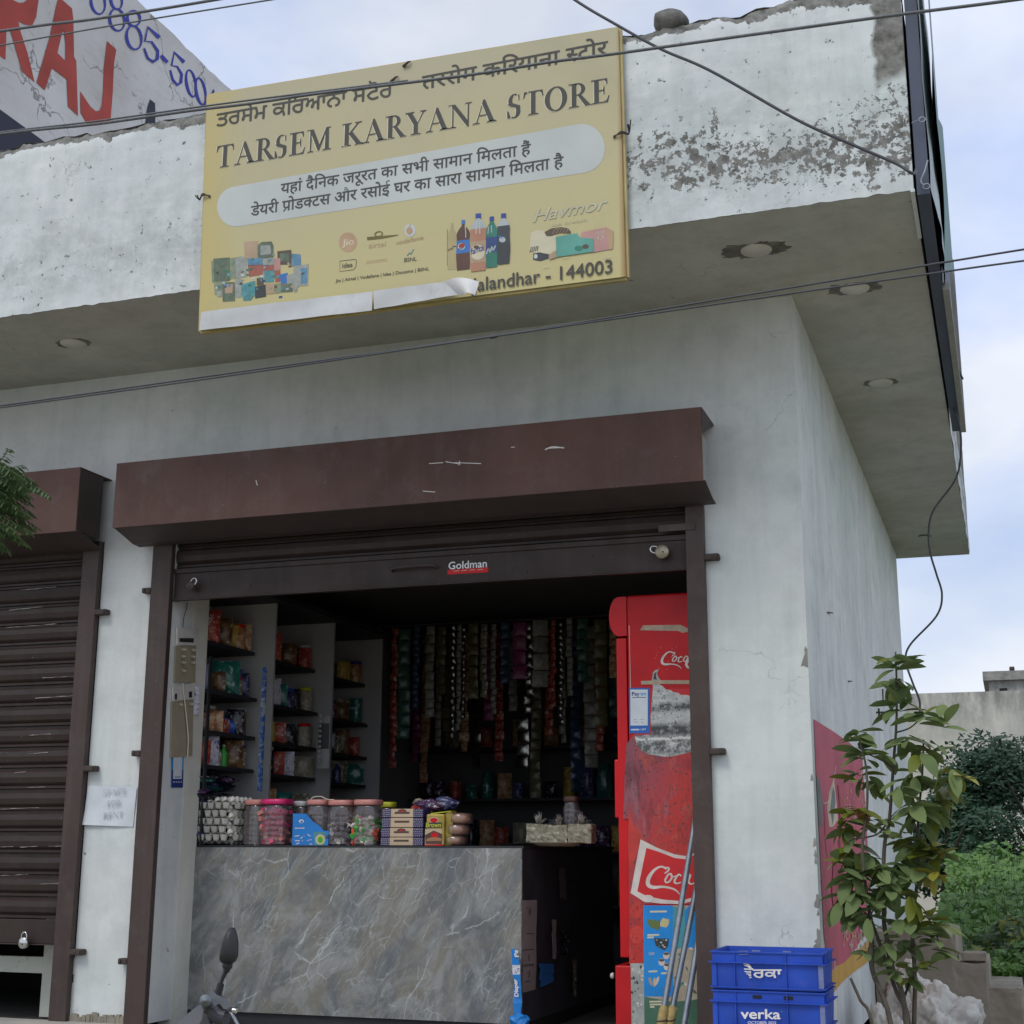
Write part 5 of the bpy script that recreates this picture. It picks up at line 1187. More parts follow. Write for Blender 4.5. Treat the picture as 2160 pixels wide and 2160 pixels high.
# cake boxes: four stacked, each a thing
vs_ = [1789, 1765.5, 1745.5, 1724.5, 1705.5]
for k in range(4):
    xa, xb = X(803+k*.8, .44), X(893-k*.3, .44); z0, z1 = Z(vs_[k], y=.44), Z(vs_[k+1]+1.2, y=.44)
    z0 = max(z0, TOP) if k == 0 else z0
    T = thing('cake_box', f'cream and spotted purple cake packet, {["lowest", "second from the bottom", "third from the bottom", "topmost"][k]} of the stack of four', 'cake packet', (xa, .44, z0), 'cake packets stacked on the counter')
    b = MB(); b.box((xa, .44, z0), (xb, .56, z1), 'pk_spotpurple', .004); b.build('wrapper', T)
    m1, m2 = xa+(xb-xa)*.22, xa+(xb-xa)*.76
    b = MB(); b.box((m1, .4385, z0+.002), (m2, .50, z1+.0006), 'cream_card'); b.build('label_band', T)
    b = MB(); cx = m1+(m2-m1)*.5; zc = z0+(z1-z0)*(.62 if k % 2 == 0 else .55)
    b.prism([(cx-.045, zc-.006), (cx+.045, zc-.006), (cx+.045, zc+.005), (cx-.045, zc+.005)], 'xz', .4376, .4384, 'brown_card')
    if k % 2: b.prism([(cx+.028*math.cos(a), zc+.006+.014*math.sin(a)) for a in [math.pi*i/8 for i in range(9)]], 'xz', .4376, .4384, 'brown_card'); b.prism([(cx+.012*math.cos(a), zc+.010+.005*math.sin(a)) for a in [2*math.pi*i/8 for i in range(8)]], 'xz', .4370, .4375, 'fridge_red')
    b.build('badge', T)
    b = MB(); n = 0
    for i in range(5):
        for j in range(4):
            for (l, rr) in ((xa, m1), (m2, xb)):
                px_ = l+(rr-l)*(i+.5+.25*(j % 2))/5.4; pz = z0+(z1-z0)*(j+.6)/4.4; s = .0026
                b.add([(px_-s, .4392, pz), (px_, .4392, pz-s), (px_+s, .4392, pz), (px_, .4392, pz+s)], [(0, 1, 2, 3)], 'candy_white')
    b.build('spots', T, kind='stuff')
# brown bread pack
xa, xb = X(899, .43), X(937, .43); zt = Z(1718, y=.43)
T = thing('bread_packet', 'gold bread packet lettered Brown standing at the right of the cake packets', 'bread', (xa, .43, TOP))
b = MB(); b.box((xa, .43, TOP), (xb, .52, zt), 'gold_bag', .006)
b.prism([(xb-.004, TOP+.002), (xb+.035, TOP+.002), (xb+.045, zt-.01), (xb+.03, zt+.02), (xb-.002, zt+.004)], 'xz', .45, .53, 'gold_bag')
b.prism([(xa+.02, zt-.002), (xb+.03, zt+.014), (xb+.03, zt+.018), (xa+.02, zt+.006)], 'xz', .44, .50, 'lid_yellow'); b.build('wrapper', T)
D = Decal('y', .4296, -1, .0003, .0004)
D.poly(CB([(1415, 455), (1560, 455), (1570, 595), (1412, 600)]), 'cream_card'); D.poly(CB([(1415, 510), (1490, 470), (1565, 500), (1565, 590), (1418, 590)]), 'bt_cola'); D.poly(CB([(1430, 540), (1500, 525), (1560, 540), (1560, 560), (1425, 565)]), 'pk_bread'); D.ell(CB([(1500, 510)])[0], 8, 5, 'fridge_red', 12)
D.poly(CB([(1410, 595), (1570, 590), (1570, 606), (1410, 606)]), 'fridge_red')
D.ell(CB([(1492, 378)])[0], 9.5, 6, 'candy_white', 18); D.ell(CB([(1492, 378)])[0], 8.5, 5, 'fridge_red', 18)
D.poly(CB([(1416, 398), (1562, 398), (1562, 448), (1416, 448)]), 'print_black'); D.txt('Brown', CB([(1421, 440)])[0], CB([(1557, 440)])[0], 9.5, 'lid_yellow', .06, 'B', shear=.2)
D.build('print', T)
for k, (u0, u1, v0, v1) in enumerate(((938, 986, 1789, 1762), (942, 990, 1762, 1738), (948, 996, 1738, 1715))):
    xa, xb = X(u0, .5), X(u1, .5); z0 = max(TOP, Z(v0, 960, .5)); z1 = Z(v1, 960, .5)
    T = thing('bread_packet', f'clear bag of bread buns, {["lowest", "middle", "topmost"][k]} of three right of the Brown packet', 'bread', (xa, .5, z0))
    b = MB(); b.lathe((0, 0, 0), [(.001, -.5), (.3, -.48), (.46, -.4), (.5, -.2), (.5, .1), (.44, .36), (.3, .46), (.001, .5)], 'pk_bread', 18, 3)
    b.v = [Vector(((xa+xb)/2-.004+v.x*(xb-xa)*(.80+.25*mnoise.noise(v*3+Vector((k, 0, 0)))), .51+v.y*.12, (z0+z1)/2+v.z*(z1-z0))) for v in b.v]; b.build('bun', T)
    b = MB(); b.lathe((0, 0, 0), [(.001, -.5), (.4, -.47), (.5, -.3), (.5, .3), (.4, .47), (.001, .5)], 'clear_plastic', 14, 3)
    b.v = [Vector(((xa+xb)/2+v.x*(xb-xa)*(.86+.1*mnoise.noise(v*5)), .51+v.y*.15, (z0+z1)/2+v.z*(z1-z0)*1.03)) for v in b.v]; b.build('bag', T)
# purple and silver bags lying on top
def crumple(c, rx, ry, rz_, mat, name, label, cat, amp=.35, sub=3, fr=9.0):
    bm = bmesh.new(); bmesh.ops.create_icosphere(bm, subdivisions=sub, radius=1)
    sd_ = random.random()*30
    for v in bm.verts:
        n = v.co.normalized(); d = 1+amp*(mnoise.noise(n*1.7+Vector((sd_, 0, 0)))+.6*abs(mnoise.noise(n*4+Vector((0, sd_, 0))))+.25*mnoise.noise(n*fr))
        v.co = Vector((n.x*rx*d, n.y*ry*d, n.z*rz_*d))
    mb = MB(); mb.frombm(bm, mat, False); mb.v = [v+Vector(c) for v in mb.v]; return tag(mb.build(name), label, cat)
crumple((X(905, .55), .55, Z(1700, y=.55)), .085, .05, .035, 'pk_purple', 'snack_bag', 'dark purple snack bag slumped over the cake packets', 'bag')
crumple((X(938, .58), .58, Z(1697, y=.58)), .075, .05, .035, 'pk_navy', 'snack_bag', 'navy checked snack bag lying on the bread packets', 'bag')
crumple((X(877, .52), .52, Z(1707, y=.52)), .03, .03, .018, 'pk_red', 'snack_bag', 'small red wrapper left of the purple snack bag', 'bag')
crumple((X(883, .60), .60, Z(1693, y=.60)), .03, .03, .02, 'pk_clear', 'snack_bag', 'small silver wrapper behind the purple snack bag', 'bag')
# right end: rusk bags, jar, plates
XX = lambda u, y=.75: at(u, 1760, 'y', y).x
for k, (u0, u1, v1) in enumerate(((1118, 1158, 1738), (1160, 1200, 1740), (1205, 1250, 1738))):
    xa, xb = XX(u0), XX(u1); z1 = at(1180, v1, 'y', .75).z
    T = thing('rusk_bag', f'clear knotted bag of rusks, {["left", "middle", "right"][k]} of three at the counter end', 'bag', ((xa+xb)/2, .75, TOP))
    bm = bmesh.new(); bmesh.ops.create_cube(bm, size=1); bmesh.ops.subdivide_edges(bm, edges=bm.edges[:], cuts=7, use_grid_fill=True)
    for v in bm.verts:
        n_ = mnoise.noise(v.co*4+Vector((k*5, 0, 0)))+.5*mnoise.noise(v.co*11+Vector((0, k, 0))); v.co = v.co*(1-.10*v.co.length**2+.14*n_)
    b = MB(); b.frombm(bm, 'pk_rusk', False); b.v = [Vector(((xa+xb)/2+v.x*(xb-xa)*1.15, .75+v.y*.11, TOP+.015+(v.z+.5)*(z1-TOP-.02)*1.05)) for v in b.v]; b.build('rusks', T)
    b = MB()
    for j in range(22):
        a = random.uniform(-.2, math.pi+.2); r = random.uniform(.015, .06)
        q = Vector(((xa+xb)/2, .73, z1)); b.add([q+Vector((-.01, 0, 0)), q+Vector((.012, .01, 0)), q+Vector((r*math.cos(a)+.01, -.01, r*math.sin(a)+.006)), q+Vector((r*math.cos(a)-.008, .01, r*math.sin(a)+.012))], [(0, 1, 2, 3)], 'foil')
    b.build('bag_knot', T, kind='stuff')
b = MB(); b.lathe((XX(1110), .62, TOP), [(.10, 0), (.125, .012), (.13, .014), (.12, .010), (.08, .006), (.001, .006)], 'bolt_rust', 26); tag(b.build('plate'), 'dark shallow metal plate at the right end of the counter', 'plate')
b = MB(); b.lathe((XX(1185), .64, TOP), [(.09, 0), (.15, .018), (.152, .02), (.09, .006), (.001, .006)], 'khaki_card', 26); tag(b.build('plate'), 'shallow tan tray under the rusk bags', 'tray')
T = jar(1190, 1222, 1680, 'bt_cola', 'dark-lidded glass jar behind the rusk bags', .95)

# ---------------- switch boards and sticker on the inner pillar face
RXP = -3.598
def face(u, v): return at(u, v, 'x', RXP)
def plate(qs, t, mat, name, par):
    P_ = [face(*q) for q in qs]; b = MB(); f = [p+Vector((t, 0, 0)) for p in P_]
    b.add([*P_, *f], [(4, 5, 6, 7), (0, 4, 7, 3), (1, 5, 4, 0), (2, 6, 5, 1), (3, 7, 6, 2)], mat); return fixn(b.build(name, par))
C2 = lambda p: cr(p, 340, 1230, 4.83)
def board(qs1, qs2, lab, knobs, win, loc):
    T = thing('switch_board', lab, 'switch board', loc)
    plate(C2(qs1), .012, 'switch_white', 'meter_plate', T); plate(C2(qs2), .008, 'khaki_card', 'back_plate', T)
    for w in win: P_ = C2(w); plate([(q[0]+.5, q[1]) for q in P_], .0135, 'print_black', 'window', T)
    for k in knobs:
        q = face(*C2([k])[0]); b = MB(); b.lathe((0, 0, 0), [(.013, 0), (.012, .012), (.006, .02)], 'khaki_card', 10); b.v = [Vector((q.x+.008+v.z, q.y+v.x, q.z+v.y)) for v in b.v]; b.build('switch', T)
        b = MB(); b.lathe((0, 0, 0), [(.005, 0), (.004, .006)], 'switch_white', 8); b.v = [Vector((q.x+.028+v.z, q.y+v.x, q.z+v.y)) for v in b.v]; b.build('switch_tip', T)
    return T
p = face(388, 1385)
board([(148, 455), (362, 455), (350, 635), (145, 635)], [(138, 640), (345, 640), (335, 1015), (125, 1015)], 'upper switch board with two columns of khaki switches on the pillar side', [(200, 680), (298, 685), (195, 750), (296, 752), (200, 812), (296, 812), (200, 895)], [[(165, 560), (310, 562), (308, 608), (165, 600)]], p)
p = face(380, 1500)
board([(105, 1055), (325, 1015), (318, 1180), (110, 1205)], [(100, 1210), (320, 1190), (305, 1760), (88, 1780)], 'lower switch board with tall khaki panel and white cable on the pillar side', [(170, 1240), (275, 1235)], [[(118, 1130), (140, 1125), (138, 1185), (118, 1188)], [(260, 1108), (292, 1103), (292, 1165), (262, 1170)]], p)
b = MB(); q = [face(*c_)+Vector((.02, 0, 0)) for c_ in C2([(190, 1020), (195, 1100), (215, 1260), (235, 1450), (245, 1600), (238, 1770)])]; b.tube(spl(q, 5), .004, 'tube_cream', 6); tag(b.build('white_cable'), 'white cable hanging down over the lower switch board', 'cable')
b = MB(); q = [face(*c_)+Vector((.015, 0, 0)) for c_ in C2([(245, 200), (235, 270), (215, 320), (200, 420), (203, 450)])]; b.tube(spl(q, 5), .0025, 'bolt_rust', 5); tag(b.build('thin_wire'), 'thin wire running down to the upper switch board', 'wire')
C3 = lambda p: cr(p, 340, 1500, 4.83)
T = thing('payment_sticker', 'narrow blue and white payment sticker on the white pillar side, its code left blank', 'sticker', face(373, 1620))
D = Decal('x', RXP, 1, .0004, .002)
D.poly(C3([(105, 362), (228, 362), (218, 775), (100, 778)]), 'sticker_cyan'); D.poly(C3([(104, 600), (221, 600), (217, 778), (99, 780)]), 'sticker_navy'); D.poly(C3([(122, 385), (212, 385), (204, 690), (116, 690)]), 'paper')
D.txt('paytm', C3([(128, 440)])[0], C3([(204, 438)])[0], 6, 'sticker_navy', .03, up=Vector((0, 0, 1))); D.rib(C3([(130, 672), (192, 670)]), 1.6, 'sticker_navy', smooth=False)
for k in range(4): D.rib(C3([(118+k*24, 722), (132+k*24, 722)]), 2, 'paper', smooth=False)
D.build('sticker_sheet', T)
b = MB(); b.box((-3.585, .402, 1.19), (-3.575, .43, 2.3), 'dark_board'); tag(b.build('edge_post'), 'thin dark post at the inner corner of the left pillar', 'post')

def art_mat(name, kind):
    m, t, bs = nmat(name); g = G(t); bs.inputs['Roughness'].default_value = .4
    x, y, z = sepxyz(g); zz = lambda v: at(1400, v, 'y', .2).z; xx = lambda u: at(u, 1600, 'y', .2).x
    nz_ = g.math('SUBTRACT', g.noise(14, 7, .7), .5); zw = g.math('ADD', z, g.math('MULTIPLY', nz_, .05))
    if kind == 'ice':
        c = g.mix(g.mr(g.noise(20, 8, .75, vs=(1, 1, 1.6)), .35, .65), (.34, .36, .35), (.62, .64, .62))
        def bnd(c, v0, v1, s, col, amt, thr=.45):
            f = g.math('MULTIPLY', band(g, zw, zz(v1)-s, zz(v1)+s, zz(v0)-s, zz(v0)+s), g.mr(g.noise(16, 6, .7, off=(v0*.01, 0, 3)), thr, thr+.12, 0, amt)); return g.mix(f, c, col)
        c = bnd(c, 1482, 1500, .012, (.03, .035, .035), .9, .42); c = bnd(c, 1528, 1552, .014, (.03, .035, .035), .95, .36); c = bnd(c, 1560, 1590, .014, (.05, .055, .055), .9, .40)
        c = g.mix(band(g, zw, zz(1559)-.002, zz(1559), zz(1555), zz(1555)+.002), c, (.66, .66, .62))
    else:
        f = g.mr(g.math('ADD', g.math('ADD', g.math('MULTIPLY', x, 1.2), g.math('MULTIPLY', z, -.45)), g.math('MULTIPLY', nz_, .35)), -1.2*1.0-.45*2.0+.12, -1.2*.62-.45*1.35-.10)
        c = g.mix(f, (.19, .075, .11), (.50, .028, .022)); c = g.mix(g.mr(g.noise(9, 7, .7, vs=(1.4, 1, .6)), .50, .68, 0, .75), c, (.07, .016, .024))
        c = g.mix(g.mr(g.noise(11, 6, .65, off=(3, 3, 3), vs=(1.2, 1, .6)), .54, .68, 0, .8), c, (.52, .09, .05))
        c = g.mix(g.mr(g.noise(6, 4, .6, off=(8, 3, 1), vs=(2.5, 1, .5)), .58, .66, 0, .55), c, (.30, .14, .17))
    for sc, thr, seed in ((34, .20, 1), (62, .24, 5)):
        mp = g.n('ShaderNodeMapping'); mp.inputs['Location'].default_value = (seed, seed, seed); g.l(g.P(), mp.inputs[0])
        v = g.n('ShaderNodeTexVoronoi'); v.inputs['Scale'].default_value = sc; g.l(mp.outputs[0], v.inputs['Vector']); d = v.outputs['Distance']
        pick = g.n('ShaderNodeSeparateColor'); g.l(v.outputs['Color'], pick.inputs[0]); on = g.mr(pick.outputs[0], .45, .5)
        c = g.mix(g.math('MULTIPLY', g.mr(d, thr, thr+.03, .85, 0), on), c, (.04, .015, .02) if kind != 'ice' else (.06, .065, .065))
        c = g.mix(g.math('MULTIPLY', g.mr(d, thr*.45, thr*.6, .6, 0), on), c, (.62, .35, .33) if kind != 'ice' else (.7, .72, .7))
    g.l(c, bs.inputs['Base Color'])
art_mat('ice_art', 'ice'); art_mat('cola_art', 'cola')
# ================================================================ FRIDGE
FY = .20
F = thing('drinks_fridge', 'tall red drinks fridge with bottle artwork on its side, door facing left', 'fridge', (-.75, .5, .22))
def FX(u, v=1700): return at(u, v, 'y', FY)
xL = at(1325, 1500, 'y', FY).x; xl = xL+.004
b = MB(); b.box((xL, FY, .24), (-.385, FY+.62, 2.49), 'fridge_side', .012); b.build('cabinet', F)
b = MB(); zt = at(1310, 1258, 'y', FY).z; zb_ = at(1310, 1341, 'y', FY).z
P = []
for i in range(13):
    a = R(90+180*i/12); P.append((xL-.045+.095*math.cos(a)*.55, (zt+zb_)/2-.002+(zt-zb_)/2*math.sin(a)))
P = [(xL-.002, zt-.003)]+P+[(xL-.002, zb_)]
b.prism(P, 'xz', FY+.002, FY+.615, 'fridge_red'); b.build('canopy', F)
b = MB(); xd = at(1302, 1600, 'y', FY).x; z1 = zb_-.012; z0 = at(1310, 2020, 'y', FY).z
b.box((xd, FY+.006, z0), (xL-.006, FY+.61, z1), 'fridge_red', .006); DR = b.build('door', F)
b = MB(); ph = [at(1296, v, 'y', FY) for v in (1602, 1725)]; b.box((ph[0].x-.004, FY+.01, ph[1].z), (xd+.004, FY+.05, ph[0].z), 'fridge_red', .006); b.build('handle', DR, origin=WL[DR.name])
b = MB(); xg = at(1298, 2080, 'y', FY).x; b.box((xg, FY-.004, .24), (xL-.002, FY+.615, at(1298, 2036, 'y', FY).z), 'fridge_side', .008); b.build('grille_box', F)
b = MB(); q = at(1290, 2058, 'y', FY+.02); b.lathe((0, 0, 0), [(.012, 0), (.016, .006), (.012, .016)], 'switch_white', 12); b.v = [Vector((q.x+.012-v.z, FY+.02+v.x, q.z+v.y)) for v in b.v]; b.build('knob', F)
C6 = lambda p: cr(p, 1270, 1230, 4.83); C7 = lambda p: cr(p, 1270, 1630, 3.645)
D = Decal('y', FY, -1, .00035, .0008)
D.rib(C6([(275, 430), (283, 700), (290, 1070)]), [1.2, .7, 1.2], 'logo_white', smooth=False)
D.poly(C6([(285, 1075), (1000, 1075), (1000, 1932), (245, 1932), (250, 1645), (330, 1540)]), 'coke_red')
# bottle artwork: icy neck above the drink
D.poly(C6([(250, 1640), (330, 1540), (500, 1545), (1000, 1560), (1000, 2400), (215, 2400), (232, 1932)]), 'cola_art')
D.poly(C6([(520, 1060), (545, 1035), (590, 1040), (620, 1050), (650, 1085), (700, 1090), (725, 1110), (780, 1120), (800, 1140), (860, 1140), (900, 1150), (940, 1190), (1000, 1200), (1000, 1690), (930, 1715), (850, 1735), (740, 1760), (640, 1770), (480, 1745), (400, 1705), (355, 1650), (335, 1560), (500, 1540), (495, 1360)]), 'ice_art')
D.poly(C6([(520, 1060), (508, 980), (520, 910), (545, 885), (580, 880), (560, 920), (575, 960), (600, 990), (590, 1040)]), 'ice_grey'); D.poly(C6([(525, 980), (535, 920), (555, 905), (550, 950), (560, 985)]), 'cola_dark')
D.poly(C6([(385, 480), (420, 430), (800, 425), (850, 450), (905, 478), (1000, 490), (1000, 505), (870, 495), (820, 510), (780, 488)]), 'tape_beige')
D.poly(C6([(395, 997), (600, 990), (1000, 990), (1000, 1030), (600, 1028), (400, 1035)]), 'tape_beige')
random.seed(9)
for k in range(0):
    x = random.uniform(520, 925); y = random.uniform(1180, 1750); D.ell(C6([(x, y)])[0], random.uniform(.5, 1.6), random.uniform(.6, 1.6), random.choice(['ice_dark', 'logo_white', 'ice_dark']), 7)
def script(P_, sc, mat, extra=True):
    """flowing script capital C with its swash, then o c a"""
    f = lambda l: [(P_[0]+x*sc, P_[1]+y*sc) for x, y in l]
    D.rib(f([(34, 4), (24, 0), (12, 6), (2, 20), (1, 32), (10, 37), (26, 36), (40, 38), (50, 42), (58, 50)]), [q*sc for q in (4, 3, 4.5, 7, 7.5, 6, 4, 3.5, 3, 1)], mat)
    D.rib(f([(30, 12), (36, 8), (38, 3), (33, 1)]), [q*sc for q in (2, 3, 3, 1.5)], mat)
    for ox in (34, 66):
        D.rib(f([(ox-2, 22), (ox+3, 14), (ox+8, 13), (ox+9, 20), (ox+4, 27), (ox-1, 28), (ox-3, 24)]), [q*sc for q in (3.5, 3, 2.5, 3.5, 3, 3, 3)], mat, closed=True)
    D.rib(f([(60, 17), (56, 14), (51, 19), (48, 27), (52, 30), (60, 28)]), [q*sc for q in (3, 3, 3.5, 4, 3, 2)], mat)
    D.rib(f([(77, 14), (73, 26), (77, 31), (84, 29)]), [q*sc for q in (3, 4, 3, 1.5)], mat)
    D.rib(f([(40, 14), (46, 18), (52, 16)]), [q*sc for q in (2, 2, 1.5)], mat)
script(C6([(610, 700)])[0], .72, 'logo_white')
D.rib(C6([(1000, 700), (930, 740), (880, 780), (860, 830), (880, 860), (915, 862)]), [4, 4, 5, 6, 5, 3], 'logo_white'); D.rib(C6([(850, 745), (862, 752)]), 2, 'logo_white', smooth=False)
for k in range(14): D.ell(C6([(random.uniform(545, 780), random.uniform(630, 900))])[0], .7, .5, 'logo_white', 6)
# lower part
D.poly(C7([(195, 10), (1000, 10), (1000, 1010), (330, 1010), (330, 1470), (210, 1470), (205, 480)]), 'cola_art')
D.poly(C7([(205, 250), (240, 400), (300, 480), (290, 520), (262, 640), (215, 760), (200, 600)]), 'cola_bright'); D.ell(C7([(262, 1060)])[0], 14, 19, 'cola_bright', 16, 20); D.ell(C7([(268, 1245)])[0], 15, 19, 'cola_bright', 14)
D.poly(C7([(297, 512), (420, 575), (560, 628), (640, 640), (760, 600), (800, 590), (800, 940), (735, 975), (610, 1010), (450, 1005), (320, 990), (285, 965), (220, 925)]), 'logo_white')
D.poly(C7([(342, 578), (430, 605), (560, 655), (640, 665), (730, 625), (800, 600), (800, 925), (730, 950), (600, 985), (470, 975), (345, 948), (272, 912)]), 'coke_red')
script(C7([(352, 722)])[0], 1.18, 'logo_white')
D.ell(C7([(352, 968)])[0], 13, 8, 'logo_white', 12)
for k in range(0):
    x = random.uniform(210, 710); y = random.uniform(20, 500); D.ell(C7([(x, y)])[0], random.uniform(.6, 2.6), random.uniform(.6, 2.6), random.choice(['cola_dark', 'cl_red', 'cola_purple', 'cola_bright', 'cola_dark']), 7)
for k in range(20): D.ell(C7([(random.uniform(215, 310), random.uniform(1000, 1300))])[0], 1, 1.4, 'cola_dark', 6)
D.poly(C7([(218, 1465), (326, 1465), (326, 1990), (220, 1990)]), 'logo_white' if 0 else 'ice_grey')
for k in range(26): D.ell(C7([(random.uniform(225, 320), random.uniform(1490, 1930))])[0], random.uniform(1, 4), random.uniform(1, 3), random.choice(['frame_grey', 'ice_dark', 'logo_white']), 7, random.uniform(0, 90))
D.poly(C7([(318, 1020), (900, 1020), (900, 2050), (328, 2050)]), 'poster_tan')
D.poly(C7([(318, 1020), (545, 1020), (550, 1720), (325, 1720)]), 'poster_blue'); D.poly(C7([(545, 1030), (640, 1030), (640, 1340), (548, 1360)]), 'poster_teal'); D.poly(C7([(640, 1060), (760, 900), (800, 900), (760, 1350), (640, 1345)]), 'poster_blue')
D.poly(C7([(325, 1720), (400, 1735), (545, 1760), (680, 1750), (780, 1730), (900, 1730), (900, 2050), (328, 2050)]), 'poster_green')
for q in ([(370, 1068), (500, 1066)], [(350, 1248), (440, 1246)], [(350, 1266), (400, 1265)], [(358, 1528), (426, 1526)], [(455, 1542), (505, 1540)], [(365, 1760), (470, 1758)], [(368, 1782), (470, 1780)], [(370, 1800), (405, 1800)]): D.rib(C7(q), 3.6, 'sign_text_shadow', smooth=False)
D.txt('CUPS', C7([(360, 1402)])[0], C7([(404, 1400)])[0], 5.5, 'logo_white', .03)
for k in range(14): D.rib(C7([(362, 1420+k*6), (390+random.uniform(-8, 12), 1420+k*6)]), .5, 'poster_teal', smooth=False)
for k, x in enumerate((372, 392, 412, 430)): D.ell(C7([(x, 1160+k*3)])[0], 4.5, 11, 'leaf_green', 12, -28+k*10)
for k, x in enumerate((465, 482, 500)): D.ell(C7([(x, 1150+k*4)])[0], 4, 10, 'lid_yellow' if 0 else 'sign_yellow', 12, 20)
D.poly(C7([(400, 1272), (515, 1275), (510, 1330), (480, 1365), (415, 1330)]), 'bt_dark'); 
for k in range(9): D.ell(C7([(random.uniform(415, 500), random.uniform(1285, 1345))])[0], 2.2, 1.8, random.choice(['logo_white', 'hoard_teal', 'frame_grey']), 8)
for c in ((495, 1405), (460, 1455), (500, 1490)): D.ell(C7([c])[0], 7, 8, 'logo_white', 12); D.ell(C7([(c[0], c[1]-14)])[0], 6, 3, 'ic_brown', 10)
for k, (x, y) in enumerate(((375, 1605), (405, 1610), (425, 1600))): D.ell(C7([(x, y)])[0], 3.2, 10, ['ic_skin', 'cream_card', 'logo_white'][k], 10, -20+20*k)
for k in range(30): D.ell(C7([(random.uniform(560, 740), random.uniform(1060, 1990))])[0], random.uniform(2, 5), random.uniform(1, 3), random.choice(['hoard_teal', 'bt_navy', 'leaf_green', 'ic_brown', 'poster_teal', 'logo_white']), 8, random.uniform(0, 90))
D.build('side_artwork', F)
b = MB()
Dp = Decal('y', FY-.002, -1, .0004, .001)
Dp.poly(C6([(275, 1068), (487, 1068), (487, 1530), (280, 1530)]), 'sticker_blue'); Dp.poly(C6([(288, 1085), (466, 1085), (466, 1450), (290, 1452)]), 'paper')
Dp.txt('Pay', C6([(305, 1147)])[0], C6([(384, 1145)])[0], 7.5, 'sticker_navy', .045, 'P'); Dp.txt('tm', C6([(390, 1145)])[0], C6([(450, 1143)])[0], 7.5, 'sticker_cyan', .045, 'P')
Dp.rib(C6([(306, 1166), (450, 1164)]), 1.2, 'sticker_navy', smooth=False)
Dp.txt('BHIM UPI'[:0]+'UPI', C6([(395, 1500)])[0], C6([(445, 1498)])[0], 3.6, 'paper', .03); Dp.rib(C6([(295, 1494), (380, 1492)]), 3, 'paper', smooth=False)
for q in ([(325, 1390), (352, 1388)], [(388, 1390), (428, 1386)], [(325, 1416), (368, 1415)], [(398, 1416), (425, 1424)]): Dp.rib(C6(q), 1, 'frame_grey', smooth=False)
Dp.build('payment_sticker', F)
# leaning pipes
def pipe(u0, v0, u1, v1, y0, y1, lab, wrap=True):
    a = at(u0, v0, 'y', y0); c = at(u1, v1, 'y', y1); d = (a-c).normalized(); T = thing('steel_pipe', lab, 'pipe', a)
    a2 = a + d*((a.z-.262)/max(.01, -d.z)) if d.z < 0 else a
    b = MB(); b.tube([c, a2], .0145, 'galvanised', 12); b.build('tube', T)
    if wrap:
        b = MB(); w0 = at(u0, v0, 'y', y0); b.tube([w0, w0+d*.02, w0+d*.11, w0+d*.13], [.013, .023, .024, .02], 'tape_yellow', 12); b.build('tape_wrap', T)
        b = MB(); b.tube([w0+d*.07+Vector((.026*math.cos(a_), -.026*abs(math.sin(a_)), .004*math.cos(a_))) for a_ in [math.pi*i/8 for i in range(9)]], .003, 'bolt_rust', 5); b.build('tie', T)
pipe(1402, 2120, 1473, 1690, -.08, .11, 'steel pipe leaning in the doorway with yellow tape wrap, leftmost of three')
pipe(1420, 2120, 1482, 1808, -.06, .08, 'steel pipe leaning in the doorway with yellow tape wrap, middle of three')
pipe(1445, 2150, 1490, 1880, -.07, .05, 'plain grey pipe without tape leaning nearest the right guide', False)

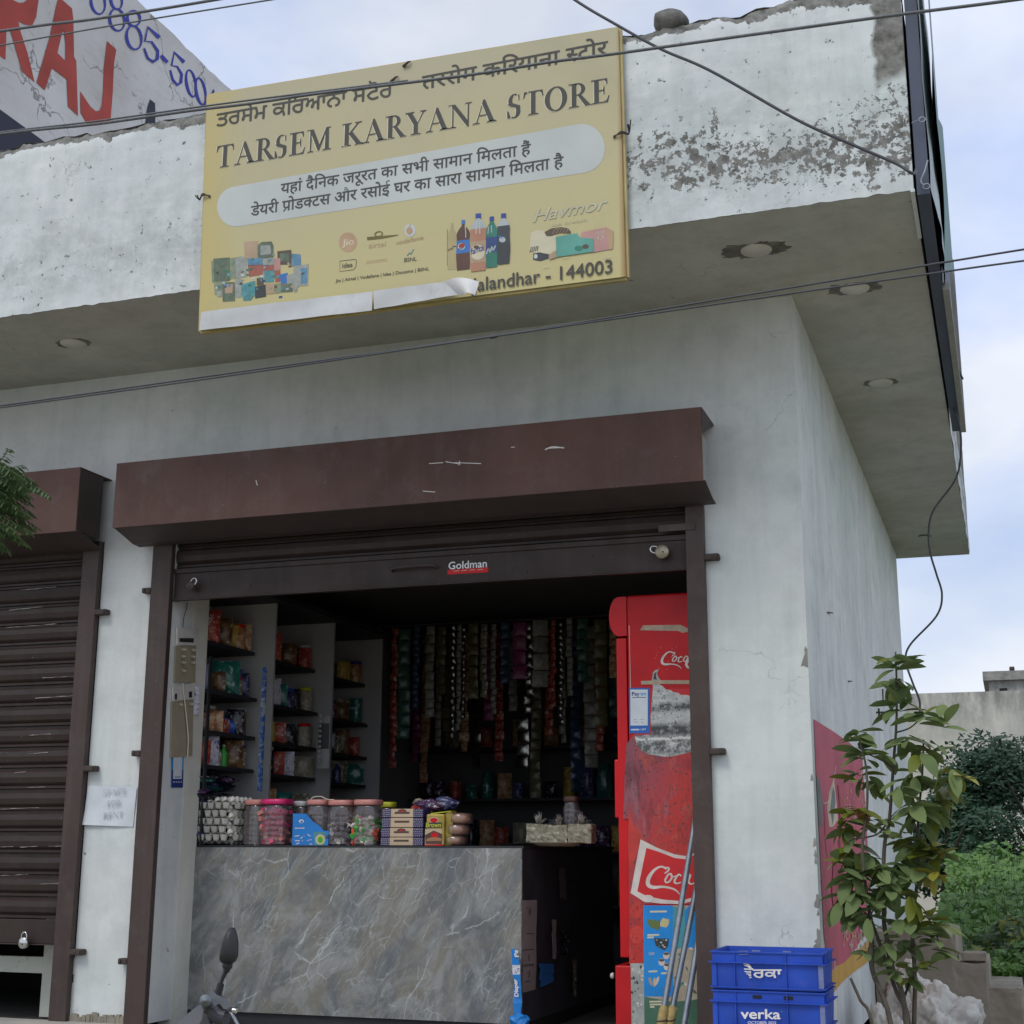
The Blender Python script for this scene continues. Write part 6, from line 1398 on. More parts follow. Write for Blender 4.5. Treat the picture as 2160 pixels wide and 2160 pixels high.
# ================================================================ CRATES
def crate(z1, h, lab, slots=False):
    x0, x1, y0, y1 = -.415, .068, -.50, -.135; z0 = z1-h; t = .007
    T = thing('milk_crate', lab, 'crate', ((x0+x1)/2, (y0+y1)/2, z0)); b = MB()
    def wall(a0, a1, c0, c1): # tapered
        pass
    tp = .008
    ring_ = lambda zz, e: [(x0-e, y0-e, zz), (x1+e, y0-e, zz), (x1+e, y1+e, zz), (x0-e, y1+e, zz)]
    def shell(r, mat='crate_blue'):
        n = len(r); vs = [v for q in r for v in q]; b.add(vs, [(i*4+j, i*4+(j+1) % 4, (i+1)*4+(j+1) % 4, (i+1)*4+j) for i in range(n-1) for j in range(4)], mat)
    shell([ring_(z0, -tp), ring_(z1, 0)]); shell([ring_(z1, 0), ring_(z1, -t), ring_(z0+.008, -tp-t)])
    i_ = ring_(z0+.008, -tp-t); b.add(i_, [(0, 1, 2, 3)], 'crate_blue'); i_ = ring_(z0, -tp); b.add(i_, [(3, 2, 1, 0)], 'crate_blue'); b.build('crate_body', T)
    def rim(zz, e, hh, m_='crate_blue'):
        b = MB(); vs = [*ring_(zz-hh, -.002), *ring_(zz-hh, e), *ring_(zz, e), *ring_(zz, -.002)]
        b.add(vs, [(i*4+j, i*4+(j+1) % 4, (i+1)*4+(j+1) % 4, (i+1)*4+j) for i in range(3) for j in range(4)], m_); return b.build('rim', T)
    rim(z1, .006, .006); rim(z1-.045, .014, .004, 'crate_blue'); rim(z0+.012, .010, .004)
    for x in (-.315, -.09):
        b = MB(); b.box((x-.002, y0-.0075, z0+.013), (x+.002, y0+.004, z1-.007), 'crate_blue'); b.build('rib', T)
    for x in (x0-.001, x1-.02):
        b = MB(); b.box((x, y0-.004, z0+.014), (x+.021, y0+.004, z1-.05), 'crate_wear' if x > 0 else 'crate_blue'); b.build('corner', T)
    b = MB(); b.box((x1-.006, y0+.05, z1-.036), (x1+.0015, y0+.16, z1-.012), 'black_void'); b.box((x1+.0, y0+.035, z1-.040), (x1+.012, y0+.048, z1-.004), 'crate_blue'); b.build('handle_slot', T)
    b = MB()
    for x in (-.22, -.085):
        if slots: b.box((x-.02, y0-.0015, z1-.032), (x+.02, y0+.003, z1-.018), 'black_void', .001)
        else: b.box((x-.018, y0+.009, z1-.012), (x+.018, y0+.014, z1+.006), 'crate_wear', .001)
    b.build('slot' if slots else 'stacking_lug', T)
    return T, y0
K = thing
c1, yf = crate(.747, .160, 'topmost blue milk crate with white Punjabi lettering beside the doorway')
c2, _ = crate(.584, .160, 'second blue milk crate from the top, lettered verka', True)
c3, _ = crate(.421, .160, 'lowest blue milk crate standing on the pavement', True)
C9 = lambda p: cr(p, 1470, 1940, 5.855)
D = Decal('y', yf+.004 if 0 else yf, -1, .0004, .006)
for l, w in (([(578, 540), (620, 545), (650, 570), (668, 600)], [3, 4, 4.5, 5]), ([(590, 565), (625, 572), (655, 600)], [1.5, 2, 2]), ([(585, 605), (660, 612), (680, 605)], [2.4, 2.6, 3]), ([(592, 635), (640, 645), (672, 640)], [2, 2.6, 4]), ([(612, 665), (650, 672), (672, 668)], [1.6, 2.4, 3]), ([(640, 688), (675, 692)], [1.6, 2.6]), ([(650, 712), (678, 712)], [1.6, 2.4])): D.rib(C9(l), w, 'crate_print' if 'crate_print' in MATS else 'chip_white')
D.text(thick(tmesh('ਰਕਾ', 0), .022), C9([(695, 715)])[0], C9([(1055, 715)])[0], 17, refh('ਨ'), 'chip_white')
D.rib(C9([(670, 608), (700, 606)]), 3.2, 'chip_white', smooth=False)
D.rib(C9([(520, 385), (635, 388), (632, 425), (525, 428)]), 1.4, 'crate_wear', closed=True, smooth=False); D.build('lettering', c1)
D = Decal('y', yf, -1, .0004, .006)
D.txt('verka', C9([(545, 1218)])[0], C9([(1038, 1225)])[0], 20, 'chip_white', .045, 'k'); D.txt('OCTOBER 2022', C9([(632, 1284)])[0], C9([(985, 1288)])[0], 5.5, 'chip_white', .02)
D.ell(C9([(1050, 1133)])[0], 1.4, 1.4, 'crate_wear', 8); D.build('lettering', c2)

# blue packet ribbon hanging in front of the counter corner
T = thing('torn_wrapper', 'torn bright blue diaper wrapper strip dangling at the counter corner', 'wrapper', at(1095, 2080, 'y', .36))
b = MB(); Lp = [at(u, v, 'y', .365) for u, v in C8([(143, 1130), (150, 1300), (160, 1400), (180, 1500), (165, 1600), (165, 1720), (180, 1830), (195, 1900)])]; Rp = [at(u, v, 'y', .365) for u, v in C8([(195, 1125), (240, 1300), (240, 1400), (246, 1500), (252, 1600), (262, 1700), (245, 1800), (250, 1900)])]
for i in range(len(Lp)-1): b.add([Lp[i]+Vector((0, .006*math.sin(i*2), 0)), Rp[i], Rp[i+1], Lp[i+1]+Vector((0, .006*math.sin(i*2+2), 0))], [(0, 1, 2, 3)], 'pk_white' if i == 1 else 'carton_blue')
b.build('strip', T)
crumple(at(1096, 2155, 'y', .36), .05, .03, .035, 'carton_blue', 'crumpled_wrapper', 'crumpled bright blue wrapper end at the foot of the counter corner', 'wrapper')
b = MB()
va, fa = tmesh('Diaper', .04); va = va
a = at(*C8([(222, 1640)])[0], 'y', .358); c = at(*C8([(205, 1450)])[0], 'y', .358); d = (c-a); h = .022/refh('D', .04); x0_, x1_ = min(v.x for v in va), max(v.x for v in va)
b.add([a+d*((v.x-x0_)/(x1_-x0_))+Vector((-1, 0, 0))*v.y*h for v in va], fa, 'chip_white')
va, fa = tmesh('Ps', .04); a = at(*C8([(225, 1215)])[0], 'y', .358); c = at(*C8([(210, 1140)])[0], 'y', .358); d = (c-a); x0_, x1_ = min(v.x for v in va), max(v.x for v in va)
b.add([a+d*((v.x-x0_)/(x1_-x0_))+Vector((-1, 0, 0))*v.y*h for v in va], fa, 'chip_white'); b.build('lettering', T)
# foil wrappers stuck on the counter side
random.seed(4)
for k, (q, m_, lab) in enumerate([([(430, 1280), (590, 1290), (590, 1480), (445, 1540)], 'bt_blue', 'blue wrapper stuck low on the dark counter side'), ([(570, 810), (618, 815), (615, 1235), (575, 1235)], 'frame_grey', 'narrow grey wrapper strip on the dark counter side'), ([(640, 250), (712, 255), (730, 600), (655, 580)], 'ceiling_dark', 'dim tall wrapper high on the counter side'), ([(795, 1240), (845, 1250), (830, 1640), (795, 1640)], 'pk_clear', 'thin clear wrapper far along the counter side'), ([(680, 930), (760, 950), (750, 1190), (670, 1180)], 'pk_dark', 'crinkled dark bag on the counter side')]):
    P_ = [at(u, v, 'x', -1.602) for u, v in C8(q)]; b = MB()
    b.quadgrid(4, 8, lambda s, t: P_[0].lerp(P_[1], s).lerp(P_[3].lerp(P_[2], s), t)+Vector((.006+.012*mnoise.noise(Vector((s*3+k, t*7, k))), 0, 0)), m_); tag(b.build('wrapper'), lab, 'wrapper')
D = None
# ================================================================ SIDE WALL POSTER
T = thing('wall_poster', 'peeling pink and yellow painted flex poster on the side wall behind the young tree', 'poster', (0, 1, .4))
D = Decal('x', 0, 1, .0008, .002); CP = lambda p: cr(p, 1680, 1360, 4.025); CQ = lambda p: cr(p, 1700, 1450, 2.72); CR_ = lambda p: cr(p, 1680, 1720, 4.025)
far = at(1826, 1600, 'x', 0).y
D.poly(CQ([(42, 182), (150, 250), (240, 312), (320, 380), (345, 780), (370, 1250), (370, 1400), (320, 1440), (270, 1520), (215, 1590), (128, 1640), (100, 1420), (70, 800), (55, 500)]), 'banner_pink')
D.poly(CQ([(128, 1640), (170, 1600), (215, 1580), (270, 1520), (320, 1490), (372, 1420), (372, 1560), (290, 1620), (235, 1660), (180, 1720), (140, 1770), (125, 1700)]), 'banner_yellow')
D.poly(CQ([(55, 500), (75, 540), (92, 660), (90, 790), (72, 800)]), 'banner_greygreen'); D.poly(CQ([(155, 520), (165, 600), (180, 760), (150, 800), (130, 800), (118, 690), (130, 600)]), 'banner_cream'); D.poly(CQ([(150, 560), (160, 600), (165, 660), (150, 790), (135, 700)]), 'banner_greygreen')
D.rib(CQ([(165, 450), (150, 560), (125, 650), (95, 665)]), [1, 2, 3, 2], 'banner_cream'); D.rib(CQ([(100, 680), (108, 860), (120, 1020)]), [2, 2.5, 1], 'banner_pink_dark'); D.rib(CQ([(180, 560), (195, 720), (190, 900), (200, 1100)]), [3, 5, 4, 3], 'banner_pink_dark')
D.poly(CQ([(150, 1000), (200, 980), (215, 1150), (200, 1300), (160, 1330), (140, 1180)]), 'banner_cream' if 0 else 'banner_pink_dark')
random.seed(8)
for k in range(150):
    x = random.uniform(205, 345); y = random.choice([random.uniform(470, 780), random.uniform(1360, 1480), random.uniform(800, 1300)]); l = random.uniform(8, 45); D.rib(CQ([(x, y), (x+random.uniform(-4, 4), y+l/2), (x+random.uniform(-6, 6), y+l)]), [.4, random.uniform(.8, 2.2), .3], random.choice(['banner_cream', 'banner_yellow', 'ic_pink', 'candy_white']))
for k in range(18):
    x = random.uniform(90, 200); y = random.uniform(800, 1500); D.rib(CQ([(x, y), (x+2, y+30)]), [.3, 1.2], 'ic_pink', smooth=False)
D.rib(CQ([(160, 1570), (162, 1620)]), 1.6, 'candy_white', smooth=False); D.build('poster_sheet', T)
# chipped plaster on the corner edge
b = MB(); random.seed(14)
for (u, v, s) in ((1694, 1386, 1.6), (1725, 1990, 1.7), (1717, 1900, .9), (1712, 1800, .5), (1713, 1775, .6), (1714, 1815, .5), (1710, 1640, .5), (1719, 1925, .4)):
    p = at(u, v, 'y', 0); P = []
    n = 30
    for i in range(n): a = 2*math.pi*i/n; r = .022*s*(.55+.9*abs(mnoise.noise(Vector((math.cos(a)*2+u, math.sin(a)*2, 0))))+.5*abs(mnoise.noise(Vector((math.cos(a)*6+u, math.sin(a)*6, 0)))))*(1.7 if abs(math.sin(a)) > .8 else .8); P.append((min(-.001, -.006+r*math.cos(a)*.8*(1-.5*math.sin(a))), p.z+r*math.sin(a)))
    b.prism(P, 'xz', -.0025, .001, 'concrete')
b.build('chipped_plaster', B, kind='stuff')
b = MB()
for q in ([(1745, 1292), (1752, 1293)], [(1789, 1437), (1793, 1437)]): a, c = [at(u, v, 'x', .003) for u, v in q]; b.tube([a, c+Vector((.01, 0, 0))], .004, 'bolt_rust', 6)
p = at(1848, 1480, 'x', 0); b.tube([p, p+Vector((.05, 0, 0)), p+Vector((.052, 0, .09))], .006, 'bolt_rust', 6); p = at(1848, 1503, 'x', 0); b.tube([p, p+Vector((.06, 0, 0))], .007, 'bolt_rust', 6); b.tube([p+Vector((.02, 0, -.03)), p+Vector((.02, 0, .03))], .008, 'bolt_rust', 6)
b.build('wall_hook', B, kind='stuff')

# ================================================================ YOUNG GUAVA TREE
PY = -.05
def leafm(L_, Wd, mat, droop=.25, fold=.18):
    b = MB(); n = 6; vs = []
    for i in range(n+1):
        t = i/n; w = Wd/2*(math.sin(math.pi*min(1, t*.93+.035))**.75)*(1 if t < 1 else 0); z = -droop*L_*t*t
        if i == n: w = 0.0005
        vs += [(L_*t, -w, z+w*fold), (L_*t, 0, z), (L_*t, w, z+w*fold)]
    fs = []
    for i in range(n): k = i*3; fs += [(k, k+1, k+4, k+3), (k+1, k+2, k+5, k+4)]
    b.add(vs, fs, mat, True); me = b.build('leaf', origin=(0, 0, 0)); d = me.data; bpy.data.objects.remove(me); return d
LM = {m_: [leafm(.155, .072, m_, .2, .2), leafm(.14, .066, m_, .42, .12), leafm(.125, .056, m_, .08, .3)] for m_ in ('leaf_green', 'leaf_yellowgreen', 'leaf_yellow', 'leaf_orange')}
GT = thing('young_tree', 'slim young tree with broad oval leaves in front of the pink poster', 'tree', (.25, PY, .05))
def pq(u, v, dy=0): return at(u, v, 'y', PY+dy)
stems = [([(1925, 2400), (1909, 2130), (1881, 2038), (1871, 1981), (1864, 1931), (1865, 1792), (1876, 1728), (1884, 1621), (1891, 1519), (1891, 1440), (1889, 1375)], .014, .004, 0),
         ([(1895, 2400), (1879, 2160), (1839, 2043), (1839, 1956), (1829, 1894), (1819, 1795), (1829, 1700), (1827, 1620), (1812, 1560)], .013, .004, -.05),
         ([(1922, 2400), (1928, 2160), (1930, 2068), (1925, 1981), (1928, 1919), (1938, 1824), (1936, 1740), (1945, 1640), (1948, 1560)], .012, .004, .06),
         ([(1930, 2400), (1918, 2160), (1891, 2093), (1862, 2010), (1852, 1980), (1838, 1940)], .011, .007, .03),
         ([(1862, 2400), (1839, 2160), (1815, 2110), (1794, 2063)], .009, .006, -.1),
         ([(1905, 2110), (1918, 2075), (1926, 2060)], .006, .005, .05),
         ([(1940, 1840), (1975, 1790), (2000, 1760), (2010, 1660)], .006, .003, .06),
         ([(1925, 1975), (1945, 1935), (1960, 1940), (1980, 1985)], .005, .003, .06), ([(1930, 2050), (1950, 2030), (1965, 2040)], .005, .003, .05),
         ([(1884, 1621), (1862, 1605), (1830, 1590)], .005, .003, -.02), ([(1876, 1728), (1850, 1760), (1800, 1770), (1785, 1780)], .005, .003, -.05), ([(1891, 1545), (1920, 1535), (1945, 1512)], .004, .003, .02), ([(1840, 1940), (1800, 1900), (1775, 1870)], .005, .003, -.06)]
for pts, r0, r1, dy in stems:
    q = spl([pq(u, v, dy) for u, v in pts], 5); n = len(q); b = MB(); b.tube(q, [r0+(r1-r0)*i/(n-1) for i in range(n)], 'bark' if r0 > .006 else 'bark_dark', 7); b.build('stem', GT)
CLU = [(1891, 1400, 9, 1, 'g', 0), (1890, 1440, 7, 1, 'g', 1), (1893, 1490, 6, 1, 'g', 2), (1945, 1515, 6, 1, 'g', 0), (1990, 1525, 3, .9, 'g', 2), (1808, 1552, 7, .9, 'g', 0), (1820, 1590, 7, .9, 'g', 0), (1862, 1590, 4, .9, 'g', 2), (1915, 1560, 5, 1, 'g', 1), (1945, 1590, 5, 1, 'g', 1), (1960, 1580, 3, 1.1, 'g', 0), (1815, 1640, 6, .9, 'g', 2), (1845, 1650, 5, .8, 'g', 1), (1930, 1640, 6, 1.1, 'g', 1), (2005, 1625, 5, .9, 'y', 1), (2025, 1640, 3, .8, 'yy', 0), (1985, 1660, 6, 1, 'y', 1), (1900, 1660, 4, .9, 'g', 1), (1935, 1700, 7, 1.1, 'g', 1), (1980, 1700, 5, 1, 'g', 1), (1800, 1715, 7, .9, 'y', 0), (1785, 1740, 6, .9, 'y', 1), (1810, 1715, 2, .9, 'o', 0), (1840, 1750, 6, .8, 'g', 2), (1870, 1745, 4, .7, 'g', 2), (1945, 1780, 8, 1, 'y', 1), (1965, 1800, 6, 1.1, 'y', 0), (1985, 1790, 3, 1, 'yy', 0), (1905, 1770, 5, .9, 'g', 1), (1800, 1790, 8, .95, 'y', 1), (1770, 1825, 5, .8, 'g', 2), (1790, 1840, 8, .95, 'g', 1), (1830, 1810, 7, 1, 'g', 1), (1860, 1830, 7, 1, 'g', 1), (1900, 1820, 6, 1.05, 'g', 1), (1935, 1830, 6, .9, 'g', 1), (1970, 1850, 4, .9, 'yy', 1), (1810, 1875, 8, .95, 'g', 1), (1850, 1880, 8, .95, 'g', 1), (1885, 1870, 5, .9, 'g', 1), (1780, 1900, 7, 1, 'g', 1), (1805, 1930, 6, .95, 'g', 1), (1835, 1930, 5, .8, 'g', 1), (1870, 1900, 4, .9, 'g', 2), (1895, 1950, 4, .8, 'g', 2), (1930, 1960, 7, .95, 'g', 0), (1960, 1945, 5, 1, 'y', 0), (1965, 1990, 5, .9, 'g', 0), (1910, 1990, 5, .9, 'g', 1), (1830, 2000, 4, .8, 'g', 1), (1870, 1990, 3, .7, 'g', 1), (1890, 2045, 5, .8, 'g', 0), (1915, 2055, 4, .8, 'g', 1), (1960, 2035, 5, .8, 'g', 0), (1950, 1700, 5, 1, 'g', 1), (1925, 1900, 5, .9, 'y', 1), (2000, 1950, 3, .8, 'y', 0)]
random.seed(31)
for (u, v, n, s, kd, mode) in CLU:
    dy = random.uniform(-.10, .10); c = pq(u, v, dy); n = int(round(n*1.55))
    a0 = random.uniform(0, 6.28)
    for i in range(n):
        m_ = {'g': 'leaf_green', 'y': 'leaf_yellowgreen', 'yy': 'leaf_yellow', 'o': 'leaf_orange'}[kd]
        if kd == 'y' and random.random() < .35: m_ = 'leaf_green'
        if kd == 'g' and random.random() < .06: m_ = 'leaf_yellowgreen'
        o = bpy.data.objects.new('leaf', random.choice(LM[m_])); COL.objects.link(o); o.parent = GT
        az = a0 + 2.4*i + random.uniform(-.3, .3); el = {0: random.uniform(-.25, .45), 1: random.uniform(-1.0, .25), 2: random.uniform(-.5, .8)}[mode]
        o.rotation_euler = (random.uniform(-.6, .6), -el, az); o.scale = [s*random.uniform(.75, 1.08)]*3
        o.location = c - WL[GT.name] + Vector((random.uniform(-.02, .02), random.uniform(-.03, .03), random.uniform(-.03, .03)))
# ================================================================ NEEM AT THE LEFT
NT = thing('neem_tree', 'feathery neem branch with drooping serrated leaflets at the left edge', 'tree', (-3.9, -2.6, 0))
b = MB(); b.tube(spl([(-3.9, -2.6, -.05), (-3.88, -2.6, 1.2), (-3.95, -2.6, 2.4), (-3.9, -2.6, 3.3)], 5), .07, 'bark', 10); b.build('trunk', NT)
b = MB(); b.tube(spl([(-3.95, -2.6, 2.3), (-3.4, -2.6, 2.6), (-3.05, -2.6, 2.62), (-2.8, -2.6, 2.5)], 5), [.03]*6+[.018]*5+[.008]*5, 'bark_dark', 7); b.tube(spl([(-3.4, -2.6, 2.6), (-3.0, -2.6, 2.45), (-2.78, -2.6, 2.30)], 4), .009, 'bark_dark', 6); b.build('branch', NT)
b = MB(); random.seed(17)
def frond(pts, L_=.05):
    q = spl(pts, 4); n = len(q); b.tube(q, .0016, 'neem_green', 4, False)
    for i in range(1, n):
        d = (q[i]-q[i-1]).normalized()
        for sg in (-1, 1):
            side = Vector((0, sg*.75, -.55)).normalized(); dirn = (d*.45+side+Vector((random.uniform(-.15, .15), 0, random.uniform(-.2, .1)))).normalized()
            l = L_*random.uniform(.7, 1.1)*(1 if i < n-2 else .6); w = dirn.cross(Vector((random.uniform(-.5, .5), 1, .2))).normalized()*l*.14
            p = q[i]; b.add([p, p+dirn*l*.4+w, p+dirn*l*.75+w*.6, p+dirn*l, p+dirn*l*.7-w*.7, p+dirn*l*.35-w], [(0, 1, 2, 3, 4, 5)], 'neem_green')
fr = [[(-15, 1010), (40, 1001), (72, 1016)], [(0, 1018), (40, 1018), (75, 1027), (103, 1045)], [(-10, 1040), (34, 1058), (72, 1087)], [(10, 1075), (45, 1090), (79, 1113)], [(-8, 1118), (25, 1124), (60, 1150)], [(-20, 990), (5, 968), (18, 947)], [(-10, 968), (20, 985), (48, 981)], [(-12, 1140), (5, 1146), (14, 1160)]]
for k in range(120): u = random.uniform(-110, 34); v = random.uniform(985, 1135); fr.append([(u-40, v-12), (u, v-4), (u+34, v+16)])
for l in fr: dy = random.uniform(-.12, .12); frond([at(u, v, 'y', -2.6+dy) for u, v in l], .052)
b.build('leaflets', NT, kind='stuff')

# ================================================================ BACKGROUND RIGHT
T = thing('boundary_wall', 'long weather-stained plaster wall behind the overgrown plot', 'wall', (2, 25, 0))
b = MB(); b.box((-7, 25, -.2), (16, 25.25, 4.51), 'far_plaster'); b.build('wall_body', T)
T = thing('far_building', 'flat-roofed concrete house corner rising behind the stained boundary wall', 'building', (4, 26.5, 0))
xA = at(2080, 1440, 'y', 26).x; z1 = at(2080, 1418, 'y', 26).z; z0 = at(2080, 1437, 'y', 26).z
b = MB(); b.box((xA+.05, 26, 0), (xA+7, 32, z0), 'far_plaster'); b.build('walls', T)
b = MB(); b.box((xA-.06, 25.85, z0+.001), (xA+7.1, 32, z1), 'concrete'); b.build('roof_slab', T)
q = at(2108, 1452, 'y', 25.99); q2 = at(2125, 1458, 'y', 25.99); b = MB(); b.box((q.x, 25.97, q2.z), (q2.x, 25.995, q.z), 'black_void'); b.build('vent', T)
b = MB()
for u in (2132, 2137): q = at(u, 1411, 'y', 26.2); b.lathe((q.x, 26.2, z1), [(.03, 0), (.035, .1), (.02, .13)], 'bolt_rust', 8)
b.build('pipe_stub', T)
def foliage(b, c, r, n, size, mat, sz=(1, 1, 1), shell=.55, lumps=14):
    c = Vector(c); L_ = [(Vector((random.gauss(0, 1), random.gauss(0, 1), random.gauss(0, 1))).normalized()*random.uniform(.35, .85), random.uniform(.28, .5)) for _ in range(lumps)]
    for k in range(n):
        lc, lr = random.choice(L_); d = Vector((random.gauss(0, 1), random.gauss(0, 1), random.gauss(0, 1))).normalized()
        p = lc + d*lr*random.uniform(shell, 1.0); p = c + Vector((p.x*r*sz[0], p.y*r*sz[1], p.z*r*sz[2]))
        a = Vector((random.gauss(0, 1), random.gauss(0, 1), random.gauss(0, .6))).normalized(); u_ = a.orthogonal().normalized(); s = size*random.uniform(.6, 1.3)
        b.add([p-a*s, p+u_*s*.42, p+a*s, p-u_*s*.42], [(0, 1, 2, 3)], mat)
random.seed(40)
TL = [((-.2, 17, 1.2), 1.25, 'low dark bush in front of the stained wall just behind the young tree'), ((1.35, 18, 1.75), 1.75, 'dark rounded bush at the right edge in front of the stained wall'), ((3.4, 19, 1.9), 1.9, 'larger dark tree further right beyond the overgrown plot'), ((-1.9, 18, 1.2), 1.1, 'dark bush mostly hidden behind the shop side wall')]
for c, r, lab in TL:
    T = thing('dense_bush', lab, 'bush', (c[0], c[1], 0))
    b = MB(); b.tube([(c[0], c[1], -.1), (c[0]+.1, c[1], c[2]*.6), (c[0], c[1], c[2])], [.09, .07, .04], 'bark_dark', 8)
    for k in range(6): a = k*1.05; b.tube([(c[0], c[1], c[2]*.5), (c[0]+math.cos(a)*r*.3, c[1]+math.sin(a)*r*.3, c[2]), (c[0]+math.cos(a)*r*.6, c[1]+math.sin(a)*r*.6, c[2]+r*.3)], [.05, .03, .015], 'bark_dark', 5)
    b.build('trunk', T)
    b = MB(); foliage(b, c, r, int(5600*r*r) if r < 1.8 else 12000, .06, 'tree_dark', (1, .8, .85)); b.build('crown', T)
random.seed(41)
b = MB()
def weed_h(x, y): return max(.12, .46 + (y-4)*.055 + .38*mnoise.noise(Vector((x*.9, y*.45, 0))) + .2*mnoise.noise(Vector((x*2.5, y*2, 3)))) 
for k in range(52000):
    y = 4.2 + 12*random.random()**1.4; x = .35 + random.random()*(2.2+.12*y) - .02*y*1.2
    h = weed_h(x, y); z = h*(random.random()**.35); s = random.uniform(.02, .058)*(1+.05*y)*.8
    a = Vector((random.gauss(0, 1), random.gauss(0, 1), random.gauss(0, .5))).normalized(); u_ = a.orthogonal().normalized(); p = Vector((x, y, z))
    b.add([p-a*s, p+u_*s*.5, p+a*s, p-u_*s*.5], [(0, 1, 2, 3)], 'weed_green' if mnoise.noise(Vector((x*1.3, y*.9, 9))) < .32 else 'leaf_yellowgreen' if random.random() < .3 else 'neem_green')
for k in range(700):
    x = random.uniform(.3, 3.2); y = random.uniform(4.5, 14); h = weed_h(x, y); b.tube([(x, y, 0), (x+random.uniform(-.05, .05), y, h*.6), (x+random.uniform(-.12, .12), y, h*1.12)], .003, 'neem_green', 3, False)
tag(b.build('weeds', origin=(0, 0, 0)), 'tall tangled green weeds filling the empty plot', 'weeds', kind='stuff')

# steps
def rbox(a, c, mat, n=10, amp=.010):
    bm = bmesh.new(); bmesh.ops.create_cube(bm, size=1); bmesh.ops.subdivide_edges(bm, edges=bm.edges[:], cuts=n, use_grid_fill=True)
    for v in bm.verts:
        p = Vector([a[i]+(v.co[i]+.5)*(c[i]-a[i]) for i in range(3)]); e = sum(1 for i in range(3) if abs(v.co[i]) > .499)
        q = Vector((mnoise.noise(p*6), mnoise.noise(p*6+Vector((5, 0, 0))), mnoise.noise(p*6+Vector((0, 5, 0)))))*amp + Vector((mnoise.noise(p*22), mnoise.noise(p*22+Vector((5, 0, 0))), mnoise.noise(p*22+Vector((0, 5, 0)))))*amp*.45
        if e >= 2: q -= Vector([(.5 if v.co[i] > .499 else -.5 if v.co[i] < -.499 else 0) for i in range(3)])*amp*(1.2+1.5*mnoise.noise(p*14))
        v.co = p+q
    mb = MB(); mb.frombm(bm, mat, False); return mb
T = thing('cement_steps', 'three rough cement steps climbing left beside the weedy plot', 'steps', (.6, 2.5, 0))
y = 2.5
for k, (xa, xb, z) in enumerate(((.02, .503, .699), (.5035, .677, .52), (.6775, .87, .374), (.8705, 1.08, .22))):
    rbox((xa-.02, y+.012*(k+1), -.05), (xb+.004, y+.9, z), 'stair_cement', 14).build('step', T)
b = MB(); p = at(2030, 2028, 'y', y+.05); p2 = at(2081, 2028, 'y', y+.05); b = rbox((p.x, y+.03, .525), (p2.x, y+.14, .525+.055), 'stair_cement', 6, .006)
tag(b.build('brick'), 'single cement-grey brick resting on the second step', 'brick')
# sacks and rubbish
random.seed(2)
def sack(c, rx, ry, rz_, mat, lab):
    bm = bmesh.new(); bmesh.ops.create_icosphere(bm, subdivisions=5, radius=1); sd_ = random.random()*20
    for v in bm.verts:
        n = v.co.normalized(); w_ = n + .25*Vector((mnoise.noise(n*2+Vector((sd_, 1, 0))), mnoise.noise(n*2+Vector((1, sd_, 0))), mnoise.noise(n*2+Vector((0, 1, sd_))))); d = .9+.55*mnoise.noise(n*1.5+Vector((sd_, 0, 0))) + .34*(.5-abs(mnoise.noise(Vector((w_.x*2.6, w_.y*2.6, w_.z*1.4))*1.6+Vector((0, sd_, 0)))))+ .20*(.4-abs(mnoise.noise(Vector((w_.x*7, w_.y*7, w_.z*3))+Vector((0, 0, sd_))))) + .12*(.3-abs(mnoise.noise(n*9+w_*3)))
        v.co = Vector((n.x*rx*d, n.y*ry*d, max(-.8, n.z)*rz_*d))
    mb = MB(); mb.frombm(bm, mat, True); mb.v = [v+Vector(c) for v in mb.v]; return tag(mb.build('rubbish_sack'), lab, 'sack')
p = at(1985, 2140, 'y', .9); sack((p.x, .9, .32), .17, .14, .16, 'sack_white', 'crumpled white plastic sack at the foot of the steps')
p = at(1925, 2110, 'y', 1.0); sack((p.x-.02, 1.05, .36), .12, .14, .20, 'sack_white', 'upright pale sack behind the tree stems')
p = at(1895, 2110, 'y', 1.1); sack((p.x-.02, 1.15, .33), .07, .08, .20, 'sack_grey', 'shaded grey sack between the tree stems')
p = at(1870, 2160, 'y', .7); sack((p.x, .7, .25), .10, .12, .16, 'sack_white', 'low cloth sack under the young tree stems')
p = at(2030, 2155, 'y', .8); sack((p.x, .8, .27), .06, .06, .08, 'banner_cream', 'small orange-brown food wrapper beside the white sack')
b = MB(); b.quadgrid(60, 90, lambda s, t: Vector((.03+1.5*s, -1.2+4.5*t, -.07+.27*(math.sin(math.pi*s)*math.sin(math.pi*t))**.6+.05*mnoise.noise(Vector((s*6, t*9, 0)))+.02*mnoise.noise(Vector((s*22, t*30, 0))))), 'soil'); tag(b.build('soil_heap'), kind='structure')

# ================================================================ MOTORCYCLE FRONT END
MY = -3.0
MC = thing('motorcycle', 'parked motorcycle whose mirror, grip and brake lever poke into the bottom left', 'motorcycle', (-1.75, MY, 0))
CM_ = lambda p: cr(p, 340, 1780, 5.083)
def mq(x, y, dy=0): u, v = CM_([(x, y)])[0]; return at(u, v, 'y', MY+dy)
out = [(765, 895), (790, 905), (803, 930), (815, 970), (826, 1030), (830, 1080), (829, 1150), (825, 1210), (812, 1240), (800, 1260), (760, 1288), (735, 1288), (690, 1282), (665, 1272), (652, 1255), (650, 1230), (655, 1190), (665, 1130), (680, 1070), (700, 1010), (722, 950), (742, 912)]
P = [mq(*q) for q in out]; c = sum(P, Vector())/len(P); b = MB(); n = len(P)
lay_ = [(1.0, 0), (1.0, .012), (.8, .026), (.4, .034)]
vs = []
for s_, dy in lay_: vs += [c+(q-c)*s_+Vector((0, -dy, 0)) for q in P]
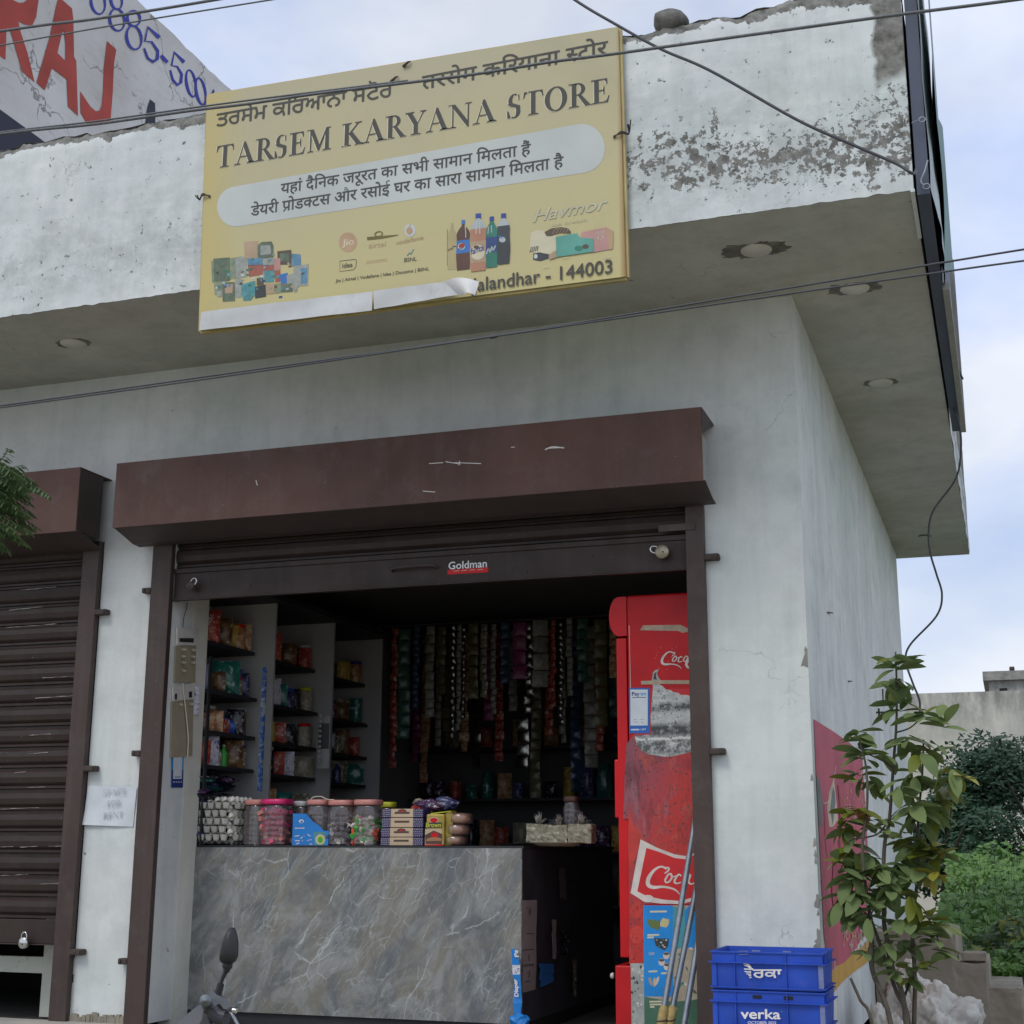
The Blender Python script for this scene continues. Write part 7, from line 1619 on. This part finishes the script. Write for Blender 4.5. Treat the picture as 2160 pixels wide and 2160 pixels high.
fs = [(i*n+j, i*n+(j+1) % n, (i+1)*n+(j+1) % n, (i+1)*n+j) for i in range(3) for j in range(n)]; fs += [tuple(range(3*n, 4*n)), tuple(range(n))[::-1]]
b.add(vs, fs, 'rubber', True); b.build('mirror', MC)
b = MB(); b.tube(spl([mq(715, 1275), mq(705, 1340), mq(690, 1372), mq(660, 1440), mq(635, 1510), mq(610, 1600)], 4), [.016]*4+[.011]*4+[.007]*4+[.006]*4+[.007]*5, 'rubber', 8); b.tube([mq(640, 1500), mq(610, 1610)], .011, 'rubber', 8); b.build('mirror_stalk', MC)
a = mq(475, 1680, -.10); e = mq(470, 1830, .25) + Vector((.03, 0, -.01))
b = MB(); b.tube([a, a+(e-a)*.12, a+(e-a)*.9, e], [.017, .0165, .0165, .018], 'bike_plastic', 16, False); b.build('grip', MC)
b = MB(); d = (e-a).normalized(); b.tube([a-d*.003, a+d*.004], [.0175, .0175], 'bike_grey', 16, False); b.lathe((0, 0, 0), [(.0175, 0), (.0115, -.001)], 'galvanised', 16)
k0 = len(b.v)-32; o1 = d.orthogonal().normalized(); o2 = d.cross(o1)
for i in range(k0, len(b.v)): v = b.v[i]; b.v[i] = a-d*.0032+o1*v.x+o2*v.y-d*v.z
b.build('bar_end', MC)
b = MB(); b.prism([(q.x, q.z) for q in [mq(*p_) for p_ in ((535, 1580), (560, 1570), (600, 1600), (650, 1640), (735, 1750), (715, 1775), (650, 1720), (560, 1660))]], 'xz', MY-.01, MY+.015, 'bike_grey'); b.build('switch_cover', MC)
b = MB(); b.tube(spl([mq(800, 1785), mq(760, 1778), mq(700, 1800), mq(620, 1830), mq(560, 1840)], 4), [.011]+[.007]*16, 'bike_plastic', 8); b.tube([mq(770, 1782, -.012), mq(806, 1790, -.012)], .008, 'steel', 8); b.build('brake_lever', MC)
b = MB(); b.tube(spl([mq(560, 1780), mq(620, 1850), mq(700, 1870)], 4), .025, 'bike_plastic', 10); b.tube(spl([mq(680, 1720), mq(760, 1830), mq(830, 1960)], 4), .006, 'galvanised', 6); b.tube(spl([mq(500, 1850), mq(510, 1950), mq(530, 2060)], 4), .014, 'bike_plastic', 8); b.build('lever_mount', MC)
b = MB()
ws = [mq(90, 1960), mq(220, 1850), mq(330, 1760), mq(415, 1705), mq(420, 1790), mq(395, 1900), mq(330, 2000), mq(180, 2150), mq(40, 2150)]
b.prism([(q.x, q.z) for q in ws], 'xz', MY+.02, MY+.14, 'bike_grey'); b.build('headlamp_cowl', MC)
bp = Vector((-1.72, MY+.12, .57)); ft = Vector((-1.42, MY+.12, .30)); b = MB()
for s in (-.07, .07): b.tube([bp+Vector((0, s, 0)), ft+Vector((0, s, 0))], .02, 'galvanised', 10)
b.build('fork', MC)
for wx in (ft.x, ft.x-1.28):
    wc = Vector((wx, ft.y, .30)); b = MB(); b.tube([wc+Vector((.26*math.cos(t), 0, .26*math.sin(t))) for t in [2*math.pi*i/36 for i in range(37)]], .035, 'rubber', 10, False); w_ = b.build('tyre', MC)
    b = MB(); b.tube([wc+Vector((.235*math.cos(t), 0, .235*math.sin(t))) for t in [2*math.pi*i/36 for i in range(37)]], .012, 'galvanised', 8, False)
    for k in range(6): t = math.pi*k/3; b.tube([wc, wc+Vector((.23*math.cos(t), 0, .23*math.sin(t)))], .010, 'bike_grey', 6)
    b.tube([wc+Vector((0, -.06, 0)), wc+Vector((0, .06, 0))], .02, 'bike_grey', 10); b.build('rim', MC)
q = ft
b = MB(); b.lathe((0, 0, 0), [(.02, -.24), (.10, -.18), (.13, 0), (.10, .18), (.03, .24)], 'bike_plastic', 16); b.v = [Vector((ft.x-.60+v.z, ft.y+v.x, -.0+.44+v.y*.6)) for v in b.v]; b.build('fuel_tank', MC)
b = MB(); b.box((ft.x-1.45, ft.y-.11, .44), (ft.x-.83, ft.y+.11, .52), 'rubber', .03); b.build('seat', MC)
b = MB(); b.box((ft.x-.75, ft.y-.12, .14), (ft.x-.42, ft.y+.12, .42), 'bike_grey', .04); b.tube([(ft.x-.4, ft.y-.15, .2), (ft.x-.7, ft.y-.16, .16), (ft.x-1.5, ft.y-.16, .24)], .03, 'galvanised', 10); b.build('engine', MC)
b = MB(); b.tube([bp, Vector((ft.x-.45, ft.y, .5)), Vector((ft.x-1.28, ft.y, .30))], .025, 'bike_plastic', 8); b.build('frame', MC)
